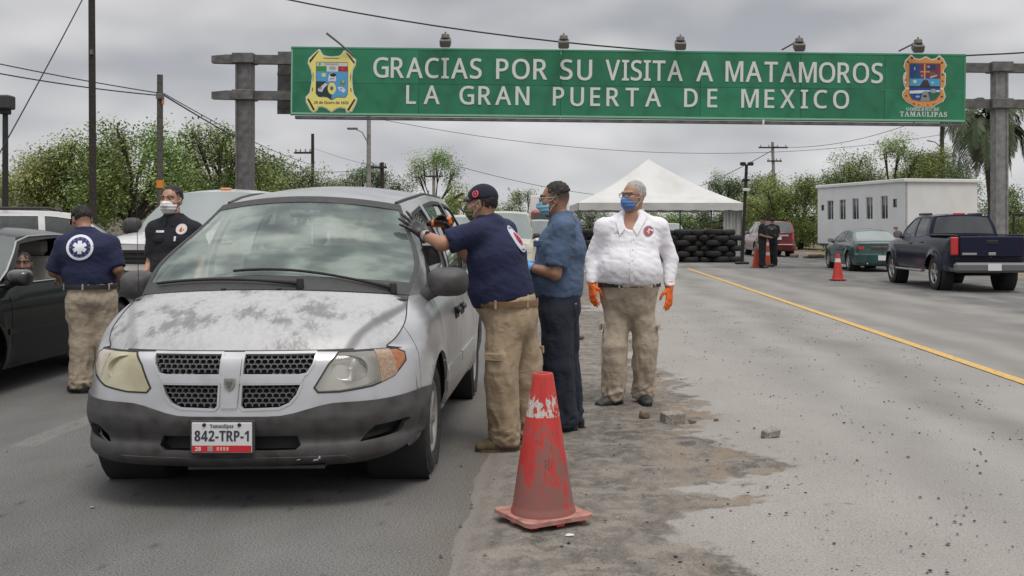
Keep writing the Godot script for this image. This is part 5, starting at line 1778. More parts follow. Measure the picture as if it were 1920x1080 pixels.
# ---------------------------------------------------------------- the silver minivan in front
func build_van() -> void:
	var root := thing("minivan", "dusty silver minivan with a faded bonnet, being checked in the foreground", "minivan", Vector3(-1.70, 0, -6.36))
	var B := Body.new()
	B.plan(PackedVector2Array([Vector2(0, 0.95), Vector2(0.3, 0.935), Vector2(0.54, 0.885), Vector2(0.71, 0.80), Vector2(0.83, 0.66), Vector2(0.90, 0.48), Vector2(0.935, 0.22), Vector2(0.95, -0.3), Vector2(0.955, -1.6), Vector2(0.95, -2.6), Vector2(0.93, -3.3), Vector2(0.89, -3.62), Vector2(0.79, -3.78), Vector2(0.5, -3.85), Vector2(0, -3.87)]))
	B.front = pv([0.2, 0.15, 0.235, 0.06, 0.29, 0.012, 0.33, 0.014, 0.37, 0.03, 0.41, 0.012, 0.47, 0.0, 0.53, 0.01, 0.6, 0.022, 0.7, 0.045, 0.78, 0.075, 0.83, 0.12])
	B.side = pv([0.2, 0.12, 0.28, 0.055, 0.40, 0.012, 0.47, 0.004, 0.65, 0.0, 0.82, 0.008, 0.95, 0.03, 1.05, 0.06, 1.15, 0.09])
	B.rear = pv([0.2, 0.06, 0.35, 0.0, 0.6, 0.0, 0.7, 0.03, 1.15, 0.06])
	B.uf0 = 0.80
	B.uf1 = 1.35
	B.axles = [0.0, -2.88]
	B.wy = 0.335
	B.arch = 0.385
	B.flare = 0.02
	B.zin = Vector2(-3.2, 0.0)
	B.top = pv([0.80, 0.795, 0.66, 0.815, 0.4, 0.92, 0.06, 1.05, -0.4, 1.045, -1.2, 1.05, -2.6, 1.075, -3.8, 1.09])
	B.roll = pv([0.80, 0.02, 0.5, 0.08, 0.1, 0.10, -0.3, 0.03, -3.8, 0.02])
	B.roll_h = 0.15
	B.rail_x = pv([-0.5, 0.575, -0.9, 0.60, -1.4, 0.645, -2.6, 0.65, -3.6, 0.62])
	B.rail_y = pv([-0.5, 1.56, -0.9, 1.605, -1.3, 1.65, -1.9, 1.69, -2.8, 1.69, -3.6, 1.645])
	B.bulge = 0.05
	var dust := ramp(tile(81, 512, 0.012, 5), [[0.0, srgb(205, 203, 201)], [0.35, srgb(234, 234, 234)], [0.6, srgb(248, 248, 249)], [1.0, Color.WHITE]])
	var silver := grain(paint(0.55, 0.555, 0.572, 0.30, 0.66, 0.3), dust, 0.4)
	silver.clearcoat_roughness = 0.3
	# bonnet: clear coat peeled off in patches, metal grey showing through
	var blotch := noise(82, 2.6, 5)
	var streak := noise(83, 14.0, 4)
	var him := Image.create(512, 384, false, Image.FORMAT_RGB8)
	for y in 384:
		for x in 512:
			var p := Vector2(x / 512.0 * 1.8 - 0.9, y / 384.0 * 1.0)
			var a := blotch.get_noise_2d(p.x * 0.8 + 4.0, p.y * 1.3) + 0.42 * streak.get_noise_2d(p.x, p.y * 0.7) + 0.25 * streak.get_noise_2d(p.x * 4.0 + 9.0, p.y * 3.0) + 0.22 * smoothstep(0.62, 0.9, p.y)
			var g := 0.90 - 0.07 * streak.get_noise_2d(p.x * 2.0, p.y * 2.0)
			g = lerpf(g, 0.60, smoothstep(0.04, 0.60, a) * 0.85)
			g = lerpf(g, 0.94, smoothstep(-0.05, -0.5, a) * 0.7)
			g = lerpf(g, 0.5, smoothstep(0.035, 0.005, absf(absf(p.x) - 0.46 - 0.42 * p.y)) * (0.8 if p.x > 0 else 0.3) * smoothstep(0.1, 0.25, p.y))  # shade of the bonnet creases painted in as dark streaks, stronger on the right
			him.set_pixel(x, y, Color(g, g, g * 1.005))
	var hm := mat(0.485, 0.487, 0.494, 0.5, 0.2)
	hm.albedo_texture = tex(him)
	hm.texture_repeat = false
	hm.clearcoat_enabled = true
	hm.clearcoat = 0.15
	hm.clearcoat_roughness = 0.4
	var grey_plastic := grain(mat(0.066, 0.064, 0.066, 0.58), ramp(tile(84, 512, 0.014, 5), [[0.0, srgb(140, 136, 130)], [0.4, srgb(220, 218, 214)], [0.75, Color.WHITE], [1.0, Color.WHITE]]), 0.9)
	var za := 0.06
	var ah := -0.83
	var ct := -3.42
	var cb := -3.62
	# sides
	for s in [1.0, -1.0]:
		var arcs := [circ(0.0, B.wy, B.arch, B, s), circ(-2.88, B.wy, B.arch, B, s)]
		var sect := [[0.44, -0.24, "fender", 0.24], [-0.248, -1.28, "front_door", 0.24], [-1.288, -2.42, "sliding_door", 0.24], [-2.428, -3.66, "quarter_panel", 0.24]]
		for q in sect:
			var a := shoulder(B, q[0], q[1])
			a.append_array([q[1], q[3], q[0], q[3]])
			var bits := [side_poly(B, s, a)]
			for h in arcs:
				var nx := []
				for e in bits:
					nx.append_array(Geometry2D.clip_polygons(e, h))
				bits = nx
			var mb := MB.new()
			for e in bits:
				mb.panel(e, [], Vector2(0.05, 0.04), func(w): return B.pt(w.x, w.y), 0.022, B.inside)
			var o := obj(q[2], mb, silver, root)
			if q[2] == "front_door" or q[2] == "sliding_door":
				var hz: float = q[1] + 0.16 if q[2] == "front_door" else q[0] - 0.2
				var hp := B.pt(s * B.uz(hz), 0.86, 0.004)
				var hb := part_box("handle_recess", o, hp, Vector3(0.012, 0.085, 0.21), M.black, 0.005)
				part_box("handle", hb, hp + Vector3(s * 0.016, 0.012, 0), Vector3(0.022, 0.038, 0.17), M.trim, 0.01)
				body_panel(B, "moulding", o, side_poly(B, s, [q[0] - 0.02, 0.50, q[1] + 0.02, 0.50, q[1] + 0.02, 0.565, q[0] - 0.02, 0.565]), [], silver, 0.014, 0.014)
		# front fender tip above the headlight, and the band beside it
		var tip := shoulder(B, 0.66, 0.445)
		tip.append_array([0.445, 0.56, 0.485, 0.56, 0.51, 0.72, 0.56, 0.80])
		var tm := MB.new()
		tm.panel(side_poly(B, s, tip), [], Vector2(0.04, 0.04), func(w): return B.pt(w.x, w.y), 0.02, B.inside)
		obj("fender_tip", tm, silver, root)
		# greenhouse
		var gq := MB.new()
		var w1 := [-0.20, 0.04, -0.94, 0.88, -1.24, 0.92, -1.24, 0.04]
		var w2 := [-1.36, 0.04, -1.36, 0.92, -2.30, 0.93, -2.36, 0.04]
		var w3 := [-2.46, 0.05, -2.42, 0.92, -3.32, 0.88, -3.46, 0.05]
		gq.panel(pv([za, 0.0, ah, 1.0, ct, 1.0, cb, 0.0]), [pv(w1), pv(w2), pv(w3)], Vector2(0.07, 0.14), func(w): return B.G(s, w.x, w.y), 0.03, B.inside)
		obj("window_frame", gq, silver, root)
		for w in [w1, w2, w3]:
			var off: Array = Geometry2D.offset_polygon(pv(w), 0.012)
			var rq := MB.new()
			rq.panel(off[0], [pv([w[0] + (-0.02), w[1] + 0.03, w[2], w[3] - 0.03, w[4] + 0.02, w[5] - 0.03, w[6] + 0.02, w[7] + 0.03] if w == w1 else [w[0] - 0.02, w[1] + 0.03, w[2] - 0.02, w[3] - 0.03, w[4] + 0.02, w[5] - 0.03, w[6] + 0.02, w[7] + 0.03])], Vector2(0.1, 0.2), func(x): return B.G(s, x.x, x.y, 0.003), 0.01, B.inside)
			obj("window_seal", rq, M.black, root)
		if s < 0:
			side_glass(B, "side_window", root, s, w1, M.glass)
		else:     # the driver's window is wound half down
			side_glass(B, "side_window", root, s, [-0.20, 0.04, -0.42, 0.30, -1.24, 0.26, -1.24, 0.04], M.glass)
		side_glass(B, "side_window", root, s, w2, M.van_side)
		side_glass(B, "side_window", root, s, w3, M.van_side)
		# the black divider of the front quarter light
		part_tube("divider_bar", root, [B.G(s, -0.46, 0.04, -0.004), B.G(s, -0.58, 0.50, -0.004)], [0.016, 0.016], M.black, 6)
		mirror(root, B.G(s, -0.17, 0.10 if s > 0 else 0.06, 0.02 if s > 0 else -0.05), s, grey_plastic, Vector3(0.25 if s > 0 else 0.2, 0.18, 0.13))
		for mw in [0.0, -2.88]:
			wheel(root, Vector3(s * 0.815, 0.33, mw), 0.33, 0.22, s, 0.215, M.wheel_grey, 7, 0.0)
			var wq := MB.new()
			wq.lathe([Vector2(B.arch, 0.02), Vector2(B.arch, -0.32), Vector2(0.0, -0.321)], 28, Transform3D(Basis(Vector3(0, s, 0), Vector3(s, 0, 0), Vector3(0, 0, -1)), Vector3(s * 0.90, B.wy, mw)), Vector3(s * 3.0, B.wy, mw))
			obj("wheel_well", wq, M.dark_in, root)
	# front bumper, wrapping round to the wheel arches
	var ub := B.uz(0.30)
	var bp := PackedVector2Array()
	for k in 41:
		var u := lerpf(-ub, ub, k / 40.0)
		var x := absf(u)
		bp.append(Vector2(u, 0.495 + 0.06 * smoothstep(0.22, 0.55, x) + 0.012 * smoothstep(0.7, 1.2, x)))
	for k in 41:
		var u := lerpf(ub, -ub, k / 40.0)
		bp.append(Vector2(u, 0.225 + 0.10 * smoothstep(0.60, 1.25, absf(u))))
	var bump: Array = [bp]
	for s in [1.0, -1.0]:
		var nx := []
		for e in bump:
			nx.append_array(Geometry2D.clip_polygons(e, circ(0.0, B.wy, B.arch + 0.005, B, s)))
		bump = nx
	var intake := PackedVector2Array()
	var fogs := []
	intake.append_array(pv([-0.33, 0.32, 0.33, 0.32, 0.36, 0.345, 0.34, 0.392, -0.34, 0.392, -0.36, 0.345]))
	for s in [1.0, -1.0]:
		fogs.append(pv([s * 0.66, 0.345, s * 0.93, 0.365, s * 1.0, 0.425, s * 0.97, 0.435, s * 0.74, 0.425]))
	var bq := MB.new()
	for e in bump:
		bq.panel(e, [intake] + fogs, Vector2(0.035, 0.03), func(w): return B.pt(w.x, w.y, 0.012), 0.03, B.inside)
	var bo := obj("front_bumper", bq, grey_plastic, root)
	body_panel(B, "intake_mesh", bo, intake, [], M.dark_in, 0.0, -0.05)
	for f in fogs:
		body_panel(B, "fog_recess", bo, f, [], M.black, 0.0, -0.045)
	body_panel(B, "lower_lip", bo, PackedVector2Array([Vector2(-0.62, 0.262), Vector2(0.62, 0.262), Vector2(0.58, 0.285), Vector2(-0.58, 0.285)]), [], grey_plastic, 0.03, 0.022)
	var chip := MB.new()
	for q in [[0.42, 0.262, 0.03, 0.012], [0.445, 0.272, 0.014, 0.02], [0.34, 0.27, 0.02, 0.006]]:
		chip.panel(pv([q[0], q[1], q[0] + q[2], q[1] + 0.004, q[0] + q[2] * 0.7, q[1] + q[3], q[0] + 0.004, q[1] + q[3] * 0.7]), [], Vector2(0.05, 0.05), func(w): return B.pt(w.x, w.y, 0.0255), 0.001, B.inside)
	obj("paint_chip", chip, M.white_plate, bo)
	# painted fascia with grille openings
	var uf := B.uz(0.50)
	var fp := PackedVector2Array()
	for k in 41:
		var u := lerpf(-uf, uf, k / 40.0)
		fp.append(Vector2(u, 0.808 - 0.012 * smoothstep(0.3, 0.9, absf(u))))
	for k in 41:
		var u := lerpf(uf, -uf, k / 40.0)
		var x := absf(u)
		fp.append(Vector2(u, 0.49 + 0.06 * smoothstep(0.22, 0.55, x) + 0.012 * smoothstep(0.7, 1.2, x)))
	var lamps := {}
	for s in [1.0, -1.0]:
		lamps[s] = pv([s * 0.445, 0.606, s * 0.425, 0.63, s * 0.50, 0.745, s * 0.565, 0.806, s * 0.80, 0.805, s * 0.98, 0.80, s * 1.03, 0.775, s * 1.02, 0.735, s * 0.90, 0.665, s * 0.74, 0.625, s * 0.56, 0.606])
	var grilles := []
	for s in [1.0, -1.0]:
		grilles.append(pv([s * 0.062, 0.702, s * 0.345, 0.70, s * 0.385, 0.706, s * 0.415, 0.75, s * 0.432, 0.80, s * 0.062, 0.80]))
		grilles.append(pv([s * 0.062, 0.648, s * 0.355, 0.648, s * 0.335, 0.60, s * 0.30, 0.56, s * 0.25, 0.538, s * 0.075, 0.533, s * 0.062, 0.545]))
	var fq := MB.new()
	fq.panel(fp, grilles + [lamps[1.0], lamps[-1.0]], Vector2(0.03, 0.03), func(w): return B.pt(w.x, w.y), 0.02, B.inside)
	obj("front_fascia", fq, silver, root)
	for g in grilles:
		var back := body_panel(B, "grille", root, g, [], M.black, 0.0, -0.045)
		var lo := Vector2.INF
		var hi := -Vector2.INF
		for p in g:
			lo = lo.min(p)
			hi = hi.max(p)
		# honeycomb bars
		var hq := MB.new()
		var cw := 0.034
		var ch := 0.024
		for j in range(-1, int((hi.y - lo.y) / ch) + 2):
			for i in range(-1, int((hi.x - lo.x) / cw) + 2):
				var c := lo + Vector2((i + (0.5 if j % 2 else 0.0)) * cw, (j + 0.5) * ch)
				var hex := [c + Vector2(-cw * 0.5, ch * 0.22), c + Vector2(-cw * 0.28, ch * 0.55), c + Vector2(cw * 0.28, ch * 0.55), c + Vector2(cw * 0.5, ch * 0.22), c + Vector2(cw * 0.5, -ch * 0.22)]
				for e in 4:
					var a: Vector2 = hex[e]
					var b: Vector2 = hex[e + 1]
					if not (Geometry2D.is_point_in_polygon(a, g) and Geometry2D.is_point_in_polygon(b, g)):
						continue
					var d := (b - a).normalized() * 0.0005
					var n := Vector2(-d.y, d.x).normalized() * 0.0026
					hq.quad(B.pt(a.x - n.x, a.y - n.y, -0.014), B.pt(b.x - n.x, b.y - n.y, -0.014), B.pt(b.x + n.x, b.y + n.y, -0.014), B.pt(a.x + n.x, a.y + n.y, -0.014), Vector3(0, 0, 1))
					hq.quad(B.pt(a.x + n.x, a.y + n.y, -0.014), B.pt(b.x + n.x, b.y + n.y, -0.014), B.pt(b.x + n.x, b.y + n.y, -0.034), B.pt(a.x + n.x, a.y + n.y, -0.034), Vector3(n.x, n.y, 0))
					hq.quad(B.pt(a.x - n.x, a.y - n.y, -0.014), B.pt(b.x - n.x, b.y - n.y, -0.014), B.pt(b.x - n.x, b.y - n.y, -0.034), B.pt(a.x - n.x, a.y - n.y, -0.034), Vector3(-n.x, -n.y, 0))
		var hb := obj("honeycomb", hq, mat(0.10, 0.10, 0.105, 0.5), back)
		hb.set_meta("kind", "stuff")
		# bright surround of the opening
		var off: Array = Geometry2D.offset_polygon(g, 0.012)
		body_panel(B, "grille_surround", root, off[0], [g], silver, 0.012, 0.006, Vector2(0.03, 0.03))
	# the centre bar and its badge
	body_panel(B, "grille_bar", root, pv([-0.040, 0.535, 0.040, 0.535, 0.046, 0.65, 0.05, 0.79, -0.05, 0.79, -0.046, 0.65]), [], silver, 0.02, 0.012, Vector2(0.02, 0.03))
	body_panel(B, "grille_bar", root, pv([-0.36, 0.656, 0.36, 0.656, 0.38, 0.694, -0.38, 0.694]), [], silver, 0.02, 0.008, Vector2(0.03, 0.03))
	var bz := B.pt(0.0, 0.655, 0.02)
	var badge := MB.new()
	badge.prism(pv([-0.024, 0.03, 0.024, 0.03, 0.026, 0.0, 0.018, -0.022, 0.0, -0.036, -0.018, -0.022, -0.026, 0.0]), 0.008, Transform3D(Basis.IDENTITY, bz))
	var bdg := obj("badge", badge, M.alloy, root)
	var horn := MB.new()
	horn.prism(pv([-0.016, 0.018, -0.006, 0.012, 0.0, 0.016, 0.006, 0.012, 0.016, 0.018, 0.014, 0.0, 0.008, -0.004, 0.005, -0.02, -0.005, -0.02, -0.008, -0.004, -0.014, 0.0]), 0.004, Transform3D(Basis.IDENTITY, bz + Vector3(0, 0, 0.009)))
	obj("emblem", horn, mat(0.12, 0.12, 0.12, 0.5), bdg)
	# headlights: the left of the picture is yellowed, the right one clearer with an amber end
	for s in [1.0, -1.0]:
		var lens := body_panel(B, "headlight", root, Geometry2D.offset_polygon(lamps[s], -0.004)[0], [], M.lens_clear if s > 0 else M.lens_yellow, 0.01, 0.0, Vector2(0.03, 0.03))
		lens.set_meta("label", "clearer headlight with an amber end" if s > 0 else "yellowed cloudy headlight")
		body_panel(B, "lamp_seal", lens, Geometry2D.offset_polygon(lamps[s], 0.004)[0], [Geometry2D.offset_polygon(lamps[s], -0.004)[0]], M.black, 0.01, 0.003, Vector2(0.03, 0.03))
		body_panel(B, "lamp_bowl", lens, lamps[s], [], M.reflector if s > 0 else M.reflector_dull, 0.0, -0.06)
		var amb := pv([s * 0.80, 0.805, s * 0.98, 0.80, s * 1.03, 0.775, s * 1.02, 0.735, s * 0.92, 0.675, s * 0.83, 0.66])
		body_panel(B, "turn_lamp", lens, Geometry2D.intersect_polygons(amb, lamps[s])[0], [], M.amber_lens if s > 0 else M.lens_warm, 0.012, 0.002, Vector2(0.03, 0.03))
		if s > 0:
			body_panel(B, "marker_lens", lens, Geometry2D.intersect_polygons(pv([0.80, 0.82, 0.92, 0.82, 0.93, 0.65, 0.80, 0.63]), lamps[s])[0], [], M.marker, 0.012, 0.004, Vector2(0.03, 0.03))
		var rf := MB.new()
		var ro := B.pt(s * 0.64, 0.715, -0.055)
		rf.lathe([Vector2(0.0, 0.0), Vector2(0.03, 0.004), Vector2(0.055, 0.016), Vector2(0.07, 0.036)], 20, Transform3D(Basis(Vector3(1.35, 0, 0), Vector3(0, 0, 1), Vector3(0, -1, 0)), ro), ro + Vector3(0, 0, 0.3))
		obj("reflector", rf, M.chrome if s > 0 else M.reflector_dull, lens)
		var bulb := MB.new()
		bulb.lathe([Vector2(0.0, 0.05), Vector2(0.011, 0.045), Vector2(0.012, 0.0)], 10, Transform3D(Basis(Vector3(1, 0, 0), Vector3(0, 0, 1), Vector3(0, -1, 0)), ro))
		obj("bulb", bulb, M.lamp_clear, lens)
	# bonnet, cowl, windscreen, roof
	var cowl_at := func(t: float, dz: float) -> Vector3:
		var x := t * 2.0 - 1.0
		var e := B.G(1.0, za, 0.0)
		return Vector3(e.x * x, e.y + 0.045 * (1 - x * x) - dz * 0.05, za + 0.22 * (1 - x * x * 0.9 - 0.1 * x * x * x * x) + dz)
	var uh := B.uz(0.665)
	var nose_top := func(t: float) -> Vector3:
		var u := lerpf(-uh, uh, t)
		return B.pt(u, 0.816 + (B.T(0.665) - 0.816) * pow(absf(t * 2 - 1), 3.0), 0.004)
	var hood := MB.new()
	hood.grid(coons(nose_top, func(t): return cowl_at.call(t, 0.10), func(v): return B.belt(-1.0, lerpf(0.665, 0.15, v)), func(v): return B.belt(1.0, lerpf(0.665, 0.15, v)), 48, 28,
		func(u, v, _q): 
			var x: float = absf(u * 2 - 1)
			var cr := lerpf(0.74, 0.93, v)
			var lift := 0.018 * smoothstep(cr + 0.05, cr - 0.03, x) * smoothstep(0.0, 0.2, v) + 0.02 * (1 - x * x) * sin(PI * v)
			return Vector3(0, lift - 0.02 * pow(1.0 - minf(v / 0.12, 1.0), 2.0) * (1 - x * 0.5), 0)), Vector3(0, 0.2, 0), func(q): return Vector2(q.x / 1.8 + 0.5, 1.0 - q.z))
	var hoodo := obj("hood", hood, hm, root)
	# shut line under the bonnet edge
	body_panel(B, "shut_line", hoodo, PackedVector2Array([Vector2(-0.66, 0.803), Vector2(0.66, 0.803), Vector2(0.66, 0.815), Vector2(-0.66, 0.815)]), [], M.black, 0.0, -0.008)
	# gaps along the bonnet sides
	for s in [1.0, -1.0]:
		var gp := []
		for k in 15:
			gp.append(B.belt(s, lerpf(0.66, 0.12, k / 14.0)) + Vector3(s * 0.001, 0.0005, 0))
		part_tube("hood_gap", hoodo, gp, [0.0035], M.black, 5)
	var cw := MB.new()
	cw.grid(coons(func(t): return cowl_at.call(t, 0.12) - Vector3(0, 0.012, 0), func(t): return cowl_at.call(t, -0.01), func(v): return (cowl_at.call(0.0, 0.12) - Vector3(0, 0.012, 0)).lerp(cowl_at.call(0.0, -0.01), v), func(v): return (cowl_at.call(1.0, 0.12) - Vector3(0, 0.012, 0)).lerp(cowl_at.call(1.0, -0.01), v), 30, 6), Vector3(0, 0, 0))
	var cwo := obj("cowl", cw, grey_plastic, root)
	for k in 44:      # louvres of the air intake
		var t := lerpf(0.17, 0.83, k / 43.0)
		var a: Vector3 = cowl_at.call(t, 0.085)
		var b: Vector3 = cowl_at.call(t, 0.03)
		part_box("louvre", cwo, (a + b) / 2 + Vector3(0, 0.004, 0), Vector3(0.007, 0.010, 0.05), M.black, 0.001)
	var header := func(t: float) -> Vector3:
		var x := t * 2.0 - 1.0
		var e := B.G(1.0, ah, 1.0)
		return Vector3(e.x * x, e.y + 0.055 * (1 - x * x), ah + 0.13 * (1 - x * x))
	var bow := func(u, v, q): return Vector3(0, 0.02, 0.035) * sin(PI * u) * sin(PI * v)
	var scr := coons(func(t): return cowl_at.call(t, 0.0), header, func(v): return B.G(-1.0, lerpf(za, ah, v), v), func(v): return B.G(1.0, lerpf(za, ah, v), v), 30, 16, bow)
	var ws := MB.new()
	ws.grid(scr, Vector3(0, 0.8, -1.5))
	var wso := obj("windscreen", ws, M.screen, root)
	# black ceramic band round the edge
	var band := MB.new()
	for e in [[0, 1, true], [29, 30, true], [0, 1, false], [1, 2, false], [15, 16, false]]:
		var rr := []
		if e[2]:
			for j in 17:
				rr.append(PackedVector3Array([scr[j][e[0]].lerp(scr[j][e[1]], 0.0 if e[0] == 0 else 0.45) + Vector3(0, 0.003, 0.003), scr[j][e[0]].lerp(scr[j][e[1]], 0.55 if e[0] == 0 else 1.0) + Vector3(0, 0.003, 0.003)]))
		else:
			for j in [e[0], e[1]]:
				var row := PackedVector3Array()
				for q in scr[j]:
					row.append(q + Vector3(0, 0.0035, 0.0035))
				rr.append(row)
		band.grid(rr, Vector3(0, 0.8, -1.5))
	obj("screen_border", band, M.trim, wso)
	var film := MB.new()      # tinted strip along the top
	var fr := []
	for j in 3:
		var row := PackedVector3Array()
		for i in range(1, 30):
			row.append(scr[13 + j][i] - Vector3(0, 0.004, 0.004))
		fr.append(row)
	film.grid(fr, Vector3(0, 0.8, -1.5))
	obj("tint_strip", film, M.tint_strip, wso)
	# inspection stickers at the top of the glass
	for q in [[-0.06, 0.9], [-0.01, 0.905], [0.06, 0.9], [0.1, 0.9]]:
		var c: Vector3 = scr[14][15] + Vector3(q[0], -0.02, -0.012)
		part_box("sticker", wso, c, Vector3(0.045 if q[0] < 0 else 0.03, 0.028, 0.002), M.white_plate, 0.0, Basis(Vector3(1, 0, 0), -0.95))
	# roof
	var rh := func(t: float) -> Vector3:
		var x := t * 2.0 - 1.0
		var e := B.G(1.0, ct, 1.0)
		return Vector3(e.x * x, e.y + 0.05 * (1 - x * x), ct - 0.10 * (1 - x * x))
	var rq := MB.new()
	rq.grid(coons(header, rh, func(v): return B.rail(-1.0, lerpf(ah, ct, v)), func(v): return B.rail(1.0, lerpf(ah, ct, v)), 20, 30, func(u, v, _q): return Vector3(0, 0.022 * sin(PI * u) * sin(PI * minf(v * 1.6, 1.0) * 0.5 if v < 0.625 else PI * 0.5 + (v - 0.625) * 4.18), 0)), Vector3(0, 0.5, -2))
	var roof := obj("roof", rq, silver, root)
	for s in [1.0, -1.0]:
		var dp := []
		for k in 20:
			var z := lerpf(ah - 0.02, ct, k / 19.0)
			dp.append(Vector3(s * (Body.spl(B.rail_x, z) - 0.035), Body.spl(B.rail_y, z) + 0.012, z))
		part_tube("drip_strip", roof, dp, [0.012], M.trim, 6)
	# tail
	var ut := B.uz(-3.665)
	for s in [1.0, -1.0]:
		body_panel(B, "liftgate", root, PackedVector2Array([Vector2(s * ut, 0.3), Vector2(s * (B.L - 0.0005), 0.3), Vector2(s * (B.L - 0.0005), 1.09), Vector2(s * ut, B.T(-3.66))]), [], silver, 0.0)
		body_panel(B, "tail_light", root, PackedVector2Array([Vector2(s * (ut - 0.06), 0.75), Vector2(s * (ut + 0.1), 0.75), Vector2(s * (ut + 0.1), 1.05), Vector2(s * (ut - 0.06), 1.05)]), [], M.lamp_red, 0.01, 0.012)
	var rbase := func(t: float) -> Vector3:
		var x := t * 2.0 - 1.0
		var s := -1.0 if x < 0 else 1.0
		return B.pt(s * lerpf(B.L - 0.0005, B.uz(cb), absf(x)), 1.09)
	var rg := MB.new()
	rg.grid(coons(rbase, rh, func(v): return B.G(-1.0, lerpf(cb, ct, v), v), func(v): return B.G(1.0, lerpf(cb, ct, v), v), 14, 8), Vector3(0, 0.7, -2.0))
	obj("rear_window", rg, M.van_side, root)
	# wipers
	for q in [[0.94, 0.36, 0.05], [0.62, 0.06, 0.04]]:
		var pts := []
		for k in 12:
			var f := k / 11.0
			var t := lerpf(q[0], q[1], f)
			var v := 0.6 + 1.6 * sin(f * PI * 0.62) * (1.3 if q[0] > 0.9 else 0.5)
			var j := int(v)
			var i := mini(int(t * 30.0), 29)
			var a: Vector3 = scr[j][i].lerp(scr[j][i + 1], t * 30.0 - i)
			var b: Vector3 = scr[j + 1][i].lerp(scr[j + 1][i + 1], t * 30.0 - i)
			pts.append(a.lerp(b, v - j) + Vector3(0, 0.016, 0.02))
		var wi := part_tube("wiper", root, pts, [0.016, 0.012, 0.010, 0.008], M.wire, 6)
		part_tube("blade", wi, pts.slice(4), [0.008], M.black, 4)
		var piv := MB.new()
		piv.lathe([Vector2(0.0, 0.03), Vector2(0.02, 0.026), Vector2(0.024, -0.03)], 12, Transform3D(Basis.IDENTITY, pts[0]))
		obj("pivot", piv, M.black, wi)
	for t in [0.36, 0.56]:
		var c: Vector3 = cowl_at.call(t, 0.07)
		part_box("washer_jet", cwo, c + Vector3(0, 0.014, 0), Vector3(0.026, 0.016, 0.026), M.black, 0.006)
	# number plate
	var pz := B.pt(-0.02, 0.40, 0.045)
	part_box("plate_frame", root, Vector3(pz.x, 0.395, pz.z), Vector3(0.325, 0.172, 0.014), M.trim, 0.005)
	var pl := plate(root, Transform3D(Basis.IDENTITY, Vector3(pz.x, 0.396, pz.z + 0.012)), "", 0.302)
	var ink := mat(0.03, 0.035, 0.06, 0.6)
	lettering(pl, "letter", "842-TRP-1", Transform3D(Basis.IDENTITY, Vector3(0.0, 0.008, 0.004)), 0.272, 0.052, ink, "Droid Sans", 700, 0.002)
	lettering(pl, "print", "Tamaulipas", Transform3D(Basis.IDENTITY, Vector3(0.0, 0.058, 0.004)), 0.118, 0.017, mat(0.05, 0.10, 0.12, 0.6), "Droid Serif", 700, 0.002)
	part_box("red_band", pl, Vector3(0, -0.056, 0.003), Vector3(0.298, 0.034, 0.003), mat(0.50, 0.02, 0.03, 0.5), 0.0005)
	lettering(pl, "print", "28", Transform3D(Basis.IDENTITY, Vector3(-0.118, -0.056, 0.006)), 0.030, 0.019, M.white_plate, "Droid Sans", 700, 0.002)
	part_box("emblem", pl, Vector3(-0.058, -0.056, 0.0045), Vector3(0.026, 0.024, 0.003), mat(0.3, 0.28, 0.26, 0.6), 0.001)
	for x in [-0.022, -0.006, 0.010, 0.026]:
		part_box("strip", pl, Vector3(x + 0.003, -0.056, 0.0045), Vector3(0.011, 0.018, 0.003), mat(0.6, 0.35, 0.32, 0.6), 0.001)
	for x in [-0.088, 0.088]:
		part_tube("screw", pl, [Vector3(x, 0.064, 0), Vector3(x, 0.064, 0.008)], [0.011, 0.009], M.black, 8)
	# antenna on the left wing
	var an := B.belt(-1.0, 0.12)
	part_tube("antenna", root, [an + Vector3(0, -0.02, 0), an + Vector3(-0.005, 0.1, 0), an + Vector3(-0.012, 0.70, 0.02)], [0.006, 0.002, 0.0014], M.wire, 6)
	# inside
	inner_tub(B, root, 0.1, -3.55, 0.80, 0.28, M.dark_in)
	for x in [-0.40, 0.40]:
		seat(root, x, -1.15, 0.62, M.seat)
		seat(root, x, -2.1, 0.62, M.seat)
	seat(root, 0.0, -3.0, 0.62, M.seat, 1.3)
	var dash := MB.new()
	dash.box(Vector3(0, 0.96, -0.25), Vector3(1.55, 0.2, 0.62), 0.08)
	obj("dashboard", dash, M.dash, root)
	var sw := MB.new()
	var ring := []
	for k in 25:
		var th := TAU * k / 24
		ring.append(Vector3(0.40 + 0.19 * cos(th), 1.0 + 0.17 * sin(th), -0.62 - 0.09 * sin(th)))
	sw.tube(PackedVector3Array(ring), PackedFloat32Array([0.016]), 8, false)
	obj("steering_wheel", sw, M.black, root)
	part_box("mirror", root, Vector3(0.0, 1.55, -0.72), Vector3(0.24, 0.07, 0.03), M.black, 0.02)
	part_tube("hanging_beads", root, [Vector3(0.03, 1.52, -0.71), Vector3(0.03, 1.34, -0.71)], [0.006, 0.006], M.white_plate, 5)
	part_box("headlining", root, Vector3(0, 1.60, -2.2), Vector3(1.1, 0.015, 2.5), M.seat, 0.005)
	part_box("underbody", root, Vector3(0, 0.27, -1.4), Vector3(1.3, 0.1, 4.0), M.black)
	# splash shield hanging from the bumper
	part_box("splash_shield", root, Vector3(0.12, 0.222, 0.80), Vector3(0.7, 0.02, 0.16), M.trim, 0.004, Basis(Vector3(0, 0, 1), 0.01))

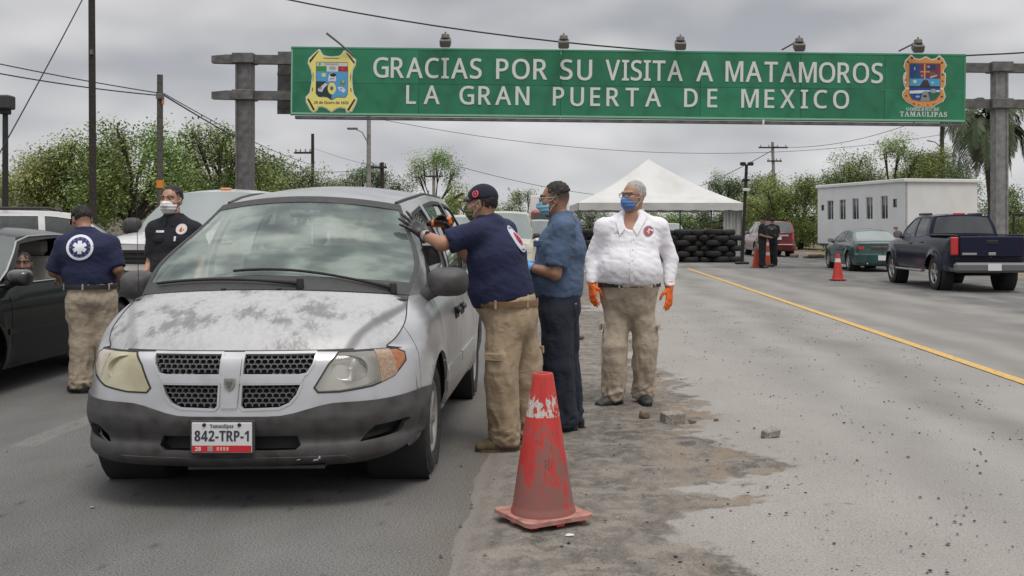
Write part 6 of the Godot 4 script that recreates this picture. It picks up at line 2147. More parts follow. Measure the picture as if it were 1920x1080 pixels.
func car_spec(o: Dictionary) -> Dictionary:
	var d := {
		hw = 0.89, nose = 0.95, tail = -3.85, rear_axle = -2.75, wr = 0.32, tw = 0.205, sill = 0.22, hood_y = 0.74, belt_y = 0.98, tail_y = 0.96,
		top = [Vector2(0.95, 0.74), Vector2(0.5, 0.84), Vector2(-0.35, 0.96), Vector2(-1.2, 0.98), Vector2(-2.9, 1.0), Vector2(-3.85, 0.97)],
		a_base = -0.35, a_top = -1.12, c_top = -2.45, c_base = -3.15, roof_hw = 0.60, roof_crown = 0.05, cowl_bow = 0.2,
		rail_y = [Vector2(-0.8, 1.33), Vector2(-1.3, 1.37), Vector2(-2.0, 1.38), Vector2(-2.6, 1.34)],
		windows = [[-0.52, 0.05, -1.10, 0.86, -1.84, 0.92, -1.84, 0.05], [-1.93, 0.05, -1.93, 0.92, -2.48, 0.86, -2.86, 0.05]],
		door_split = -1.9, doors_to = -2.75, glass = M.glass, tail_light = [0.10, 0.22, 0.70, 0.88], head_light = [0.16, 0.12, 0.56, 0.70], grille = [0.38, 0.58, 0.70],
	}
	d.merge(o, true)
	return d

func build_cars() -> void:
	# black saloon beside the van
	var black := paint(0.008, 0.009, 0.010, 0.16, 0.0, 0.35)
	black.metallic_specular = 0.22
	black.clearcoat = 0.12
	var r := thing("black_sedan", "black saloon car stopped at the left with its driver's window open", "car", Vector3(-5.70, 0, -8.85))
	var B := make_car(car_spec({paint = black, open = [0], open_side = 1.0, mirror_size = Vector3(0.22, 0.15, 0.10), mirror_m = paint(0.03, 0.03, 0.032, 0.3, 0.0, 0.6), glass = M.glass, seat_m = mat(0.22, 0.205, 0.18, 0.9), mould_m = black, top = [Vector2(0.95, 0.72), Vector2(0.5, 0.82), Vector2(-0.35, 0.93), Vector2(-1.2, 0.945), Vector2(-2.9, 0.96), Vector2(-3.85, 0.94)], tail_y = 0.93, handle = black}), r)
	for s in [1.0]:       # bright trim round the side windows
		var tp := []
		for q in [[-0.40, 0.03], [-0.6, 0.32], [-0.88, 0.70], [-1.06, 0.92], [-1.3, 0.985], [-1.7, 0.99], [-2.1, 0.985], [-2.5, 0.93], [-2.75, 0.6], [-2.95, 0.03]]:
			tp.append(B.G(s, q[0], q[1], 0.008))
		part_tube("bright_trim", r, tp, [0.010], M.alloy, 6)
		var bt := []
		for k in 10:
			bt.append(B.G(s, lerpf(-0.42, -2.95, k / 9.0), 0.02, 0.010))
		part_tube("bright_trim", r, bt, [0.009], M.alloy, 6)
	part_tube("steering_wheel", r, [Vector3(0.2, 0.92, -0.86), Vector3(0.28, 1.02, -0.9), Vector3(0.38, 1.06, -0.92), Vector3(0.48, 1.02, -0.9), Vector3(0.55, 0.92, -0.86)], [0.015], M.black, 8)

	# tall white pickup behind the officer
	var wht := grain(paint(0.62, 0.625, 0.635, 0.35, 0.0, 0.6), ramp(tile(91, 256, 0.02), [[0.0, srgb(215, 212, 208)], [1.0, Color.WHITE]]), 0.4)
	r = thing("white_pickup", "tall white pickup with a black grille facing forward, behind the masked officer", "pickup", Vector3(-4.92, 0, -14.0))
	make_car(car_spec({paint = wht, hw = 1.0, nose = 0.95, tail = -4.7, rear_axle = -3.6, wr = 0.40, tw = 0.27, sill = 0.48, hood_y = 1.24, belt_y = 1.38, tail_y = 1.35,
		top = [Vector2(0.95, 1.24), Vector2(0.5, 1.30), Vector2(-0.6, 1.38), Vector2(-1.5, 1.38), Vector2(-4.7, 1.36)],
		a_base = -0.55, a_top = -1.35, c_top = -2.75, c_base = -2.95, roof_hw = 0.74, roof_crown = 0.05, cowl_bow = 0.18, rail_y = [Vector2(-1.2, 1.90), Vector2(-1.8, 1.94), Vector2(-2.9, 1.93)],
		windows = [[-0.72, 0.05, -1.30, 0.86, -1.95, 0.92, -1.95, 0.05], [-2.04, 0.05, -2.04, 0.92, -2.64, 0.90, -2.74, 0.05]], door_split = -2.0, doors_to = -2.85, deck = false,
		glass = M.tint, screen = M.far_pale_glass, grille = [0.62, 1.0, 1.17], grille_m = M.black, head_light = [0.24, 0.10, 1.0, 1.18], bumper_m = M.trim, tail_light = [0.05, 0.15, 0.95, 1.3], round = 0.22, mirror_size = Vector3(0.26, 0.24, 0.1), seats = false}), r)
	part_box("roof_marker", r, Vector3(0, 2.0, -1.55), Vector3(0.16, 0.045, 0.09), M.amber, 0.02)

	# queue at the left
	var suv := car_spec({paint = wht, hw = 0.92, nose = 0.92, tail = -3.85, rear_axle = -2.75, wr = 0.36, tw = 0.23, sill = 0.34, hood_y = 0.98, belt_y = 1.12, tail_y = 1.12, wagon = true,
		top = [Vector2(0.92, 0.98), Vector2(0.4, 1.04), Vector2(-0.5, 1.12), Vector2(-1.5, 1.12), Vector2(-3.85, 1.14)],
		a_base = -0.45, a_top = -1.15, c_top = -3.45, c_base = -3.68, roof_hw = 0.68, roof_crown = 0.04, cowl_bow = 0.15, rail_y = [Vector2(-1.0, 1.63), Vector2(-1.6, 1.68), Vector2(-3.5, 1.67)],
		windows = [[-0.62, 0.05, -1.12, 0.86, -1.68, 0.92, -1.68, 0.05], [-1.78, 0.05, -1.78, 0.92, -2.5, 0.92, -2.56, 0.05], [-2.66, 0.05, -2.62, 0.92, -3.35, 0.88, -3.52, 0.05]], door_split = -1.73, doors_to = -2.6,
		glass = M.tint, screen = M.far_glass, head_light = [0.2, 0.1, 0.78, 0.93], grille = [0.5, 0.78, 0.92], tail_light = [0.04, 0.12, 0.8, 1.1], round = 0.24, seats = false})
	r = thing("white_suv", "white sport utility car with dark windows and roof rails, behind the back-turned officer", "car", Vector3(-7.6, 0, -19.3), deg_to_rad(122))
	var SB := make_car(suv, r)
	for s in [1.0, -1.0]:
		part_tube("roof_rail", r, [SB.rail(s, -1.4) + Vector3(-s * 0.06, 0.05, 0), SB.rail(s, -1.6) + Vector3(-s * 0.06, 0.09, 0), SB.rail(s, -3.2) + Vector3(-s * 0.06, 0.09, 0), SB.rail(s, -3.4) + Vector3(-s * 0.06, 0.05, 0)], [0.022], M.trim, 6)
	var silver2 := paint(0.42, 0.42, 0.415, 0.35, 0.4, 0.6)
	r = thing("silver_estate", "pale silver estate car cut off by the left edge of the picture", "car", Vector3(-9.9, 0, -17.6), deg_to_rad(118))
	var s2 := suv.duplicate()
	s2.merge({paint = silver2, glass = M.far_pale_glass}, true)
	make_car(s2, r)

	# queue behind the van
	var cream := paint(0.55, 0.52, 0.43, 0.4, 0.0, 0.5)
	r = thing("cream_suv", "old cream car queueing right behind the silver minivan", "car", Vector3(-2.35, 0, -23.0))
	var s3 := suv.duplicate()
	s3.merge({paint = cream, screen = M.far_pale_glass}, true)
	make_car(s3, r)
	r = thing("cream_pickup", "cream pickup with a broad windscreen queueing beyond the man in the cap", "pickup", Vector3(-1.75, 0, -29.0))
	var s4 := suv.duplicate()
	s4.merge({paint = cream, screen = M.far_pale_glass, hw = 0.95, hood_y = 1.02, rail_y = [Vector2(-1.0, 1.80), Vector2(-1.6, 1.86), Vector2(-3.5, 1.84)], wr = 0.38}, true)
	make_car(s4, r)
	r = thing("white_car", "white car waiting behind the cream pickup, left of the man in blue", "car", Vector3(-0.95, 0, -38.0))
	var s5 := suv.duplicate()
	s5.merge({paint = wht, screen = M.far_pale_glass}, true)
	make_car(s5, r)
	r = thing("white_car", "small white car far beyond the tyre wall under the tent", "car", Vector3(7.2, 0, -72.0))
	make_car(s5, r)
	r = thing("box_truck", "white box trailer of a lorry far off between the two men's heads", "truck", Vector3(-0.98, 0, -70.0))
	part_box("box", r, Vector3(0, 2.15, 0), Vector3(2.4, 2.5, 7.0), M.white_wall, 0.03)
	part_box("chassis", r, Vector3(0, 0.75, 0), Vector3(2.3, 0.25, 6.8), M.black)
	part_box("cab", r, Vector3(0, 1.5, 4.6), Vector3(2.2, 2.0, 1.7), paint(0.3, 0.06, 0.04), 0.15)
	part_box("windscreen", r, Vector3(0, 1.95, 5.44), Vector3(1.9, 0.7, 0.04), M.far_glass, 0.01)
	for x in [-0.95, 0.95]:
		for z in [4.6, -1.8, -2.9]:
			wheel(r, Vector3(x, 0.48, z), 0.48, 0.28, signf(x), 0.28, M.alloy)

	# right carriageway
	var gp := paint(0.018, 0.062, 0.058, 0.25, 0.1, 0.6)
	r = thing("green_sedan", "dark green rounded saloon driving away, in front of the white building", "car", Vector3(10.2, 0, -38.2), PI)
	make_car(car_spec({paint = gp, hw = 0.86, tail = -3.75, rear_axle = -2.7, hood_y = 0.70, tail_y = 0.93, bumper_m = gp, c_base = -3.2, rear_glass = M.far_pale_glass,
		top = [Vector2(0.95, 0.70), Vector2(0.5, 0.80), Vector2(-0.35, 0.93), Vector2(-1.2, 0.93), Vector2(-2.9, 0.95), Vector2(-3.75, 0.92)], rail_y = [Vector2(-0.8, 1.28), Vector2(-1.3, 1.33), Vector2(-2.0, 1.34), Vector2(-2.6, 1.29)], tail_light = [0.05, 0.2, 0.74, 0.84], glass = M.tint, mould_m = gp, round = 0.4, tail_lean = 0.05}), r)
	plate(r, Transform3D(Basis(Vector3.UP, PI), Vector3(0, 0.46, -3.80)), "", 0.32)
	part_box("reflector_strip", r, Vector3(0, 0.79, -3.735), Vector3(0.75, 0.07, 0.02), paint(0.10, 0.04, 0.03), 0.008)
	part_box("exhaust", r, Vector3(0.5, 0.27, -3.7), Vector3(0.05, 0.05, 0.2), M.alloy, 0.02)
	var bp := paint(0.008, 0.011, 0.030, 0.2, 0.0, 0.5)
	bp.metallic_specular = 0.3
	bp.clearcoat = 0.25
	r = thing("blue_pickup", "dark blue crew cab pickup with red tail lights driving away at the right", "pickup", Vector3(9.42, 0, -28.0), PI)
	var pk := make_car(car_spec({paint = bp, hw = 0.92, nose = 0.85, tail = -4.3, rear_axle = -3.2, wr = 0.385, tw = 0.26, sill = 0.46, hood_y = 1.06, belt_y = 1.18, tail_y = 1.26, flare = 0.06,
		top = [Vector2(0.85, 1.04), Vector2(0.4, 1.10), Vector2(-0.45, 1.18), Vector2(-2.0, 1.20), Vector2(-2.5, 1.24), Vector2(-4.3, 1.26)],
		a_base = -0.45, a_top = -1.15, c_top = -2.52, c_base = -2.62, roof_hw = 0.66, roof_crown = 0.04, cowl_bow = 0.15, rail_y = [Vector2(-1.0, 1.68), Vector2(-1.6, 1.72), Vector2(-2.6, 1.71)],
		windows = [[-0.62, 0.05, -1.12, 0.86, -1.60, 0.92, -1.60, 0.05], [-1.69, 0.05, -1.69, 0.92, -2.36, 0.90, -2.42, 0.05]], door_split = -1.65, doors_to = -2.44, deck = false,
		glass = M.tint, grille = [0.5, 0.82, 1.0], head_light = [0.2, 0.1, 0.8, 1.0], bumper_m = mat(0.16, 0.16, 0.165, 0.5), round = 0.2, tail_lean = 0.02, rear_roll = 0.02, tail_light = [0.0, 0.01, 0.9, 0.91], mirror_size = Vector3(0.22, 0.17, 0.1), rear_bow = 0.06, seats = true}), r)
	for s in [1.0, -1.0]:
		part_box("tail_lamp", r, Vector3(s * 0.815, 1.03, -4.295), Vector3(0.17, 0.40, 0.06), M.lamp_red, 0.02)
		part_box("roof_rack", r, Vector3(s * 0.6, 1.765, -1.75), Vector3(0.05, 0.06, 0.9), M.trim, 0.02)
		part_box("running_board", r, Vector3(s * 0.93, 0.42, -1.55), Vector3(0.14, 0.05, 1.9), M.alloy, 0.02)
		part_box("bed_rail", r, Vector3(s * 0.83, 1.275, -3.45), Vector3(0.10, 0.03, 1.6), M.trim, 0.01)
	part_box("bed_floor", r, Vector3(0, 0.75, -3.45), Vector3(1.5, 0.05, 1.6), M.black)
	part_box("bed_front", r, Vector3(0, 1.0, -2.68), Vector3(1.6, 0.5, 0.05), bp)
	part_box("tailgate", r, Vector3(0, 1.02, -4.315), Vector3(1.42, 0.46, 0.05), bp, 0.02)
	part_box("tailgate_handle", r, Vector3(0, 1.12, -4.345), Vector3(0.26, 0.09, 0.02), M.black, 0.01)
	part_box("badge", r, Vector3(0, 0.86, -4.345), Vector3(0.16, 0.06, 0.01), M.alloy, 0.004)
	part_box("step_bumper", r, Vector3(0, 0.56, -4.40), Vector3(1.72, 0.22, 0.16), mat(0.13, 0.13, 0.135, 0.5, 0.1), 0.05)
	plate(r, Transform3D(Basis(Vector3.UP, PI), Vector3(0, 0.57, -4.49)), "", 0.3)
	part_box("tail_decal", r, Vector3(0.50, 0.86, -4.345), Vector3(0.32, 0.045, 0.004), M.alloy, 0.001)
	part_box("brake_light", r, Vector3(0, 1.77, -2.35), Vector3(0.28, 0.045, 0.05), M.lamp_red, 0.01)
	part_tube("rear_axle", r, [Vector3(-0.7, 0.385, -3.2), Vector3(0.7, 0.385, -3.2)], [0.06], M.black, 8)
	part_box("spare_wheel_mount", r, Vector3(0.0, 0.46, -3.7), Vector3(0.7, 0.18, 0.7), M.black, 0.08)
	var red := paint(0.16, 0.010, 0.014, 0.25, 0.1, 0.9)
	r = thing("red_minivan", "dark red minivan seen from behind, beyond the two police officers", "minivan", Vector3(10.35, 0, -56.2), PI)
	var s6 := suv.duplicate()
	s6.merge({paint = red, hw = 0.96, tail = -4.1, rear_axle = -3.0, c_top = -3.7, c_base = -3.95, sill = 0.3, rail_y = [Vector2(-1.0, 1.63), Vector2(-1.6, 1.72), Vector2(-3.8, 1.70)], tail_light = [0.05, 0.10, 0.85, 1.12], glass = M.far_pale_glass, rear_glass = M.far_glass, mould_m = red,
		top = [Vector2(0.92, 0.98), Vector2(0.4, 1.04), Vector2(-0.5, 1.12), Vector2(-1.5, 1.12), Vector2(-4.1, 1.16)], tail_y = 1.16,
		windows = [[-0.62, 0.05, -1.12, 0.86, -1.68, 0.92, -1.68, 0.05], [-1.78, 0.05, -1.78, 0.92, -2.6, 0.92, -2.66, 0.05], [-2.76, 0.05, -2.72, 0.92, -3.6, 0.88, -3.78, 0.05]]}, true)
	make_car(s6, r)
	part_box("tailgate_trim", r, Vector3(-0.1, 1.04, -4.10), Vector3(0.8, 0.07, 0.03), M.chrome, 0.01)
	plate(r, Transform3D(Basis(Vector3.UP, PI), Vector3(0.0, 0.92, -4.10)), "", 0.32)
	part_box("bumper_step", r, Vector3(0, 0.60, -4.13), Vector3(1.4, 0.05, 0.06), M.alloy, 0.01)

# ---------------------------------------------------------------- people
# A distance field on a grid; limbs join by a smooth minimum and the surface comes out as surface nets.
class Field:
	var o: Vector3
	var h: float
	var nx: int
	var ny: int
	var nz: int
	var d := PackedFloat32Array()

	func _init(lo: Vector3, hi: Vector3, cell: float) -> void:
		o = lo
		h = cell
		nx = int((hi.x - lo.x) / h) + 2
		ny = int((hi.y - lo.y) / h) + 2
		nz = int((hi.z - lo.z) / h) + 2
		d.resize(nx * ny * nz)
		d.fill(9.0)

	func put(a: Vector3, b: Vector3, r: float, k: float, f: Callable) -> void:
		pass

	func rng3(lo: Vector3, hi: Vector3) -> Array:
		var a := ((lo - o) / h).floor()
		var b := ((hi - o) / h).ceil()
		return [maxi(0, int(a.x)), maxi(0, int(a.y)), maxi(0, int(a.z)), mini(nx - 1, int(b.x)), mini(ny - 1, int(b.y)), mini(nz - 1, int(b.z))]

	func cap(a: Vector3, b: Vector3, ra: float, rb: float, k := 0.03) -> void:
		var pad := Vector3.ONE * (maxf(ra, rb) + k + h * 2.0)
		var q := rng3(a.min(b) - pad, a.max(b) + pad)
		var ab := b - a
		var inv := 1.0 / maxf(ab.length_squared(), 1e-9)
		for z in range(q[2], q[5] + 1):
			for y in range(q[1], q[4] + 1):
				var i: int = (z * ny + y) * nx + q[0]
				var p := o + Vector3(q[0], y, z) * h - a
				for x in range(q[0], q[3] + 1):
					var t := clampf(p.dot(ab) * inv, 0.0, 1.0)
					var e := (p - ab * t).length() - ra - (rb - ra) * t
					var c := d[i]
					if e < c + k:
						var m := maxf(k - absf(e - c), 0.0) / k
						d[i] = minf(e, c) - m * m * k * 0.25
					i += 1
					p.x += h

	# elliptical cross-sections: r.x along `side`, r.y across it
	func flat(a: Vector3, b: Vector3, ra: Vector2, rb: Vector2, side: Vector3, k := 0.04) -> void:
		var pad := Vector3.ONE * (maxf(maxf(ra.x, ra.y), maxf(rb.x, rb.y)) + k + h * 2.0)
		var q := rng3(a.min(b) - pad, a.max(b) + pad)
		var ab := b - a
		var l := ab.length()
		var ax := ab / l
		var s := (side - ax * side.dot(ax)).normalized()
		var f := ax.cross(s)
		for z in range(q[2], q[5] + 1):
			for y in range(q[1], q[4] + 1):
				var i: int = (z * ny + y) * nx + q[0]
				var p := o + Vector3(q[0], y, z) * h - a
				for x in range(q[0], q[3] + 1):
					var w := p.dot(ax)
					var t := clampf(w / l, 0.0, 1.0)
					var r := ra.lerp(rb, t)
					var rm := minf(r.x, r.y)
					var e := (Vector3(p.dot(s) / r.x, p.dot(f) / r.y, (w - t * l) / rm).length() - 1.0) * rm
					var c := d[i]
					if e < c + k:
						var m := maxf(k - absf(e - c), 0.0) / k
						d[i] = minf(e, c) - m * m * k * 0.25
					i += 1
					p.x += h

	func ell(c0: Vector3, bs: Basis, r: Vector3, k := 0.02, sub := false) -> void:
		var pad := Vector3.ONE * (maxf(r.x, maxf(r.y, r.z)) + k + h * 2.0)
		var q := rng3(c0 - pad, c0 + pad)
		var rm := minf(r.x, minf(r.y, r.z))
		for z in range(q[2], q[5] + 1):
			for y in range(q[1], q[4] + 1):
				var i: int = (z * ny + y) * nx + q[0]
				var p := o + Vector3(q[0], y, z) * h - c0
				for x in range(q[0], q[3] + 1):
					var v := Vector3(p.dot(bs.x), p.dot(bs.y), p.dot(bs.z))
					var k0 := (v / r).length()
					var k1 := maxf((v / (r * r)).length(), 1e-6)
					var e := k0 * (k0 - 1.0) / k1
					var c := d[i]
					if sub:
						e = -e
						var m2 := maxf(k - absf(e - c), 0.0) / k
						d[i] = maxf(e, c) + m2 * m2 * k * 0.25
					elif e < c + k:
						var m := maxf(k - absf(e - c), 0.0) / k
						d[i] = minf(e, c) - m * m * k * 0.25
					i += 1
					p.x += h

	# takes away what lies beyond the plane
	func cut(at: Vector3, n: Vector3, near := Vector3.INF, reach := 0.0) -> void:
		for z in nz:
			for y in ny:
				var i := (z * ny + y) * nx
				var p := o + Vector3(0, y, z) * h - at
				for x in nx:
					if d[i] < 0.3:
						if reach <= 0.0 or (p + at).distance_squared_to(near) < reach * reach:
							d[i] = maxf(d[i], p.dot(n))
					i += 1
					p.x += h

	func at(p: Vector3) -> float:
		var q := (p - o) / h
		var x := int(q.x)
		var y := int(q.y)
		var z := int(q.z)
		if x < 0 or y < 0 or z < 0 or x >= nx - 1 or y >= ny - 1 or z >= nz - 1:
			return 9.0
		var f := q - Vector3(x, y, z)
		var i := (z * ny + y) * nx + x
		var sy := nx
		var sz := nx * ny
		var a := lerpf(lerpf(d[i], d[i + 1], f.x), lerpf(d[i + sy], d[i + sy + 1], f.x), f.y)
		var b := lerpf(lerpf(d[i + sz], d[i + sz + 1], f.x), lerpf(d[i + sz + sy], d[i + sz + sy + 1], f.x), f.y)
		return lerpf(a, b, f.z)

	func mesh(mb: MB, tint = null, disp = null) -> void:
		var id := PackedInt32Array()
		id.resize(nx * ny * nz)
		id.fill(-1)
		var first := mb.v.size()
		var far := h * 1.8
		var sy := nx
		var sz := nx * ny
		var cells := PackedInt32Array()
		for z in nz - 1:
			for y in ny - 1:
				var i := (z * ny + y) * nx
				for x in nx - 1:
					var v0 := d[i]
					if v0 < far and v0 > -far:
						var v1 := d[i + 1]
						var v2 := d[i + sy]
						var v3 := d[i + sy + 1]
						var v4 := d[i + sz]
						var v5 := d[i + sz + 1]
						var v6 := d[i + sz + sy]
						var v7 := d[i + sz + sy + 1]
						var neg := int(v0 < 0) + int(v1 < 0) + int(v2 < 0) + int(v3 < 0) + int(v4 < 0) + int(v5 < 0) + int(v6 < 0) + int(v7 < 0)
						if neg > 0 and neg < 8:
							var s := Vector3.ZERO
							var n := 0
							if (v0 < 0) != (v1 < 0):
								s += Vector3(v0 / (v0 - v1), 0, 0)
								n += 1
							if (v2 < 0) != (v3 < 0):
								s += Vector3(v2 / (v2 - v3), 1, 0)
								n += 1
							if (v4 < 0) != (v5 < 0):
								s += Vector3(v4 / (v4 - v5), 0, 1)
								n += 1
							if (v6 < 0) != (v7 < 0):
								s += Vector3(v6 / (v6 - v7), 1, 1)
								n += 1
							if (v0 < 0) != (v2 < 0):
								s += Vector3(0, v0 / (v0 - v2), 0)
								n += 1
							if (v1 < 0) != (v3 < 0):
								s += Vector3(1, v1 / (v1 - v3), 0)
								n += 1
							if (v4 < 0) != (v6 < 0):
								s += Vector3(0, v4 / (v4 - v6), 1)
								n += 1
							if (v5 < 0) != (v7 < 0):
								s += Vector3(1, v5 / (v5 - v7), 1)
								n += 1
							if (v0 < 0) != (v4 < 0):
								s += Vector3(0, 0, v0 / (v0 - v4))
								n += 1
							if (v1 < 0) != (v5 < 0):
								s += Vector3(1, 0, v1 / (v1 - v5))
								n += 1
							if (v2 < 0) != (v6 < 0):
								s += Vector3(0, 1, v2 / (v2 - v6))
								n += 1
							if (v3 < 0) != (v7 < 0):
								s += Vector3(1, 1, v3 / (v3 - v7))
								n += 1
							var g := Vector3(v1 + v3 + v5 + v7 - v0 - v2 - v4 - v6, v2 + v3 + v6 + v7 - v0 - v1 - v4 - v5, v4 + v5 + v6 + v7 - v0 - v1 - v2 - v3).normalized()
							var p := o + (Vector3(x, y, z) + s / n) * h
							if tint != null:
								mb.col = tint.call(p)
							id[i] = mb.vert(p, g, Vector2(p.x, p.y))
							cells.append(i)
					i += 1
		for i in cells:
			var ins := d[i] < 0
			if ins != (d[i + 1] < 0) and i - sy - sz >= 0:
				_quad(mb, id[i], id[i - sy], id[i - sy - sz], id[i - sz])
			if ins != (d[i + sy] < 0) and i - 1 - sz >= 0:
				_quad(mb, id[i], id[i - 1], id[i - 1 - sz], id[i - sz])
			if ins != (d[i + sz] < 0) and i - 1 - sy >= 0:
				_quad(mb, id[i], id[i - 1], id[i - 1 - sy], id[i - sy])
		if disp != null:
			for k in range(first, mb.v.size()):
				mb.v[k] += mb.n[k] * disp.call(mb.v[k], mb.n[k])
			# new normals
			var acc := PackedVector3Array()
			acc.resize(mb.v.size())
			for t in range(0, mb.ix.size(), 3):
				var a := mb.ix[t]
				if a < first:
					continue
				var b := mb.ix[t + 1]
				var c := mb.ix[t + 2]
				var g := (mb.v[c] - mb.v[a]).cross(mb.v[b] - mb.v[a])
				acc[a] += g
				acc[b] += g
				acc[c] += g
			for k in range(first, mb.v.size()):
				if acc[k] != Vector3.ZERO:
					mb.n[k] = acc[k].normalized()

	func _quad(mb: MB, a: int, b: int, c: int, e: int) -> void:
		if a < 0 or b < 0 or c < 0 or e < 0:
			return
		mb.tri(a, b, c)
		mb.tri(a, c, e)

# wrist, direction of the hand, palm side, and +1 or -1 for the side that the thumb is on
func hand(mb: MB, w: Vector3, dir: Vector3, palm: Vector3, thumb: float, curl: float, spread := 0.06, s := 1.0, fat := 1.0, cell := 0.005) -> void:
	var d := dir.normalized()
	var n := (palm - d * palm.dot(d)).normalized()
	var side := d.cross(n) * thumb
	var c := w + d * 0.09 * s
	var F := Field.new(c - Vector3.ONE * 0.15 * s, c + Vector3.ONE * 0.15 * s, cell)
	F.cap(w - d * 0.03, w + d * 0.015, 0.027 * s * fat, 0.026 * s * fat, 0.01)
	for i in 4:
		var off: float = [0.031, 0.010, -0.011, -0.030][i] * s
		var kn: Vector3 = w + d * ([0.088, 0.092, 0.087, 0.078][i] * s) + side * off
		F.cap(w + d * 0.012 * s + side * off * 0.55, kn, 0.0155 * s * fat, 0.0125 * s * fat, 0.014)
		var fd := (d + side * (off / 0.03) * spread * 3.0).normalized()
		var p := kn
		var ang: float = curl * [0.75, 0.95, 1.05, 1.1][i]
		for j in 3:
			var l: float = [0.042, 0.027, 0.021][j] * [0.95, 1.05, 1.0, 0.82][i] * s
			var a := ang * (j + 0.6)
			var q: Vector3 = p + (fd * cos(a) + n * sin(a)) * l
			F.cap(p, q, [0.0102, 0.0092, 0.0084][j] * s * fat, [0.0092, 0.0084, 0.0074][j] * s * fat, 0.005)
			p = q
	var tb := w + d * 0.022 * s + side * 0.024 * s + n * 0.008
	var t1 := tb + (d * 0.6 + side * 0.7 + n * 0.35).normalized() * 0.042 * s
	var t2 := t1 + (d * 0.85 + side * 0.3 + n * (0.3 + curl * 0.5)).normalized() * 0.032 * s
	var t3 := t2 + (d * 0.95 + side * 0.0 + n * (0.3 + curl * 0.6)).normalized() * 0.024 * s
	F.cap(tb, t1, 0.017 * s * fat, 0.0125 * s * fat, 0.012)
	F.cap(t1, t2, 0.0118 * s * fat, 0.0104 * s * fat, 0.005)
	F.cap(t2, t3, 0.0104 * s * fat, 0.0088 * s * fat, 0.004)
	F.mesh(mb)

func cloth(r: float, g: float, b: float, rough := 0.9) -> StandardMaterial3D:
	var m := grain(mat(r, g, b, rough), M.weave, 7.0, 0.03)
	m.heightmap_texture = M.folds
	m.heightmap_scale = 0.3 if r > 0.6 else 0.6
	m.uv1_scale = Vector3(1.9, 2.6, 1.9)
	m.rim_enabled = true
	m.rim = 0.22 if r > 0.1 else 0.05
	m.rim_tint = 0.6
	return m

# a round or oval badge laid onto a garment: rays go along `dir` until they meet the field
func badge(parent: Node3D, called: String, F: Field, at: Vector3, dir: Vector3, up: Vector3, rx: float, ry: float, m: Material, square := false) -> void:
	var n := dir.normalized()
	var s := up.cross(n).normalized()
	var u := n.cross(s)
	var rows := []
	var uvs := []
	for i in 7:
		var row := PackedVector3Array()
		for j in (24 if not square else 7):
			var q: Vector2
			if square:
				q = Vector2(j / 3.0 - 1.0, 1.0 - i / 3.0)
			else:
				q = Vector2(cos(TAU * j / 24), sin(TAU * j / 24)) * (i / 6.0)
			var p := at + s * (-q.x * rx) + u * (q.y * ry) - n * 0.25
			var k := 0
			while k < 90 and F.at(p) > 0.0:
				p += n * maxf(F.at(p) * 0.6, 0.002) if F.at(p) < 0.3 else n * 0.02
				k += 1
			row.append(p - n * 0.011)
			uvs.append(Vector2(0.5 + q.x * 0.5, 0.5 - q.y * 0.5))
		rows.append(row)
	var mb := MB.new()
	mb.grid(rows, at + n * 0.5, null, not square)
	for k in uvs.size():
		mb.t[k] = uvs[k]
	obj(called, mb, m, parent)

func badge_mat(layers: Array, base: Color) -> StandardMaterial3D:
	var im := Image.create(128, 128, false, Image.FORMAT_RGB8)
	im.fill(base)
	for l in layers:
		fill(im, l[0], l[1], Vector2(-1, -1), Vector2(1, 1))
	var m := mat(1, 1, 1, 0.8)
	m.albedo_texture = tex(im)
	return m

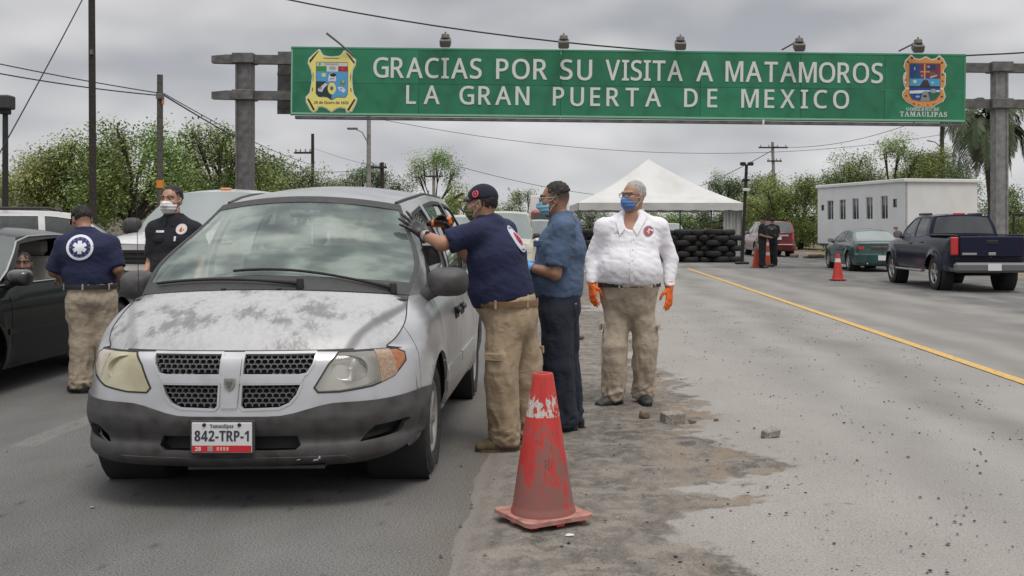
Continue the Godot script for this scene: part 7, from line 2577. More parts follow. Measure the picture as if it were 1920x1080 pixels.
func human(o: Dictionary) -> Dictionary:
	var t: Node3D = o.node
	var cell: float = o.get("cell", 0.014)
	var far_off: bool = cell > 0.018
	var up := Vector3.UP
	var bf: Vector3 = o.bf.normalized()
	var rt := bf.cross(up).normalized()
	var pel: Vector3 = o.pelvis
	var che: Vector3 = o.chest
	var nek: Vector3 = o.neck
	var hd: Vector3 = o.head
	var ff: Vector3 = o.face.normalized()
	var hu := (up - ff * up.dot(ff)).normalized()
	var hr := ff.cross(hu).normalized()
	var hb := Basis(hr, hu, ff)
	var HIP: Vector2 = o.get("hip_r", Vector2(0.175, 0.135))
	var BEL: Vector2 = o.get("belly_r", Vector2(0.18, 0.15))
	var CHE: Vector2 = o.get("chest_r", Vector2(0.19, 0.135))
	var bo: Vector3 = bf * float(o.get("belly_out", 0.02))
	var wai := pel.lerp(che, 0.42) + bo
	var axis := (che - pel).normalized()
	var lo := Vector3.INF
	var hi := -Vector3.INF
	for k in ["pelvis", "chest", "neck", "head", "sA", "sB", "eA", "eB", "wA", "wB", "kA", "kB", "aA", "aB"]:
		lo = lo.min(o[k])
		hi = hi.max(o[k])
	lo -= Vector3.ONE * 0.3
	hi += Vector3.ONE * 0.3
	lo.y = minf(o.aA.y, o.aB.y) - 0.14
	hi.y = hd.y + 0.2
	var torso := func(F: Field, e: float) -> void:
		var v := Vector2(e, e)
		F.flat(pel - axis * 0.03, wai, HIP + v, BEL + v, rt, 0.05)
		F.flat(wai, che, BEL + v, CHE + v, rt, 0.06)
		F.flat(che, nek - axis * 0.05, CHE + v, Vector2(0.115, 0.085) + v, rt, 0.06)
		for q in ["A", "B"]:
			F.cap(nek - axis * 0.06, o["s" + q], 0.062 + e, 0.066 + e, 0.06)
	var AR: float = o.get("arm_r", 1.0)
	var arms := func(F: Field, e: float, upper: bool, fore: bool, endf := 1.0) -> void:
		for q in ["A", "B"]:
			if upper:
				F.cap(o["s" + q], o["e" + q], 0.056 * AR + e, 0.045 * AR + e, 0.03)
			if fore:
				F.cap(o["e" + q], o["e" + q].lerp(o["w" + q], endf), 0.045 * AR + e, 0.030 * AR + e, 0.02)
	var hipA := pel - axis * 0.07 + (rt if (o.kA - o.kB).dot(rt) > 0 else -rt) * 0.088
	var hipB := pel - axis * 0.07 + (rt if (o.kB - o.kA).dot(rt) > 0 else -rt) * 0.088
	var LR: float = o.get("leg_r", 1.0)
	var legs := func(F: Field, e: float) -> void:
		F.cap(hipA, o.kA, 0.098 * LR + e, 0.066 * LR + e, 0.05)
		F.cap(hipB, o.kB, 0.098 * LR + e, 0.066 * LR + e, 0.05)
		F.cap(o.kA, o.aA, 0.066 * LR + e, 0.046 * LR + e, 0.02)
		F.cap(o.kB, o.aB, 0.066 * LR + e, 0.046 * LR + e, 0.02)
	var skin: StandardMaterial3D = mat(1, 1, 1, 0.5)
	skin.vertex_color_use_as_albedo = true
	skin.subsurf_scatter_enabled = not far_off
	skin.subsurf_scatter_strength = 0.12
	var sk: Color = o.skin
	# ---- body: trunk, limbs and neck, then the head and hands on finer grids
	var mb := MB.new()
	mb.col = sk
	var F := Field.new(lo, hi, cell)
	torso.call(F, -0.022)
	arms.call(F, -0.004, true, true)
	if not o.get("seated", false):
		F.flat(pel - axis * 0.05, pel, HIP - Vector2(0.03, 0.03), HIP - Vector2(0.025, 0.025), rt, 0.03)
		legs.call(F, -0.022)
	F.cap(nek - axis * 0.04, hd - hu * 0.07 - ff * 0.018, 0.066, 0.058, 0.03)
	F.mesh(mb)
	var hs: float = o.get("head_s", 1.0)
	var hl := hd - Vector3.ONE * 0.165
	var hh := hd + Vector3.ONE * 0.165
	var hc := 0.006 if not far_off else 0.014
	var H := Field.new(hl, hh, hc)
	H.ell(hd + (hu * 0.02 - ff * 0.014) * hs, hb, Vector3(0.074, 0.094, 0.096) * hs, 0.01)
	H.ell(hd + (-hu * 0.042 + ff * 0.022) * hs, hb, Vector3(0.063, 0.08, 0.072) * hs, 0.03)
	H.ell(hd + (-hu * 0.092 + ff * 0.05) * hs, hb, Vector3(0.036, 0.028, 0.034) * hs, 0.03)
	H.cap(hd - hu * 0.05 - ff * 0.02, hd - hu * 0.13 - ff * 0.03, 0.055, 0.056, 0.03)
	if not far_off:
		H.cap(hd + ff * 0.085 + hu * 0.014, hd + ff * 0.108 - hu * 0.026, 0.008, 0.0145, 0.014)
		for s in [1.0, -1.0]:
			H.ell(hd + hr * s * 0.04 - hu * 0.022 + ff * 0.058, hb, Vector3(0.026, 0.026, 0.026), 0.02)
			H.cap(hd + hr * s * 0.014 + ff * 0.089 + hu * 0.034, hd + hr * s * 0.054 + ff * 0.068 + hu * 0.034, 0.010, 0.010, 0.012)
			H.ell(hd + hr * s * 0.033 + ff * 0.097 + hu * 0.012, hb, Vector3(0.017, 0.010, 0.012), 0.008, true)
			H.ell(hd + hr * s * 0.079 - hu * 0.010 - ff * 0.014, hb, Vector3(0.011, 0.034, 0.021), 0.008)
			H.ell(hd + hr * s * 0.089 - hu * 0.008 - ff * 0.010, hb, Vector3(0.006, 0.018, 0.010), 0.005, true)
			H.ell(hd + hr * s * 0.013 - hu * 0.028 + ff * 0.098, hb, Vector3(0.010, 0.008, 0.010), 0.008)
		H.cap(hd - hr * 0.02 - hu * 0.064 + ff * 0.083, hd + hr * 0.02 - hu * 0.064 + ff * 0.083, 0.0085, 0.0085, 0.01)
		H.ell(hd - hu * 0.060 + ff * 0.098, hb, Vector3(0.03, 0.0025, 0.012), 0.004, true)
	var hair_c: Color = o.get("hair_c", Color(0.012, 0.010, 0.009))
	var tint := func(p: Vector3) -> Color:
		var q := p - hd
		var y := q.dot(hu)
		var x := absf(q.dot(hr))
		var z := q.dot(ff)
		if z > 0.05 and absf(y - 0.039) < 0.0075 and x > 0.012 and x < 0.056:
			return sk.lerp(hair_c, 0.8)
		if z > 0.07 and absf(y + 0.063) < 0.012 and x < 0.027:
			return sk.lerp(Color(0.35, 0.10, 0.085), 0.45)
		if z > 0.06 and absf(y - 0.012) < 0.010 and absf(x - 0.033) < 0.018:
			return sk * 0.75
		# shaved sides and stubble are part of the skin's own colour
		if o.has("hair_m") and y > -0.05 and z < 0.05 and (x > 0.035 or z < -0.03):
			return sk.lerp(hair_c, smoothstep(-0.05, 0.03, y) * smoothstep(0.05, -0.01, z) * (0.92 if o.get("faded", false) else 0.6))
		return sk
	H.mesh(mb, tint)
	mb.col = sk
	for q in ["A", "B"]:
		if not o.has("glove" + q) and o.has("h" + q):
			var v: Array = o["h" + q]
			hand(mb, o["w" + q], v[0], v[1], v[2], v[3], 0.06, 1.0, 1.0, 0.005 if not far_off else 0.012)
	obj("body", mb, skin, t)
	if not far_off:
		for s in [1.0, -1.0]:
			var ec: Vector3 = hd + hr * s * 0.033 + ff * 0.0755 + hu * 0.012
			var eq := MB.new()
			var rows := []
			for i in 8:
				var th := PI * 0.6 * i / 7.0
				var row := PackedVector3Array()
				for j in 12:
					row.append(ec + (ff * cos(th) + (hr * cos(TAU * j / 12) + hu * sin(TAU * j / 12)) * sin(th)) * 0.0118)
				rows.append(row)
			eq.grid(rows, ec - ff * 0.02, null, true)
			for i in 8:
				for j in 12:
					eq.c[i * 12 + j] = Color(0.012, 0.008, 0.006) if i < 3 else Color(0.36, 0.33, 0.31)
			var em := mat(1, 1, 1, 0.12)
			em.vertex_color_use_as_albedo = true
			obj("eye", eq, em, t)
	# ---- shirt
	var wr := noise(o.get("seed", 1) * 7 + 300, 6.5, 2)
	wr.fractal_octaves = 2
	var ws := noise(o.get("seed", 1) * 7 + 301, 4.0, 2)
	var long_sleeve: bool = o.get("long", false)
	var SF := Field.new(lo, hi, cell - 0.001)
	for q in ["A", "B"]:
		var s: Vector3 = o["s" + q]
		var e: Vector3 = o["e" + q]
		var w: Vector3 = o["w" + q]
		if long_sleeve:
			SF.cap(s, e, 0.068 * AR, 0.054 * AR, 0.03)
			SF.cap(e, e.lerp(w, 0.98), 0.054 * AR, 0.042 * AR, 0.02)
		else:
			SF.cap(s, s.lerp(e, 1.05), 0.070 * AR, 0.066 * AR, 0.03)
			SF.cut(s.lerp(e, float(o.get("sleeve", 0.84))), (e - s).normalized(), e, 0.16)
	torso.call(SF, 0.0)
	SF.cut(pel + axis * float(o.get("hem", 0.06)), -axis)
	var cl := che + bf * 0.05
	if o.get("vneck", false):     # an open collar
		SF.ell(nek - axis * 0.02 + bf * 0.10, Basis(rt, axis, bf), Vector3(0.066, 0.145, 0.09), 0.008, true)
	var amp: float = o.get("wrinkle", 0.010)
	var smb := MB.new()
	SF.mesh(smb, null, func(p, _n):
		var q := Vector3(p.x * 0.6 - p.y * 0.5, p.y * 1.7 + p.x * 1.0, p.z * 0.9)
		var f: float = wr.get_noise_3dv(q)
		return amp * (0.9 * (1.0 - 2.0 * absf(f)) * 0.6 + ws.get_noise_3dv(p) * 0.9))
	var shirt := obj("shirt", smb, o.shirt_m, t)
	# collar: a band round the neck
	var cp := []
	var cr := float(o.get("collar_r", 0.075))
	var rows := []
	if o.get("vneck", false):     # two collar leaves folded down beside the open neck
		for s in [1.0, -1.0]:
			var leaf := []
			for j in 3:
				var row := PackedVector3Array()
				for q in [[-0.055, 0.015, 0.05], [0.02, 0.02, 0.085], [0.075, -0.01, 0.078], [0.125, -0.075, 0.052], [0.150, -0.125, 0.03]]:
					row.append(nek + bf * (q[0] + 0.012 * j) + axis * (q[1] - [0.0, 0.02, 0.06][j]) + rt * s * (q[2] + [0.0, 0.012, 0.04][j]))
				leaf.append(row)
			var lm := MB.new()
			lm.grid(leaf, nek - axis * 0.1)
			obj("collar_leaf", lm, o.shirt_m, shirt)
	for j in 4:
		var row := PackedVector3Array()
		for k in 22:
			var open: float = 1.3 if o.get("vneck", false) else 0.22
			var th := lerpf(open, TAU - open, k / 21.0)
			var dv := bf * cos(th) + rt * sin(th)
			var y: float = -0.012 + [0.0, 0.04, 0.043, 0.0][j]
			var rr: float = cr + [0.006, 0.0, 0.008, 0.026][j]
			var dip := -(0.085 if o.get("vneck", false) else 0.045) * maxf(0.0, cos(th)) - (0.02 if j == 3 else 0.0)
			row.append(nek + axis * (y + dip) + dv * rr * Vector3(1, 1, 1) + bf * 0.012)
		rows.append(row)
	var cm := MB.new()
	cm.grid(rows, nek)
	obj("collar", cm, o.shirt_m, shirt)
	# ---- trousers
	if o.has("trouser_m"):
		var TF := Field.new(Vector3(lo.x, lo.y, lo.z), Vector3(hi.x, pel.y + 0.28, hi.z), cell - 0.001)
		TF.flat(pel - axis * 0.04, wai, HIP + Vector2(0.008, 0.008), BEL + Vector2(0.004, 0.004), rt, 0.05)
		TF.cap(hipA, o.kA, 0.110 * LR, 0.098 * LR, 0.03)
		TF.cap(hipB, o.kB, 0.110 * LR, 0.098 * LR, 0.03)
		TF.cap(o.kA, o.aA, 0.098 * LR, 0.088 * LR, 0.02)
		TF.cap(o.kB, o.aB, 0.098 * LR, 0.088 * LR, 0.02)
		TF.cut(pel + axis * (0.075 if not o.get("untucked", false) else 0.06), axis)
		if not o.get("seated", false):
			for q in ["A", "B"]:
				TF.cut(o["a" + q] - Vector3(0, 0.045, 0), Vector3.DOWN, o["a" + q], 0.16)
		if o.get("cargo", false):
			for q in ["A", "B"]:
				var hp := hipA if q == "A" else hipB
				var dv := (hp - pel).normalized()
				dv.y = 0
				var c0: Vector3 = hp.lerp(o["k" + q], 0.72) + dv.normalized() * 0.078 * LR
				var ax: Vector3 = (o["k" + q] - hp).normalized()
				TF.flat(c0 - ax * 0.05, c0 + ax * 0.05, Vector2(0.075, 0.036), Vector2(0.075, 0.036), bf, 0.006)
		var low: float = minf(o.aA.y, o.aB.y)
		var ta: float = o.get("t_wrinkle", 0.022)
		var tmb := MB.new()
		TF.mesh(tmb, null, func(p, _n):
			var stack: float = smoothstep(low + 0.28, low + 0.02, p.y)
			var q := Vector3(p.x * 1.1, p.y * lerpf(0.55, 1.5, stack), p.z * 1.1)
			return ta * ((0.5 - absf(wr.get_noise_3dv(q * 1.3)) * 1.6) * (0.45 + 0.7 * stack) + ws.get_noise_3dv(p * 0.8) * 0.8))
		var tr := obj("trousers", tmb, o.trouser_m, t)
		if o.get("cargo", false) and not far_off:
			for q in ["A", "B"]:
				var hp := hipA if q == "A" else hipB
				var dv := (hp - pel)
				dv.y = 0
				dv = dv.normalized()
				var c0: Vector3 = hp.lerp(o["k" + q], 0.60) + dv * 0.125 * LR
				part_box("pocket_flap", tr, c0, Vector3(0.135, 0.05, 0.012), o.trouser_m, 0.005, Basis(bf, up, dv) if absf(bf.cross(up).dot(dv)) > 0.1 else Basis.IDENTITY)
		if o.has("belt_m"):
			var bq := MB.new()
			var brow := []
			var wl := pel + axis * 0.062
			var s0 := wl - (pel - axis * 0.04)
			var tt := clampf((wl - pel).length() / maxf((wai - pel).length(), 0.01), 0, 1)
			var br := (HIP + Vector2(0.008, 0.008)).lerp(BEL + Vector2(0.004, 0.004), tt) + Vector2(0.014, 0.014)
			var bc := (pel).lerp(wai, tt)
			for j in 4:
				var row := PackedVector3Array()
				for k in 30:
					var th := TAU * k / 30
					row.append(bc + axis * ([-0.02, -0.02, 0.02, 0.02][j]) + rt * cos(th) * (br.x + [0.0, 0.005, 0.005, 0.0][j]) + bf * sin(th) * (br.y + [0.0, 0.005, 0.005, 0.0][j]))
				brow.append(row)
			bq.grid(brow, bc, null, true)
			var bel := obj("belt", bq, o.belt_m, t)
			part_box("buckle", bel, bc + bf * (br.y + 0.008), Vector3(0.05, 0.042, 0.01), M.alloy if not far_off else M.black, 0.004, Basis(rt, up, bf).orthonormalized())
			for k in 6:
				var th := TAU * (k + 0.3) / 6
				var dv := (rt * cos(th) / br.x + bf * sin(th) / br.y).normalized()
				part_box("belt_loop", bel, bc + rt * cos(th) * (br.x + 0.007) + bf * sin(th) * (br.y + 0.007), Vector3(0.014, 0.055, 0.008), o.trouser_m, 0.002, Basis(up.cross(dv).normalized(), up, dv))
	# ---- shoes
	if o.has("shoe_m"):
		for q in ["A", "B"]:
			var a: Vector3 = o["a" + q]
			var td: Vector3 = o["t" + q].normalized()
			var gy: float = a.y - 0.09
			var base := Vector3(a.x, gy, a.z)
			var S := Field.new(base - Vector3(0.28, 0.03, 0.28), base + Vector3(0.28, 0.2, 0.28), 0.009 if not far_off else 0.02)
			var sd := td.cross(up)
			S.flat(base - td * 0.055 + up * 0.045, base + td * 0.09 + up * 0.042, Vector2(0.043, 0.055), Vector2(0.052, 0.045), sd, 0.02)
			S.flat(base + td * 0.09 + up * 0.040, base + td * 0.165 + up * 0.028, Vector2(0.052, 0.045), Vector2(0.042, 0.032), sd, 0.02)
			S.cap(base + up * 0.05 - td * 0.01, base + up * 0.14 - td * 0.02, 0.052, 0.056, 0.03)
			S.cut(base + up * 0.012, Vector3.DOWN)
			var sm := MB.new()
			S.mesh(sm)
			var sh := obj("shoe", sm, o.shoe_m, t)
			var so := MB.new()
			var outl := PackedVector2Array()
			for k in 24:
				var th := TAU * k / 24
				var f := cos(th)
				outl.append(Vector2(sin(th) * (0.056 - 0.008 * (1.0 if f < 0 else 0.0)), 0.045 + f * 0.155))
			so.prism(outl, 0.022, Transform3D(Basis(sd, td, up), base - up * 0.004))
			obj("sole", so, o.get("sole_m", M.black), sh)
	# ---- gloves
	for q in ["A", "B"]:
		if o.has("glove" + q):
			var v: Array = o["h" + q]
			var gm := MB.new()
			hand(gm, o["w" + q], v[0], v[1], v[2], v[3], v[4] if v.size() > 4 else 0.05, 1.0, 1.1)
			var dn: Vector3 = v[0].normalized()
			gm.tube(PackedVector3Array([o["w" + q] - dn * 0.05, o["w" + q] - dn * 0.02, o["w" + q] + dn * 0.01]), PackedFloat32Array([0.037 * AR, 0.036 * AR, 0.032]), 14, false)
			obj("glove", gm, o["glove" + q], t)
	# ---- hair, cap, mask, glasses
	if o.has("hair_m"):
		var R := Field.new(hl, hh, hc)
		var th: float = o.get("hair_h", 0.010)
		var thin: float = 0.0 if o.get("faded", false) else 0.003
		R.ell(hd + hu * (0.02 + th) - ff * (0.014 + th), hb, Vector3(0.0745 + thin, 0.095, 0.097), 0.01)
		R.cut(hd - hu * float(o.get("nape", 0.045)), (-hu - ff * 0.35).normalized())
		for s in [1.0, -1.0]:
			R.ell(hd + hr * s * 0.085 - hu * 0.03 + ff * 0.025, hb, Vector3(0.03, 0.06, 0.06), 0.01, true)
		var hn := noise(o.get("seed", 1) + 500, 38.0, 3)
		var rm := MB.new()
		R.mesh(rm, null, func(p, _n): return 0.008 * hn.get_noise_3dv(p * Vector3(1.0, 0.6, 1.0)))
		obj("hair", rm, o.hair_m, t)
	if o.has("cap_m"):
		var C := Field.new(hl - ff.abs() * 0.08, hh + ff.abs() * 0.12, 0.006 if not far_off else 0.014)
		C.ell(hd + hu * 0.036 - ff * 0.012, hb, Vector3(0.083, 0.094, 0.106), 0.01)
		C.cut(hd + hu * 0.030 - ff * 0.0, (-hu - ff * 0.06).normalized())
		var cmb := MB.new()
		C.mesh(cmb)
		var cap := obj("cap", cmb, o.cap_m, t)
		var brows := []
		for i in 6:
			var row := PackedVector3Array()
			for j in 15:
				var a := lerpf(-1.25, 1.25, j / 14.0)
				var ext := 0.078 * i / 5.0 * pow(maxf(cos(a * 1.15), 0.0), 0.5)
				row.append(hd + hu * (0.038 + 0.010 * cos(a) - 0.22 * ext - 0.012 * absf(sin(a))) + (ff * (cos(a) * 0.094 - 0.012) + hr * sin(a) * 0.082) + ff * ext)
			brows.append(row)
		var br := MB.new()
		br.grid(brows, hd - hu * 0.5 + ff * 0.1)
		var under := []
		for row in brows:
			var r2 := PackedVector3Array()
			for p in row:
				r2.append(p - hu * 0.004)
			under.append(r2)
		br.grid(under, hd + hu * 0.5 + ff * 0.1)
		var bo2 := obj("brim", br, o.cap_m, cap)
		if o.has("brim_trim"):
			var bt := []
			for j in range(2, 13):
				bt.append(brows[5][j] + hu * 0.003)
			part_tube("brim_trim", bo2, bt, [0.006], o.brim_trim, 6)
		o.cap_field = C
		o.cap_node = cap
	if o.has("mask_m"):
		var K := Field.new(hl, hh, 0.006 if not far_off else 0.014)
		K.ell(hd - hu * 0.052 + ff * 0.030, hb, Vector3(0.073, 0.072, 0.086), 0.01)
		K.cap(hd + ff * 0.10 + hu * 0.0, hd + ff * 0.118 - hu * 0.035, 0.012, 0.018, 0.03)
		K.cut(hd - hu * 0.004 + ff * 0.1, (hu + ff * 0.0).normalized())
		K.cut(hd + ff * 0.030, (-ff - hu * 0.15).normalized())
		var km := MB.new()
		var pleat := func(p, _n): return 0.0022 * sin((p - hd).dot(hu) * 230.0)
		K.mesh(km, null, pleat)
		var mk := obj("face_mask", km, o.mask_m, t)
		if not far_off:
			for s in [1.0, -1.0]:
				for y in [-0.012, -0.085]:
					part_tube("ear_loop", mk, [hd + hr * s * 0.070 + hu * y + ff * 0.035, hd + hr * s * 0.079 + hu * (y * 0.6) + ff * 0.012, hd + hr * s * 0.086 + hu * (0.012 if y > -0.05 else -0.035) - ff * 0.012], [0.0022], M.white_plate, 5)
	if o.has("glasses_m"):
		var gq := MB.new()
		for s in [1.0, -1.0]:
			var ring := []
			for k in 17:
				var th := TAU * k / 16
				ring.append(hd + hr * (s * 0.034 + 0.027 * cos(th)) + hu * (0.010 + 0.019 * sin(th)) + ff * (0.106 - 0.006 * absf(s * 0.034 + 0.027 * cos(th)) / 0.06))
			gq.tube(PackedVector3Array(ring), PackedFloat32Array([0.0024]), 6, false)
			gq.tube(PackedVector3Array([hd + hr * s * 0.062 + hu * 0.016 + ff * 0.099, hd + hr * s * 0.080 + hu * 0.016 + ff * 0.06, hd + hr * s * 0.082 + hu * 0.010 - ff * 0.015]), PackedFloat32Array([0.0028]), 6)
		gq.tube(PackedVector3Array([hd - hr * 0.008 + hu * 0.014 + ff * 0.109, hd + hr * 0.008 + hu * 0.014 + ff * 0.109]), PackedFloat32Array([0.0024]), 6)
		var go := obj("glasses", gq, o.glasses_m, t)
		for s in [1.0, -1.0]:
			var lq := MB.new()
			var fan := PackedVector3Array()
			for k in 16:
				var th := TAU * k / 16
				fan.append(hd + hr * (s * 0.034 + 0.026 * cos(th)) + hu * (0.010 + 0.018 * sin(th)) + ff * 0.1035)
			lq.flat(fan, ff)
			obj("lens", lq, M.glass, go)
	return {shirt = SF, up = up, bf = bf, rt = rt, pel = pel, che = che, nek = nek, hd = hd, ff = ff, hu = hu, hr = hr}

func ring_layers(inner: Array, rim: Color, field: Color) -> Array:
	return [[ellipse(0, 0, 0.97, 0.97, 40), rim], [ellipse(0, 0, 0.88, 0.88, 40), field]] + inner

func build_people() -> void:
	M.weave = ramp(tile(101, 256, 0.05, 4), [[0.0, srgb(236, 236, 237)], [1.0, Color.WHITE]])
	var fn := noise(102, 0.010, 3)
	fn.fractal_type = FastNoiseLite.FRACTAL_RIDGED
	fn.domain_warp_enabled = true
	fn.domain_warp_amplitude = 26.0
	fn.domain_warp_frequency = 0.012
	M.folds = tex(fn.get_seamless_image(256, 256))
	var navy := cloth(0.011, 0.016, 0.055)
	var khaki := cloth(0.34, 0.258, 0.172)
	var tan := cloth(0.40, 0.335, 0.258)
	var blue := cloth(0.075, 0.118, 0.20)
	var dnavy := cloth(0.010, 0.014, 0.028)
	var white := cloth(0.80, 0.79, 0.84)
	var police := cloth(0.010, 0.011, 0.017)
	var black_glove := mat(0.02, 0.021, 0.026, 0.45)
	var orange_glove := mat(0.72, 0.13, 0.012, 0.42)
	var blue_glove := mat(0.12, 0.32, 0.62, 0.45)
	var hair := mat(0.014, 0.011, 0.010, 0.7)
	var grey_hair := grain(mat(0.36, 0.355, 0.34, 0.75), M.weave, 9.0, 0.2)
	var mask_blue := mat(0.10, 0.20, 0.46, 0.85)
	var mask_pale := mat(0.22, 0.48, 0.60, 0.85)
	var mask_white := mat(0.68, 0.68, 0.68, 0.9)
	var brown_shoe := grain(mat(0.11, 0.075, 0.042, 0.8), M.weave, 6.0)
	var black_shoe := grain(mat(0.022, 0.022, 0.023, 0.55), M.weave, 6.0)
	var skin1 := Color(0.36, 0.19, 0.125)
	var skin2 := Color(0.30, 0.155, 0.10)
	var skin3 := Color(0.40, 0.215, 0.145)

	# man in the cap, leaning to the van with arms out
	var t := thing("person", "man in navy polo shirt, khaki cargo trousers and cap reaching to the van window", "person", Vector3(-0.383, 0, -7.0), 0.0)
	var o := {node = t, seed = 1, skin = skin1, bf = Vector3(-0.85, 0, -0.53), pelvis = Vector3(0.02, 0.90, 0), chest = Vector3(-0.065, 1.27, 0), neck = Vector3(-0.115, 1.50, -0.01), head = Vector3(-0.165, 1.605, -0.02), face = Vector3(-0.93, -0.06, -0.36),
		sA = Vector3(-0.175, 1.415, 0.13), eA = Vector3(-0.40, 1.345, 0.19), wA = Vector3(-0.545, 1.405, 0.05), sB = Vector3(-0.03, 1.42, -0.17), eB = Vector3(-0.27, 1.25, -0.24), wB = Vector3(-0.40, 1.40, -0.20),
		kA = Vector3(-0.03, 0.49, 0.11), aA = Vector3(-0.005, 0.09, 0.05), tA = Vector3(-1, 0, 0.12), kB = Vector3(0.11, 0.50, -0.10), aB = Vector3(0.13, 0.09, -0.16), tB = Vector3(-1, 0, -0.1),
		hA = [Vector3(-0.72, 0.66, 0.15), Vector3(-0.45, -0.35, -0.8), -1.0, 0.12, 0.09], hB = [Vector3(-0.35, 0.9, 0.1), Vector3(-0.6, -0.2, 0.75), 1.0, 0.75],
		gloveA = black_glove, gloveB = black_glove, hip_r = Vector2(0.185, 0.165), belly_r = Vector2(0.205, 0.195), chest_r = Vector2(0.205, 0.165), belly_out = 0.03, arm_r = 1.12, leg_r = 1.06, hem = 0.075,
		shirt_m = navy, trouser_m = khaki, belt_m = cloth(0.15, 0.085, 0.04), shoe_m = brown_shoe, sole_m = mat(0.09, 0.065, 0.04), cap_m = cloth(0.009, 0.012, 0.03), brim_trim = mat(0.5, 0.42, 0.25, 0.5), hair_m = hair, hair_h = 0.004, nape = 0.07, mask_m = mat(0.10, 0.12, 0.05, 0.8), cargo = true, wrinkle = 0.008}
	var h := human(o)
	var red := srgb(176, 40, 58)
	badge(t, "back_badge", h.shirt, Vector3(0.10, 1.375, 0.05), Vector3(-0.86, 0, -0.51), Vector3.UP, 0.068, 0.088, badge_mat(ring_layers([[ellipse(0, 0, 0.52, 0.5, 30), red], [pv([0, -0.40, 0.36, 0.28, -0.36, 0.28]), srgb(28, 34, 80)], [ellipse(0.0, 0.06, 0.12, 0.12, 12), red], [pv([-0.3, 0.74, 0.3, 0.74, 0.3, 0.84, -0.3, 0.84]), srgb(60, 70, 110)], [pv([-0.4, -0.84, 0.4, -0.84, 0.36, -0.74, -0.36, -0.74]), srgb(60, 70, 110)]], srgb(176, 178, 190), srgb(186, 188, 198)), srgb(176, 178, 190)))
	badge(o.cap_node, "cap_badge", o.cap_field, h.hd - h.hr * 0.08 + h.hu * 0.062 - h.ff * 0.0, h.hr, h.hu, 0.024, 0.024, badge_mat([[ellipse(0, 0, 0.66, 0.66, 30), srgb(24, 28, 52)], [pv([0, -0.5, 0.42, 0.3, -0.42, 0.3]), srgb(222, 84, 96)]], srgb(222, 84, 96)))
	var wt := MB.new()
	var wd := Vector3(0.52, -0.215, 0.51).normalized()
	wt.tube(PackedVector3Array([Vector3(-0.52, 1.395, 0.075), Vector3(-0.52, 1.395, 0.075) + wd * 0.028]), PackedFloat32Array([0.038, 0.040]), 16)
	var wo := obj("wristwatch", wt, M.alloy, t)
	part_box("watch_face", wo, Vector3(-0.503, 1.408, 0.118), Vector3(0.032, 0.034, 0.014), M.black, 0.006, Basis(Vector3.UP, -0.3))

	# the infrared thermometer in his far hand
	var th := thing("thermometer_gun", "orange and black infrared thermometer held up at the van window", "thermometer", Vector3(-0.81, 1.46, -7.19))
	var tb := MB.new()
	tb.box(Vector3(-0.02, 0.015, 0), Vector3(0.15, 0.052, 0.046), 0.016)
	tb.box(Vector3(0.035, 0.03, 0), Vector3(0.05, 0.065, 0.05), 0.016, Basis(Vector3(0, 0, 1), 0.3))
	obj("housing", tb, M.orange, th)
	part_box("screen", th, Vector3(0.055, 0.04, 0.0), Vector3(0.012, 0.04, 0.036), M.black, 0.003, Basis(Vector3(0, 0, 1), 0.3))
	part_box("side_panel", th, Vector3(-0.03, 0.015, 0.022), Vector3(0.07, 0.026, 0.006), M.black, 0.002)
	part_tube("nozzle", th, [Vector3(-0.09, 0.018, 0), Vector3(-0.12, 0.018, 0)], [0.02, 0.018], M.black, 12)
	part_box("grip", th, Vector3(0.02, -0.055, 0), Vector3(0.036, 0.11, 0.036), M.black, 0.012, Basis(Vector3(0, 0, 1), -0.25))

	# man in the blue shirt
	t = thing("person", "man in blue short-sleeved shirt and pale blue mask, in profile facing left", "person", Vector3(-0.038, 0, -7.6))
	o = {node = t, seed = 2, skin = skin2, bf = Vector3(-0.96, 0, -0.26), pelvis = Vector3(0.0, 0.93, 0), chest = Vector3(0.01, 1.31, 0), neck = Vector3(0.02, 1.53, 0), head = Vector3(-0.04, 1.648, 0), face = Vector3(-0.98, -0.10, -0.08),
		sA = Vector3(0.03, 1.435, 0.17), eA = Vector3(-0.035, 1.13, 0.21), wA = Vector3(-0.225, 1.17, 0.09), sB = Vector3(0.07, 1.435, -0.17), eB = Vector3(-0.03, 1.14, -0.24), wB = Vector3(-0.22, 1.18, -0.06),
		kA = Vector3(-0.01, 0.48, 0.09), aA = Vector3(0.03, 0.09, 0.09), tA = Vector3(-1, 0, 0.1), kB = Vector3(0.03, 0.49, -0.09), aB = Vector3(0.08, 0.09, -0.1), tB = Vector3(-1, 0, -0.1),
		hA = [Vector3(-0.8, 0.25, -0.5), Vector3(-0.2, -0.9, -0.3), 1.0, 0.6], hB = [Vector3(-0.85, 0.2, 0.3), Vector3(-0.2, -0.9, 0.3), -1.0, 0.5], gloveA = blue_glove, gloveB = blue_glove,
		hip_r = Vector2(0.165, 0.145), belly_r = Vector2(0.175, 0.17), chest_r = Vector2(0.19, 0.155), belly_out = 0.025, arm_r = 1.1, leg_r = 1.08, hem = 0.03, untucked = true,
		shirt_m = blue, trouser_m = dnavy, shoe_m = black_shoe, hair_m = hair, hair_h = 0.013, nape = -0.01, faded = true, mask_m = mask_pale, glasses_m = M.clear_frame if M.has("clear_frame") else M.alloy, wrinkle = 0.011, t_wrinkle = 0.018}
	h = human(o)
	part_box("chest_pocket", t, Vector3(-0.155, 1.335, 0.105), Vector3(0.10, 0.045, 0.012), blue, 0.005, Basis(Vector3.UP, -0.9))
	part_box("pocket_logo", t, Vector3(0.095, 0.915, 0.125), Vector3(0.05, 0.01, 0.004), M.alloy, 0.001, Basis(Vector3.UP, 0.5))

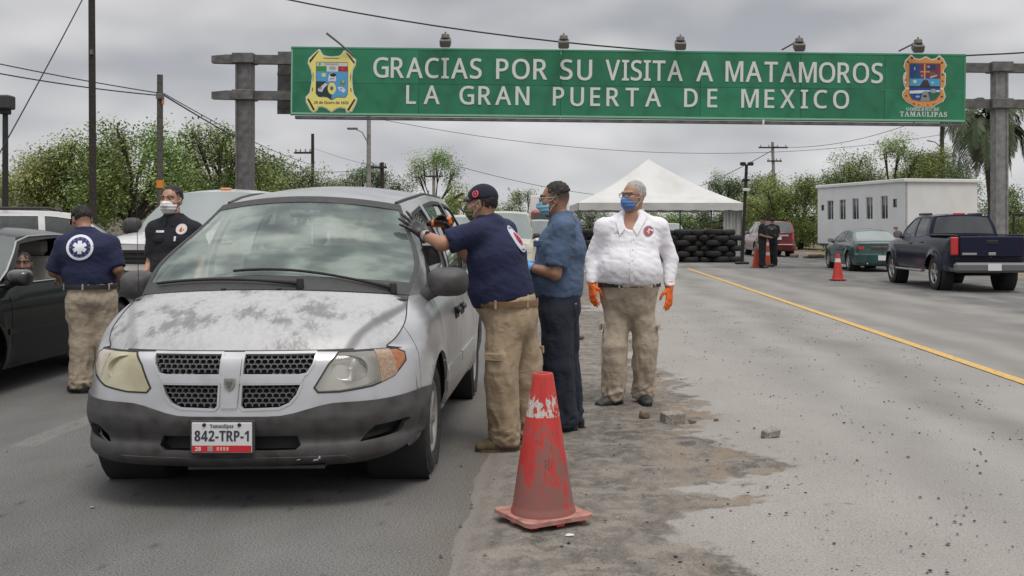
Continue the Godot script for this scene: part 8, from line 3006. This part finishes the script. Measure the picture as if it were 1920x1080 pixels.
	# man in the white shirt
	t = thing("person", "grey-haired man in white long-sleeved shirt, blue mask and orange gloves walking forward", "person", Vector3(0.522, 0, -8.75))
	o = {node = t, seed = 3, skin = skin1, bf = Vector3(-0.18, 0, 0.98), pelvis = Vector3(0.0, 0.93, 0), chest = Vector3(0.02, 1.34, -0.01), neck = Vector3(0.025, 1.57, -0.02), head = Vector3(0.03, 1.70, 0.0), face = Vector3(-0.74, -0.03, 0.66),
		sA = Vector3(-0.205, 1.44, -0.01), eA = Vector3(-0.30, 1.19, -0.03), wA = Vector3(-0.305, 0.985, 0.06), sB = Vector3(0.245, 1.44, -0.03), eB = Vector3(0.345, 1.19, -0.06), wB = Vector3(0.325, 0.955, 0.02),
		kA = Vector3(-0.118, 0.49, 0.07), aA = Vector3(-0.13, 0.09, 0.04), tA = Vector3(-0.75, 0, 0.7), kB = Vector3(0.13, 0.49, 0.01), aB = Vector3(0.125, 0.09, -0.07), tB = Vector3(0.1, 0, 1),
		hA = [Vector3(0.06, -0.98, 0.2), Vector3(0.75, 0.0, -0.6), 1.0, 0.22, 0.05], hB = [Vector3(-0.02, -0.98, 0.16), Vector3(-0.75, 0, -0.6), -1.0, 0.2, 0.08], gloveA = orange_glove, gloveB = orange_glove,
		hip_r = Vector2(0.222, 0.185), belly_r = Vector2(0.246, 0.21), chest_r = Vector2(0.205, 0.155), belly_out = 0.05, arm_r = 1.08, leg_r = 1.03, hem = 0.055, long = true, vneck = true, collar_r = 0.082,
		shirt_m = white, trouser_m = tan, belt_m = mat(0.012, 0.012, 0.012, 0.5), shoe_m = black_shoe, hair_m = grey_hair, hair_h = 0.018, nape = 0.04, hair_c = Color(0.25, 0.24, 0.22), mask_m = mask_blue, glasses_m = mat(0.02, 0.02, 0.022, 0.3), cargo = true, wrinkle = 0.011, t_wrinkle = 0.022, head_s = 1.04}
	h = human(o)
	badge(t, "chest_badge", h.shirt, Vector3(0.145, 1.42, 0.2), Vector3(0.05, 0, -1), Vector3.UP, 0.042, 0.042, badge_mat([[ellipse(0, 0, 0.8, 0.8, 30), srgb(170, 74, 76)], [ellipse(0, 0, 0.5, 0.5, 24), srgb(110, 74, 84)], [pv([-0.2, 0.5, 0.0, -0.5, 0.3, -0.3, 0.1, 0.5]), srgb(214, 160, 150)], [pv([-0.4, 0.0, -0.1, -0.2, -0.1, 0.1, -0.35, 0.3]), srgb(214, 160, 150)]], srgb(110, 110, 128)))
	badge(t, "embroidery", h.shirt, Vector3(-0.10, 1.425, 0.2), Vector3(0.12, 0, -1), Vector3.UP, 0.04, 0.022, badge_mat([[pv([-0.8, 0.45, 0.8, 0.45, 0.8, 0.8, -0.8, 0.8]), srgb(120, 120, 140)], [ellipse(0.0, -0.3, 0.5, 0.5, 16), srgb(204, 204, 212)]], srgb(222, 221, 228)), true)
	var plk := MB.new()
	var prow := []
	for k in 14:
		var y := lerpf(1.38, 1.02, k / 13.0)
		var row := PackedVector3Array()
		for e in [-1.0, 1.0]:
			var p := Vector3(-0.035 + e * 0.017, y, 0.5)
			var n := 0
			while n < 200 and h.shirt.at(p) > 0.0:
				p -= Vector3(-0.18, 0, 0.98) * 0.004
				n += 1
			row.append(p + Vector3(-0.18, 0, 0.98) * 0.012)
		prow.append(row)
	plk.grid(prow, Vector3(0, 1.2, -0.4))
	var pk := obj("button_placket", plk, white, t)
	for k in 5:
		var p: Vector3 = (prow[1 + k * 3][0] + prow[1 + k * 3][1]) / 2.0 + Vector3(-0.18, 0, 0.98) * 0.003 if 1 + k * 3 < 14 else prow[13][0]
		part_tube("button", pk, [p, p + Vector3(-0.18, 0, 0.98) * 0.003], [0.006, 0.006], M.white_plate, 8)

	# back-turned man at the black car
	t = thing("person", "man seen from behind in navy polo with a white star emblem, at the black car", "person", Vector3(-4.185, 0, -9.43))
	o = {node = t, seed = 4, skin = skin2, bf = Vector3(-0.32, 0, -0.95), pelvis = Vector3(0.01, 0.87, 0), chest = Vector3(-0.02, 1.23, -0.02), neck = Vector3(-0.065, 1.42, -0.06), head = Vector3(-0.125, 1.515, -0.12), face = Vector3(-0.62, -0.45, -0.62),
		sleeve = 0.98, sA = Vector3(-0.20, 1.30, 0.03), eA = Vector3(-0.305, 1.06, 0.02), wA = Vector3(-0.36, 1.0, -0.21), sB = Vector3(0.15, 1.30, -0.07), eB = Vector3(0.24, 1.08, -0.02), wB = Vector3(0.15, 0.99, -0.22),
		kA = Vector3(-0.055, 0.45, 0.02), aA = Vector3(-0.055, 0.09, 0.05), tA = Vector3(-0.75, 0, -0.6), kB = Vector3(0.13, 0.45, -0.05), aB = Vector3(0.11, 0.09, -0.14), tB = Vector3(-0.3, 0, -0.9),
		hA = [Vector3(-0.2, -0.1, -0.9), Vector3(0.3, -0.9, 0), 1.0, 0.5], hB = [Vector3(-0.5, -0.1, -0.8), Vector3(-0.3, -0.9, 0), -1.0, 0.5],
		hip_r = Vector2(0.185, 0.155), belly_r = Vector2(0.20, 0.165), chest_r = Vector2(0.215, 0.15), arm_r = 1.12, leg_r = 1.1, hem = 0.055,
		shirt_m = navy, trouser_m = cloth(0.38, 0.315, 0.235), belt_m = mat(0.015, 0.015, 0.016, 0.6), shoe_m = black_shoe, hair_m = hair, hair_h = 0.010, nape = 0.05, cap_m = cloth(0.012, 0.012, 0.016), brim_trim = mat(0.45, 0.38, 0.15, 0.5), wrinkle = 0.008}
	h = human(o)
	var wl := srgb(208, 210, 220)
	var star := [[ellipse(0, 0, 0.80, 0.80, 40), srgb(36, 42, 84)], [ellipse(0, 0, 0.62, 0.62, 36), srgb(40, 46, 90)]]
	for k in 6:
		var a := TAU * k / 6.0 + PI / 6
		var dv := Vector2(cos(a), sin(a))
		var pn := Vector2(-dv.y, dv.x)
		star.append([PackedVector2Array([pn * 0.15 - dv * 0.1, dv * 0.52 + pn * 0.15, dv * 0.52 - pn * 0.15, -pn * 0.15 - dv * 0.1]), wl])
	for k in 14:
		var a := TAU * k / 14.0
		star.append([ellipse(cos(a) * 0.71, sin(a) * 0.71, 0.05, 0.05, 8), srgb(120, 124, 160)])
	badge(t, "back_emblem", h.shirt, Vector3(-0.005, 1.275, 0.2), Vector3(-0.30, 0, -0.95), Vector3.UP, 0.112, 0.112, badge_mat([[ellipse(0, 0, 1.0, 1.0, 40), wl]] + star, wl))

	# officer with the white mask between the cars
	t = thing("person", "police officer in black uniform and white mask between the van and white pickup", "person", Vector3(-3.27, 0, -9.0))
	o = {node = t, seed = 5, skin = skin3, bf = Vector3(-0.1, 0, 0.99), pelvis = Vector3(0.0, 0.94, 0), chest = Vector3(0.0, 1.32, 0), neck = Vector3(-0.015, 1.535, 0), head = Vector3(-0.036, 1.675, 0.01), face = Vector3(-0.12, -0.02, 0.98),
		sA = Vector3(-0.17, 1.42, 0), eA = Vector3(-0.205, 1.16, -0.01), wA = Vector3(-0.24, 1.0, 0.15), sB = Vector3(0.15, 1.42, 0), eB = Vector3(0.23, 1.18, -0.02), wB = Vector3(0.2, 0.98, 0.12),
		kA = Vector3(-0.10, 0.49, 0.03), aA = Vector3(-0.11, 0.09, 0), tA = Vector3(-0.2, 0, 1), kB = Vector3(0.10, 0.49, 0.03), aB = Vector3(0.12, 0.09, 0), tB = Vector3(0.2, 0, 1),
		hA = [Vector3(-0.75, -0.45, 0.5), Vector3(0.3, -0.8, 0.3), -1.0, 0.6], hB = [Vector3(0, -0.7, 0.6), Vector3(-0.9, -0.2, -0.2), -1.0, 0.4],
		shirt_m = police, trouser_m = police, shoe_m = black_shoe, hair_m = hair, hair_h = 0.02, nape = 0.03, mask_m = mask_white, vneck = false, wrinkle = 0.007, arm_r = 1.02}
	h = human(o)
	badge(t, "chest_badge", h.shirt, Vector3(0.085, 1.435, 0.2), Vector3(0.02, 0, -1), Vector3.UP, 0.044, 0.044, badge_mat([[ellipse(0, 0, 0.7, 0.7, 24), srgb(226, 206, 190)], [pv([-0.5, 0.3, 0.0, -0.55, 0.1, 0.2]), srgb(188, 70, 60)], [pv([0.0, 0.4, 0.4, -0.3, 0.5, 0.4]), srgb(206, 150, 60)], [ellipse(-0.1, 0.4, 0.24, 0.2, 12), srgb(120, 90, 80)]], srgb(196, 196, 206)))
	badge(t, "name_tape", h.shirt, Vector3(-0.10, 1.415, 0.2), Vector3(0.1, 0, -1), Vector3.UP, 0.038, 0.009, badge_mat([[pv([-0.5, -0.4, 0.5, -0.4, 0.5, 0.4, -0.5, 0.4]), srgb(200, 200, 206)]], srgb(216, 216, 220)), true)
	badge(t, "pocket_pen", h.shirt, Vector3(0.045, 1.355, 0.2), Vector3(0.02, 0, -1), Vector3.UP, 0.008, 0.02, badge_mat([], srgb(200, 202, 206)), true)
	for s in [-1.0, 1.0]:
		part_box("pocket_flap", t, Vector3(-0.01 + s * 0.095, 1.345, 0.135), Vector3(0.10, 0.035, 0.012), police, 0.004, Basis(Vector3.UP, s * 0.25))
	var tg := thing("thermometer_gun", "orange and black thermometer in the masked officer's lowered hand", "thermometer", Vector3(-3.56, 0.945, -8.78))
	part_box("housing", tg, Vector3(0, 0.015, 0), Vector3(0.13, 0.05, 0.05), M.orange, 0.016, Basis(Vector3.UP, 0.4))
	part_box("grip", tg, Vector3(0.04, -0.045, 0), Vector3(0.036, 0.10, 0.036), M.black, 0.012, Basis(Vector3(0, 0, 1), -0.25))
	part_box("screen", tg, Vector3(0.0, 0.042, 0), Vector3(0.05, 0.008, 0.034), M.black, 0.003, Basis(Vector3.UP, 0.4))

	# driver of the black saloon
	t = thing("person", "dark-skinned driver with short hair looking out of the black saloon", "person", Vector3(-5.08, 0, -10.05))
	o = {node = t, seed = 6, skin = Color(0.17, 0.09, 0.06), bf = Vector3(0.1, 0, 1), pelvis = Vector3(-0.12, 0.48, -0.05), chest = Vector3(-0.10, 0.80, -0.04), neck = Vector3(-0.05, 0.985, 0.0), head = Vector3(0.0, 1.10, 0.02), face = Vector3(0.42, 0.02, 0.9),
		sA = Vector3(-0.28, 0.90, 0), eA = Vector3(-0.34, 0.68, 0.14), wA = Vector3(-0.2, 0.78, 0.36), sB = Vector3(0.08, 0.90, 0), eB = Vector3(0.14, 0.68, 0.14), wB = Vector3(0.02, 0.80, 0.36),
		kA = Vector3(-0.25, 0.52, 0.45), aA = Vector3(-0.25, 0.3, 0.6), kB = Vector3(0.02, 0.52, 0.45), aB = Vector3(0.02, 0.3, 0.6), seated = true, hA = [Vector3(0.3, 0.2, 0.9), Vector3(0, -0.9, 0.3), 1.0, 0.8], hB = [Vector3(-0.3, 0.2, 0.9), Vector3(0, -0.9, 0.3), -1.0, 0.8],
		shirt_m = cloth(0.03, 0.03, 0.034), trouser_m = dnavy, hair_m = hair, hair_h = 0.008, nape = 0.03, tA = Vector3(0, 0, 1), tB = Vector3(0, 0, 1)}
	human(o)

	# two police officers far off at the right
	for q in [["police officer in dark uniform and cap standing by the striped orange cone", Vector3(6.98, 0, -38.0), Vector3(0.85, 0, 0.4), 1.0], ["second police officer with bulky black vest, behind the first and nearer the red minivan", Vector3(7.72, 0, -40.0), Vector3(0.35, 0, -0.9), 1.06]]:
		t = thing("person", q[0], "person", q[1])
		var r: Vector3 = q[2].normalized().cross(Vector3.UP)
		var f: Vector3 = q[2].normalized()
		var k: float = q[3]
		o = {node = t, seed = 8, cell = 0.024, skin = skin2, bf = f, pelvis = Vector3(0, 0.94, 0), chest = Vector3(0, 1.32, 0), neck = Vector3(0, 1.54, 0), head = Vector3(0, 1.69, 0) + f * 0.02, face = f,
			sA = r * 0.19 + Vector3(0, 1.45, 0), eA = r * 0.25 + Vector3(0, 1.18, 0), wA = r * 0.16 + f * 0.22 + Vector3(0, 1.1, 0), sB = -r * 0.19 + Vector3(0, 1.45, 0), eB = -r * 0.25 + Vector3(0, 1.18, 0), wB = -r * 0.16 + f * 0.2 + Vector3(0, 1.1, 0),
			kA = r * 0.09 + Vector3(0, 0.49, 0), aA = r * 0.10 + Vector3(0, 0.09, 0), kB = -r * 0.09 + Vector3(0, 0.49, 0), aB = -r * 0.10 + Vector3(0, 0.09, 0), tA = f, tB = f, hA = [f, Vector3.DOWN, 1.0, 0.5], hB = [f, Vector3.DOWN, -1.0, 0.5],
			shirt_m = police, trouser_m = police, shoe_m = black_shoe, chest_r = Vector2(0.19, 0.135) * k, belly_r = Vector2(0.18, 0.15) * k}
		if k == 1.0:
			o.cap_m = police
		else:
			o.hair_m = hair
		human(o)
		if k > 1.0:
			var vest := part_box("vest", t, Vector3(0, 1.27, 0), Vector3(0.44, 0.46, 0.36), M.black, 0.1, Basis(r, Vector3.UP, f).orthonormalized())
			part_box("vest_patch", vest, -f * 0.185 + r * 0.02 + Vector3(0, 1.38, 0), Vector3(0.10, 0.06, 0.01), M.concrete, 0.003, Basis(r, Vector3.UP, f).orthonormalized())
			for s in [-1, 1]:
				part_box("pouch", vest, r * s * 0.14 - f * 0.2 + Vector3(0, 1.1, 0), Vector3(0.12, 0.16, 0.08), M.black, 0.03, Basis(r, Vector3.UP, f).orthonormalized())

# ---------------------------------------------------------------- cones and stones
func cone(label: String, at: Vector3, turn: float, scuffed: bool) -> Node3D:
	var t := thing("traffic_cone", label, "traffic cone", at, turn, "traffic cones")
	var m: StandardMaterial3D
	var prof := []
	for q in [[0.163, 0.022], [0.158, 0.05], [0.150, 0.075], [0.146, 0.10], [0.1, 0.40], [0.052, 0.70], [0.048, 0.715], [0.040, 0.717], [0.036, 0.71], [0.036, 0.60]]:
		prof.append(Vector2(q[0], q[1]))
	var q := MB.new()
	var rows := []
	for i in prof.size() - 1:
		for j in 4:
			var p: Vector2 = prof[i].lerp(prof[i + 1], j / 4.0)
			var row := PackedVector3Array()
			for k in 41:
				var th := TAU * k / 40
				var dent := 1.0 + 0.012 * sin(th * 3.0 + p.y * 9.0) * (1.0 if scuffed else 0.3)
				row.append(Vector3(p.x * cos(th) * dent, p.y, p.x * sin(th) * dent))
			rows.append(row)
	q.grid(rows, Vector3(0, 0.3, 0))
	m = mat(1, 1, 1, 0.55)
	var n := noise(111, 2.2, 5)
	var n2 := noise(112, 9.0, 4)
	var im := Image.create(512, 512, false, Image.FORMAT_RGB8)
	for y in 512:
		var hgt := y / 511.0     # 0 at the base
		for x in 512:
			var th := x / 512.0 * TAU
			var a := n.get_noise_3d(cos(th) * 0.6, hgt * 1.6, sin(th) * 0.6)
			var b := n2.get_noise_3d(cos(th) * 0.5, hgt * 2.2, sin(th) * 0.5)
			var c := Color(0.44, 0.028, 0.026)
			c = c.lerp(Color(0.50, 0.045, 0.036), clampf(0.5 + a, 0, 1))
			if scuffed:
				var dirt := smoothstep(-0.05, 0.35, a + 0.5 * b + 0.50 - hgt * 1.0)
				c = c.lerp(Color(0.17, 0.105, 0.09), dirt * 0.8)
				c = c.lerp(Color(0.05, 0.035, 0.033), smoothstep(0.028, 0.0, absf(n.get_noise_3d(cos(th) * 0.5 + 4.0, hgt * 1.1, sin(th) * 0.5))) * 0.6 * smoothstep(0.2, 0.4, hgt) * smoothstep(0.9, 0.7, hgt))
				if hgt > 0.71 and hgt < 0.875 and a * 0.8 + b * 0.9 > -0.02 + 0.5 * smoothstep(0.8, 0.875, hgt) - 0.12:
					c = Color(0.56, 0.54, 0.50).lerp(Color(0.3, 0.25, 0.22), clampf(b + 0.1, 0, 0.6))
			elif hgt > 0.70 and hgt < 0.84:
				c = Color(0.6, 0.58, 0.55)
			im.set_pixel(x, y, c.linear_to_srgb())
	m.albedo_texture = tex(im)
	for k in q.v.size():
		q.t[k] = Vector2(q.t[k].x, clampf(q.v[k].y / 0.715, 0.0, 1.0))
	obj("cone_body", q, m, t)
	var bq := MB.new()
	var poly := PackedVector2Array()
	for c in 4:
		for k in 5:
			var a := PI / 2 * c + PI / 2 * k / 4.0
			var cc: Vector2 = [Vector2(1, 1), Vector2(-1, 1), Vector2(-1, -1), Vector2(1, -1)][c] * 0.145
			poly.append(cc + Vector2(cos(a), sin(a)) * 0.04)
	bq.prism(poly, 0.020, Transform3D(Basis(Vector3(1, 0, 0), Vector3(0, 0, -1), Vector3(0, 1, 0)), Vector3(0, 0.018, 0)))
	var bm := grain(mat(0.46, 0.245, 0.215, 0.8) if scuffed else mat(0.4, 0.05, 0.04, 0.6), ramp(tile(113, 256, 0.02), [[0.0, srgb(190, 170, 165)], [0.5, srgb(235, 225, 220)], [1.0, Color.WHITE]]), 2.0)
	var b := obj("base", bq, bm, t)
	for c in [[-0.13, -0.13], [0.13, -0.13], [0.13, 0.13], [-0.13, 0.13], [0, -0.15], [0, 0.15], [0.15, 0], [-0.15, 0]]:
		part_box("foot", b, Vector3(c[0], 0.010, c[1]), Vector3(0.045, 0.020, 0.045), M.cone_orange, 0.004)
	return t

func build_street() -> void:
	cone("scuffed red traffic cone with torn white collar in the foreground", Vector3(-0.11, 0.02, -5.26), 0.55, true)
	cone("small clean red cone with white band on the right carriageway", Vector3(7.37, 0.006, -29.0), 0.3, false)
	# tall orange channelizer beside the officers
	var t := thing("channelizer_post", "tall orange roadwork post with white bands beside the police officer", "traffic post", Vector3(7.34, 0, -39.2))
	part_tube("post", t, [Vector3(0, 0.05, 0), Vector3(0, 0.5, 0), Vector3(0, 1.0, 0)], [0.17, 0.13, 0.09], mat(0.55, 0.10, 0.03, 0.6), 14)
	for y in [0.42, 0.78]:
		part_tube("white_band", t, [Vector3(0, y, 0), Vector3(0, y + 0.12, 0)], [0.145 - 0.08 * (y - 0.36), 0.136 - 0.08 * (y - 0.36)], M.white_plate, 14)
	part_box("base", t, Vector3(0, 0.04, 0), Vector3(0.5, 0.08, 0.5), M.black, 0.02)
	part_tube("handle", t, [Vector3(0, 1.0, 0), Vector3(0, 1.12, 0)], [0.05, 0.04], mat(0.5, 0.4, 0.1), 10)
	t = thing("traffic_cone", "orange cone half hidden behind the first police officer's legs", "traffic cone", Vector3(6.86, 0, -38.5), 0.0, "traffic cones")
	part_tube("cone_body", t, [Vector3(0, 0.03, 0), Vector3(0, 0.7, 0)], [0.15, 0.04], mat(0.5, 0.07, 0.03, 0.6), 14)
	part_box("base", t, Vector3(0, 0.02, 0), Vector3(0.36, 0.04, 0.36), mat(0.4, 0.05, 0.03), 0.01)
	# stones and broken pieces on the median
	var grey := grain(mat(0.36, 0.345, 0.325, 0.95), ramp(tile(114, 256, 0.04), [[0.0, srgb(130, 128, 124)], [0.5, srgb(220, 216, 210)], [1.0, Color.WHITE]]), 5.0, 0.4)
	for q in [["brown rounded stone on the dirt near the white-shirted man", Vector3(0.595, 0.045, -8.05), 0.095, 0.8, null, 3], ["squared grey chunk of broken kerb on the dirt median", Vector3(0.79, 0.045, -7.9), 0.165, 0.6, grey, 9], ["flat grey stone lying alone on the pale road", Vector3(1.41, 0.035, -7.36), 0.115, 0.6, grey, 14], ["small brown clod beside the broken kerb chunk", Vector3(0.93, 0.03, -7.85), 0.06, 0.5, null, 21], ["reddish stone behind the blue-shirted man's legs", Vector3(0.17, 0.04, -13.8), 0.16, 0.5, null, 25], ["tan pebble at the edge of the dirt patch", Vector3(1.12, 0.022, -7.95), 0.04, 0.7, null, 31]]:
		var r := rock_mesh(q[5], q[2], q[3])
		r.name = numbered("stone")
		r.position = q[1]
		r.rotation.y = q[5]
		if q[4]:      # broken kerb: split faces and blunt edges
			var kb := MB.new()
			kb.box(Vector3.ZERO, Vector3(1.0, 0.5, 0.62) * q[2], 0.009, Basis.from_euler(Vector3(0.05, 0, 0.06)))
			for e in kb.v.size():
				var w: Vector3 = kb.v[e]
				kb.v[e] = w + Vector3(sin(w.y * 60.0), sin(w.x * 47.0), sin(w.x * 31.0 + w.y * 40.0)) * 0.05 * q[2]
			r.mesh = kb.mesh()
			r.material_override = q[4]
			r.rotation.y = 0.35
		tag(r, q[0], "stone", "stones on the median")
	# scraps
	for q in [["small white paper scrap on the dirt by the foreground cone", Vector3(0.02, 0.02, -4.98), 0.045]]:
		var s := MB.new()
		s.prism(pv([-0.5, -0.2, -0.1, -0.32, 0.5, -0.1, 0.38, 0.22, -0.2, 0.3]), 0.05, Transform3D(Basis(Vector3(1, 0, 0), Vector3(0, 0.1, -0.99), Vector3(0, 0.99, 0.1)).scaled(Vector3.ONE * q[2]), q[1]))
		tag(obj("scrap", s, M.white_plate if q[2] < 0.1 else mat(0.36, 0.33, 0.29, 0.9)), q[0], "litter")
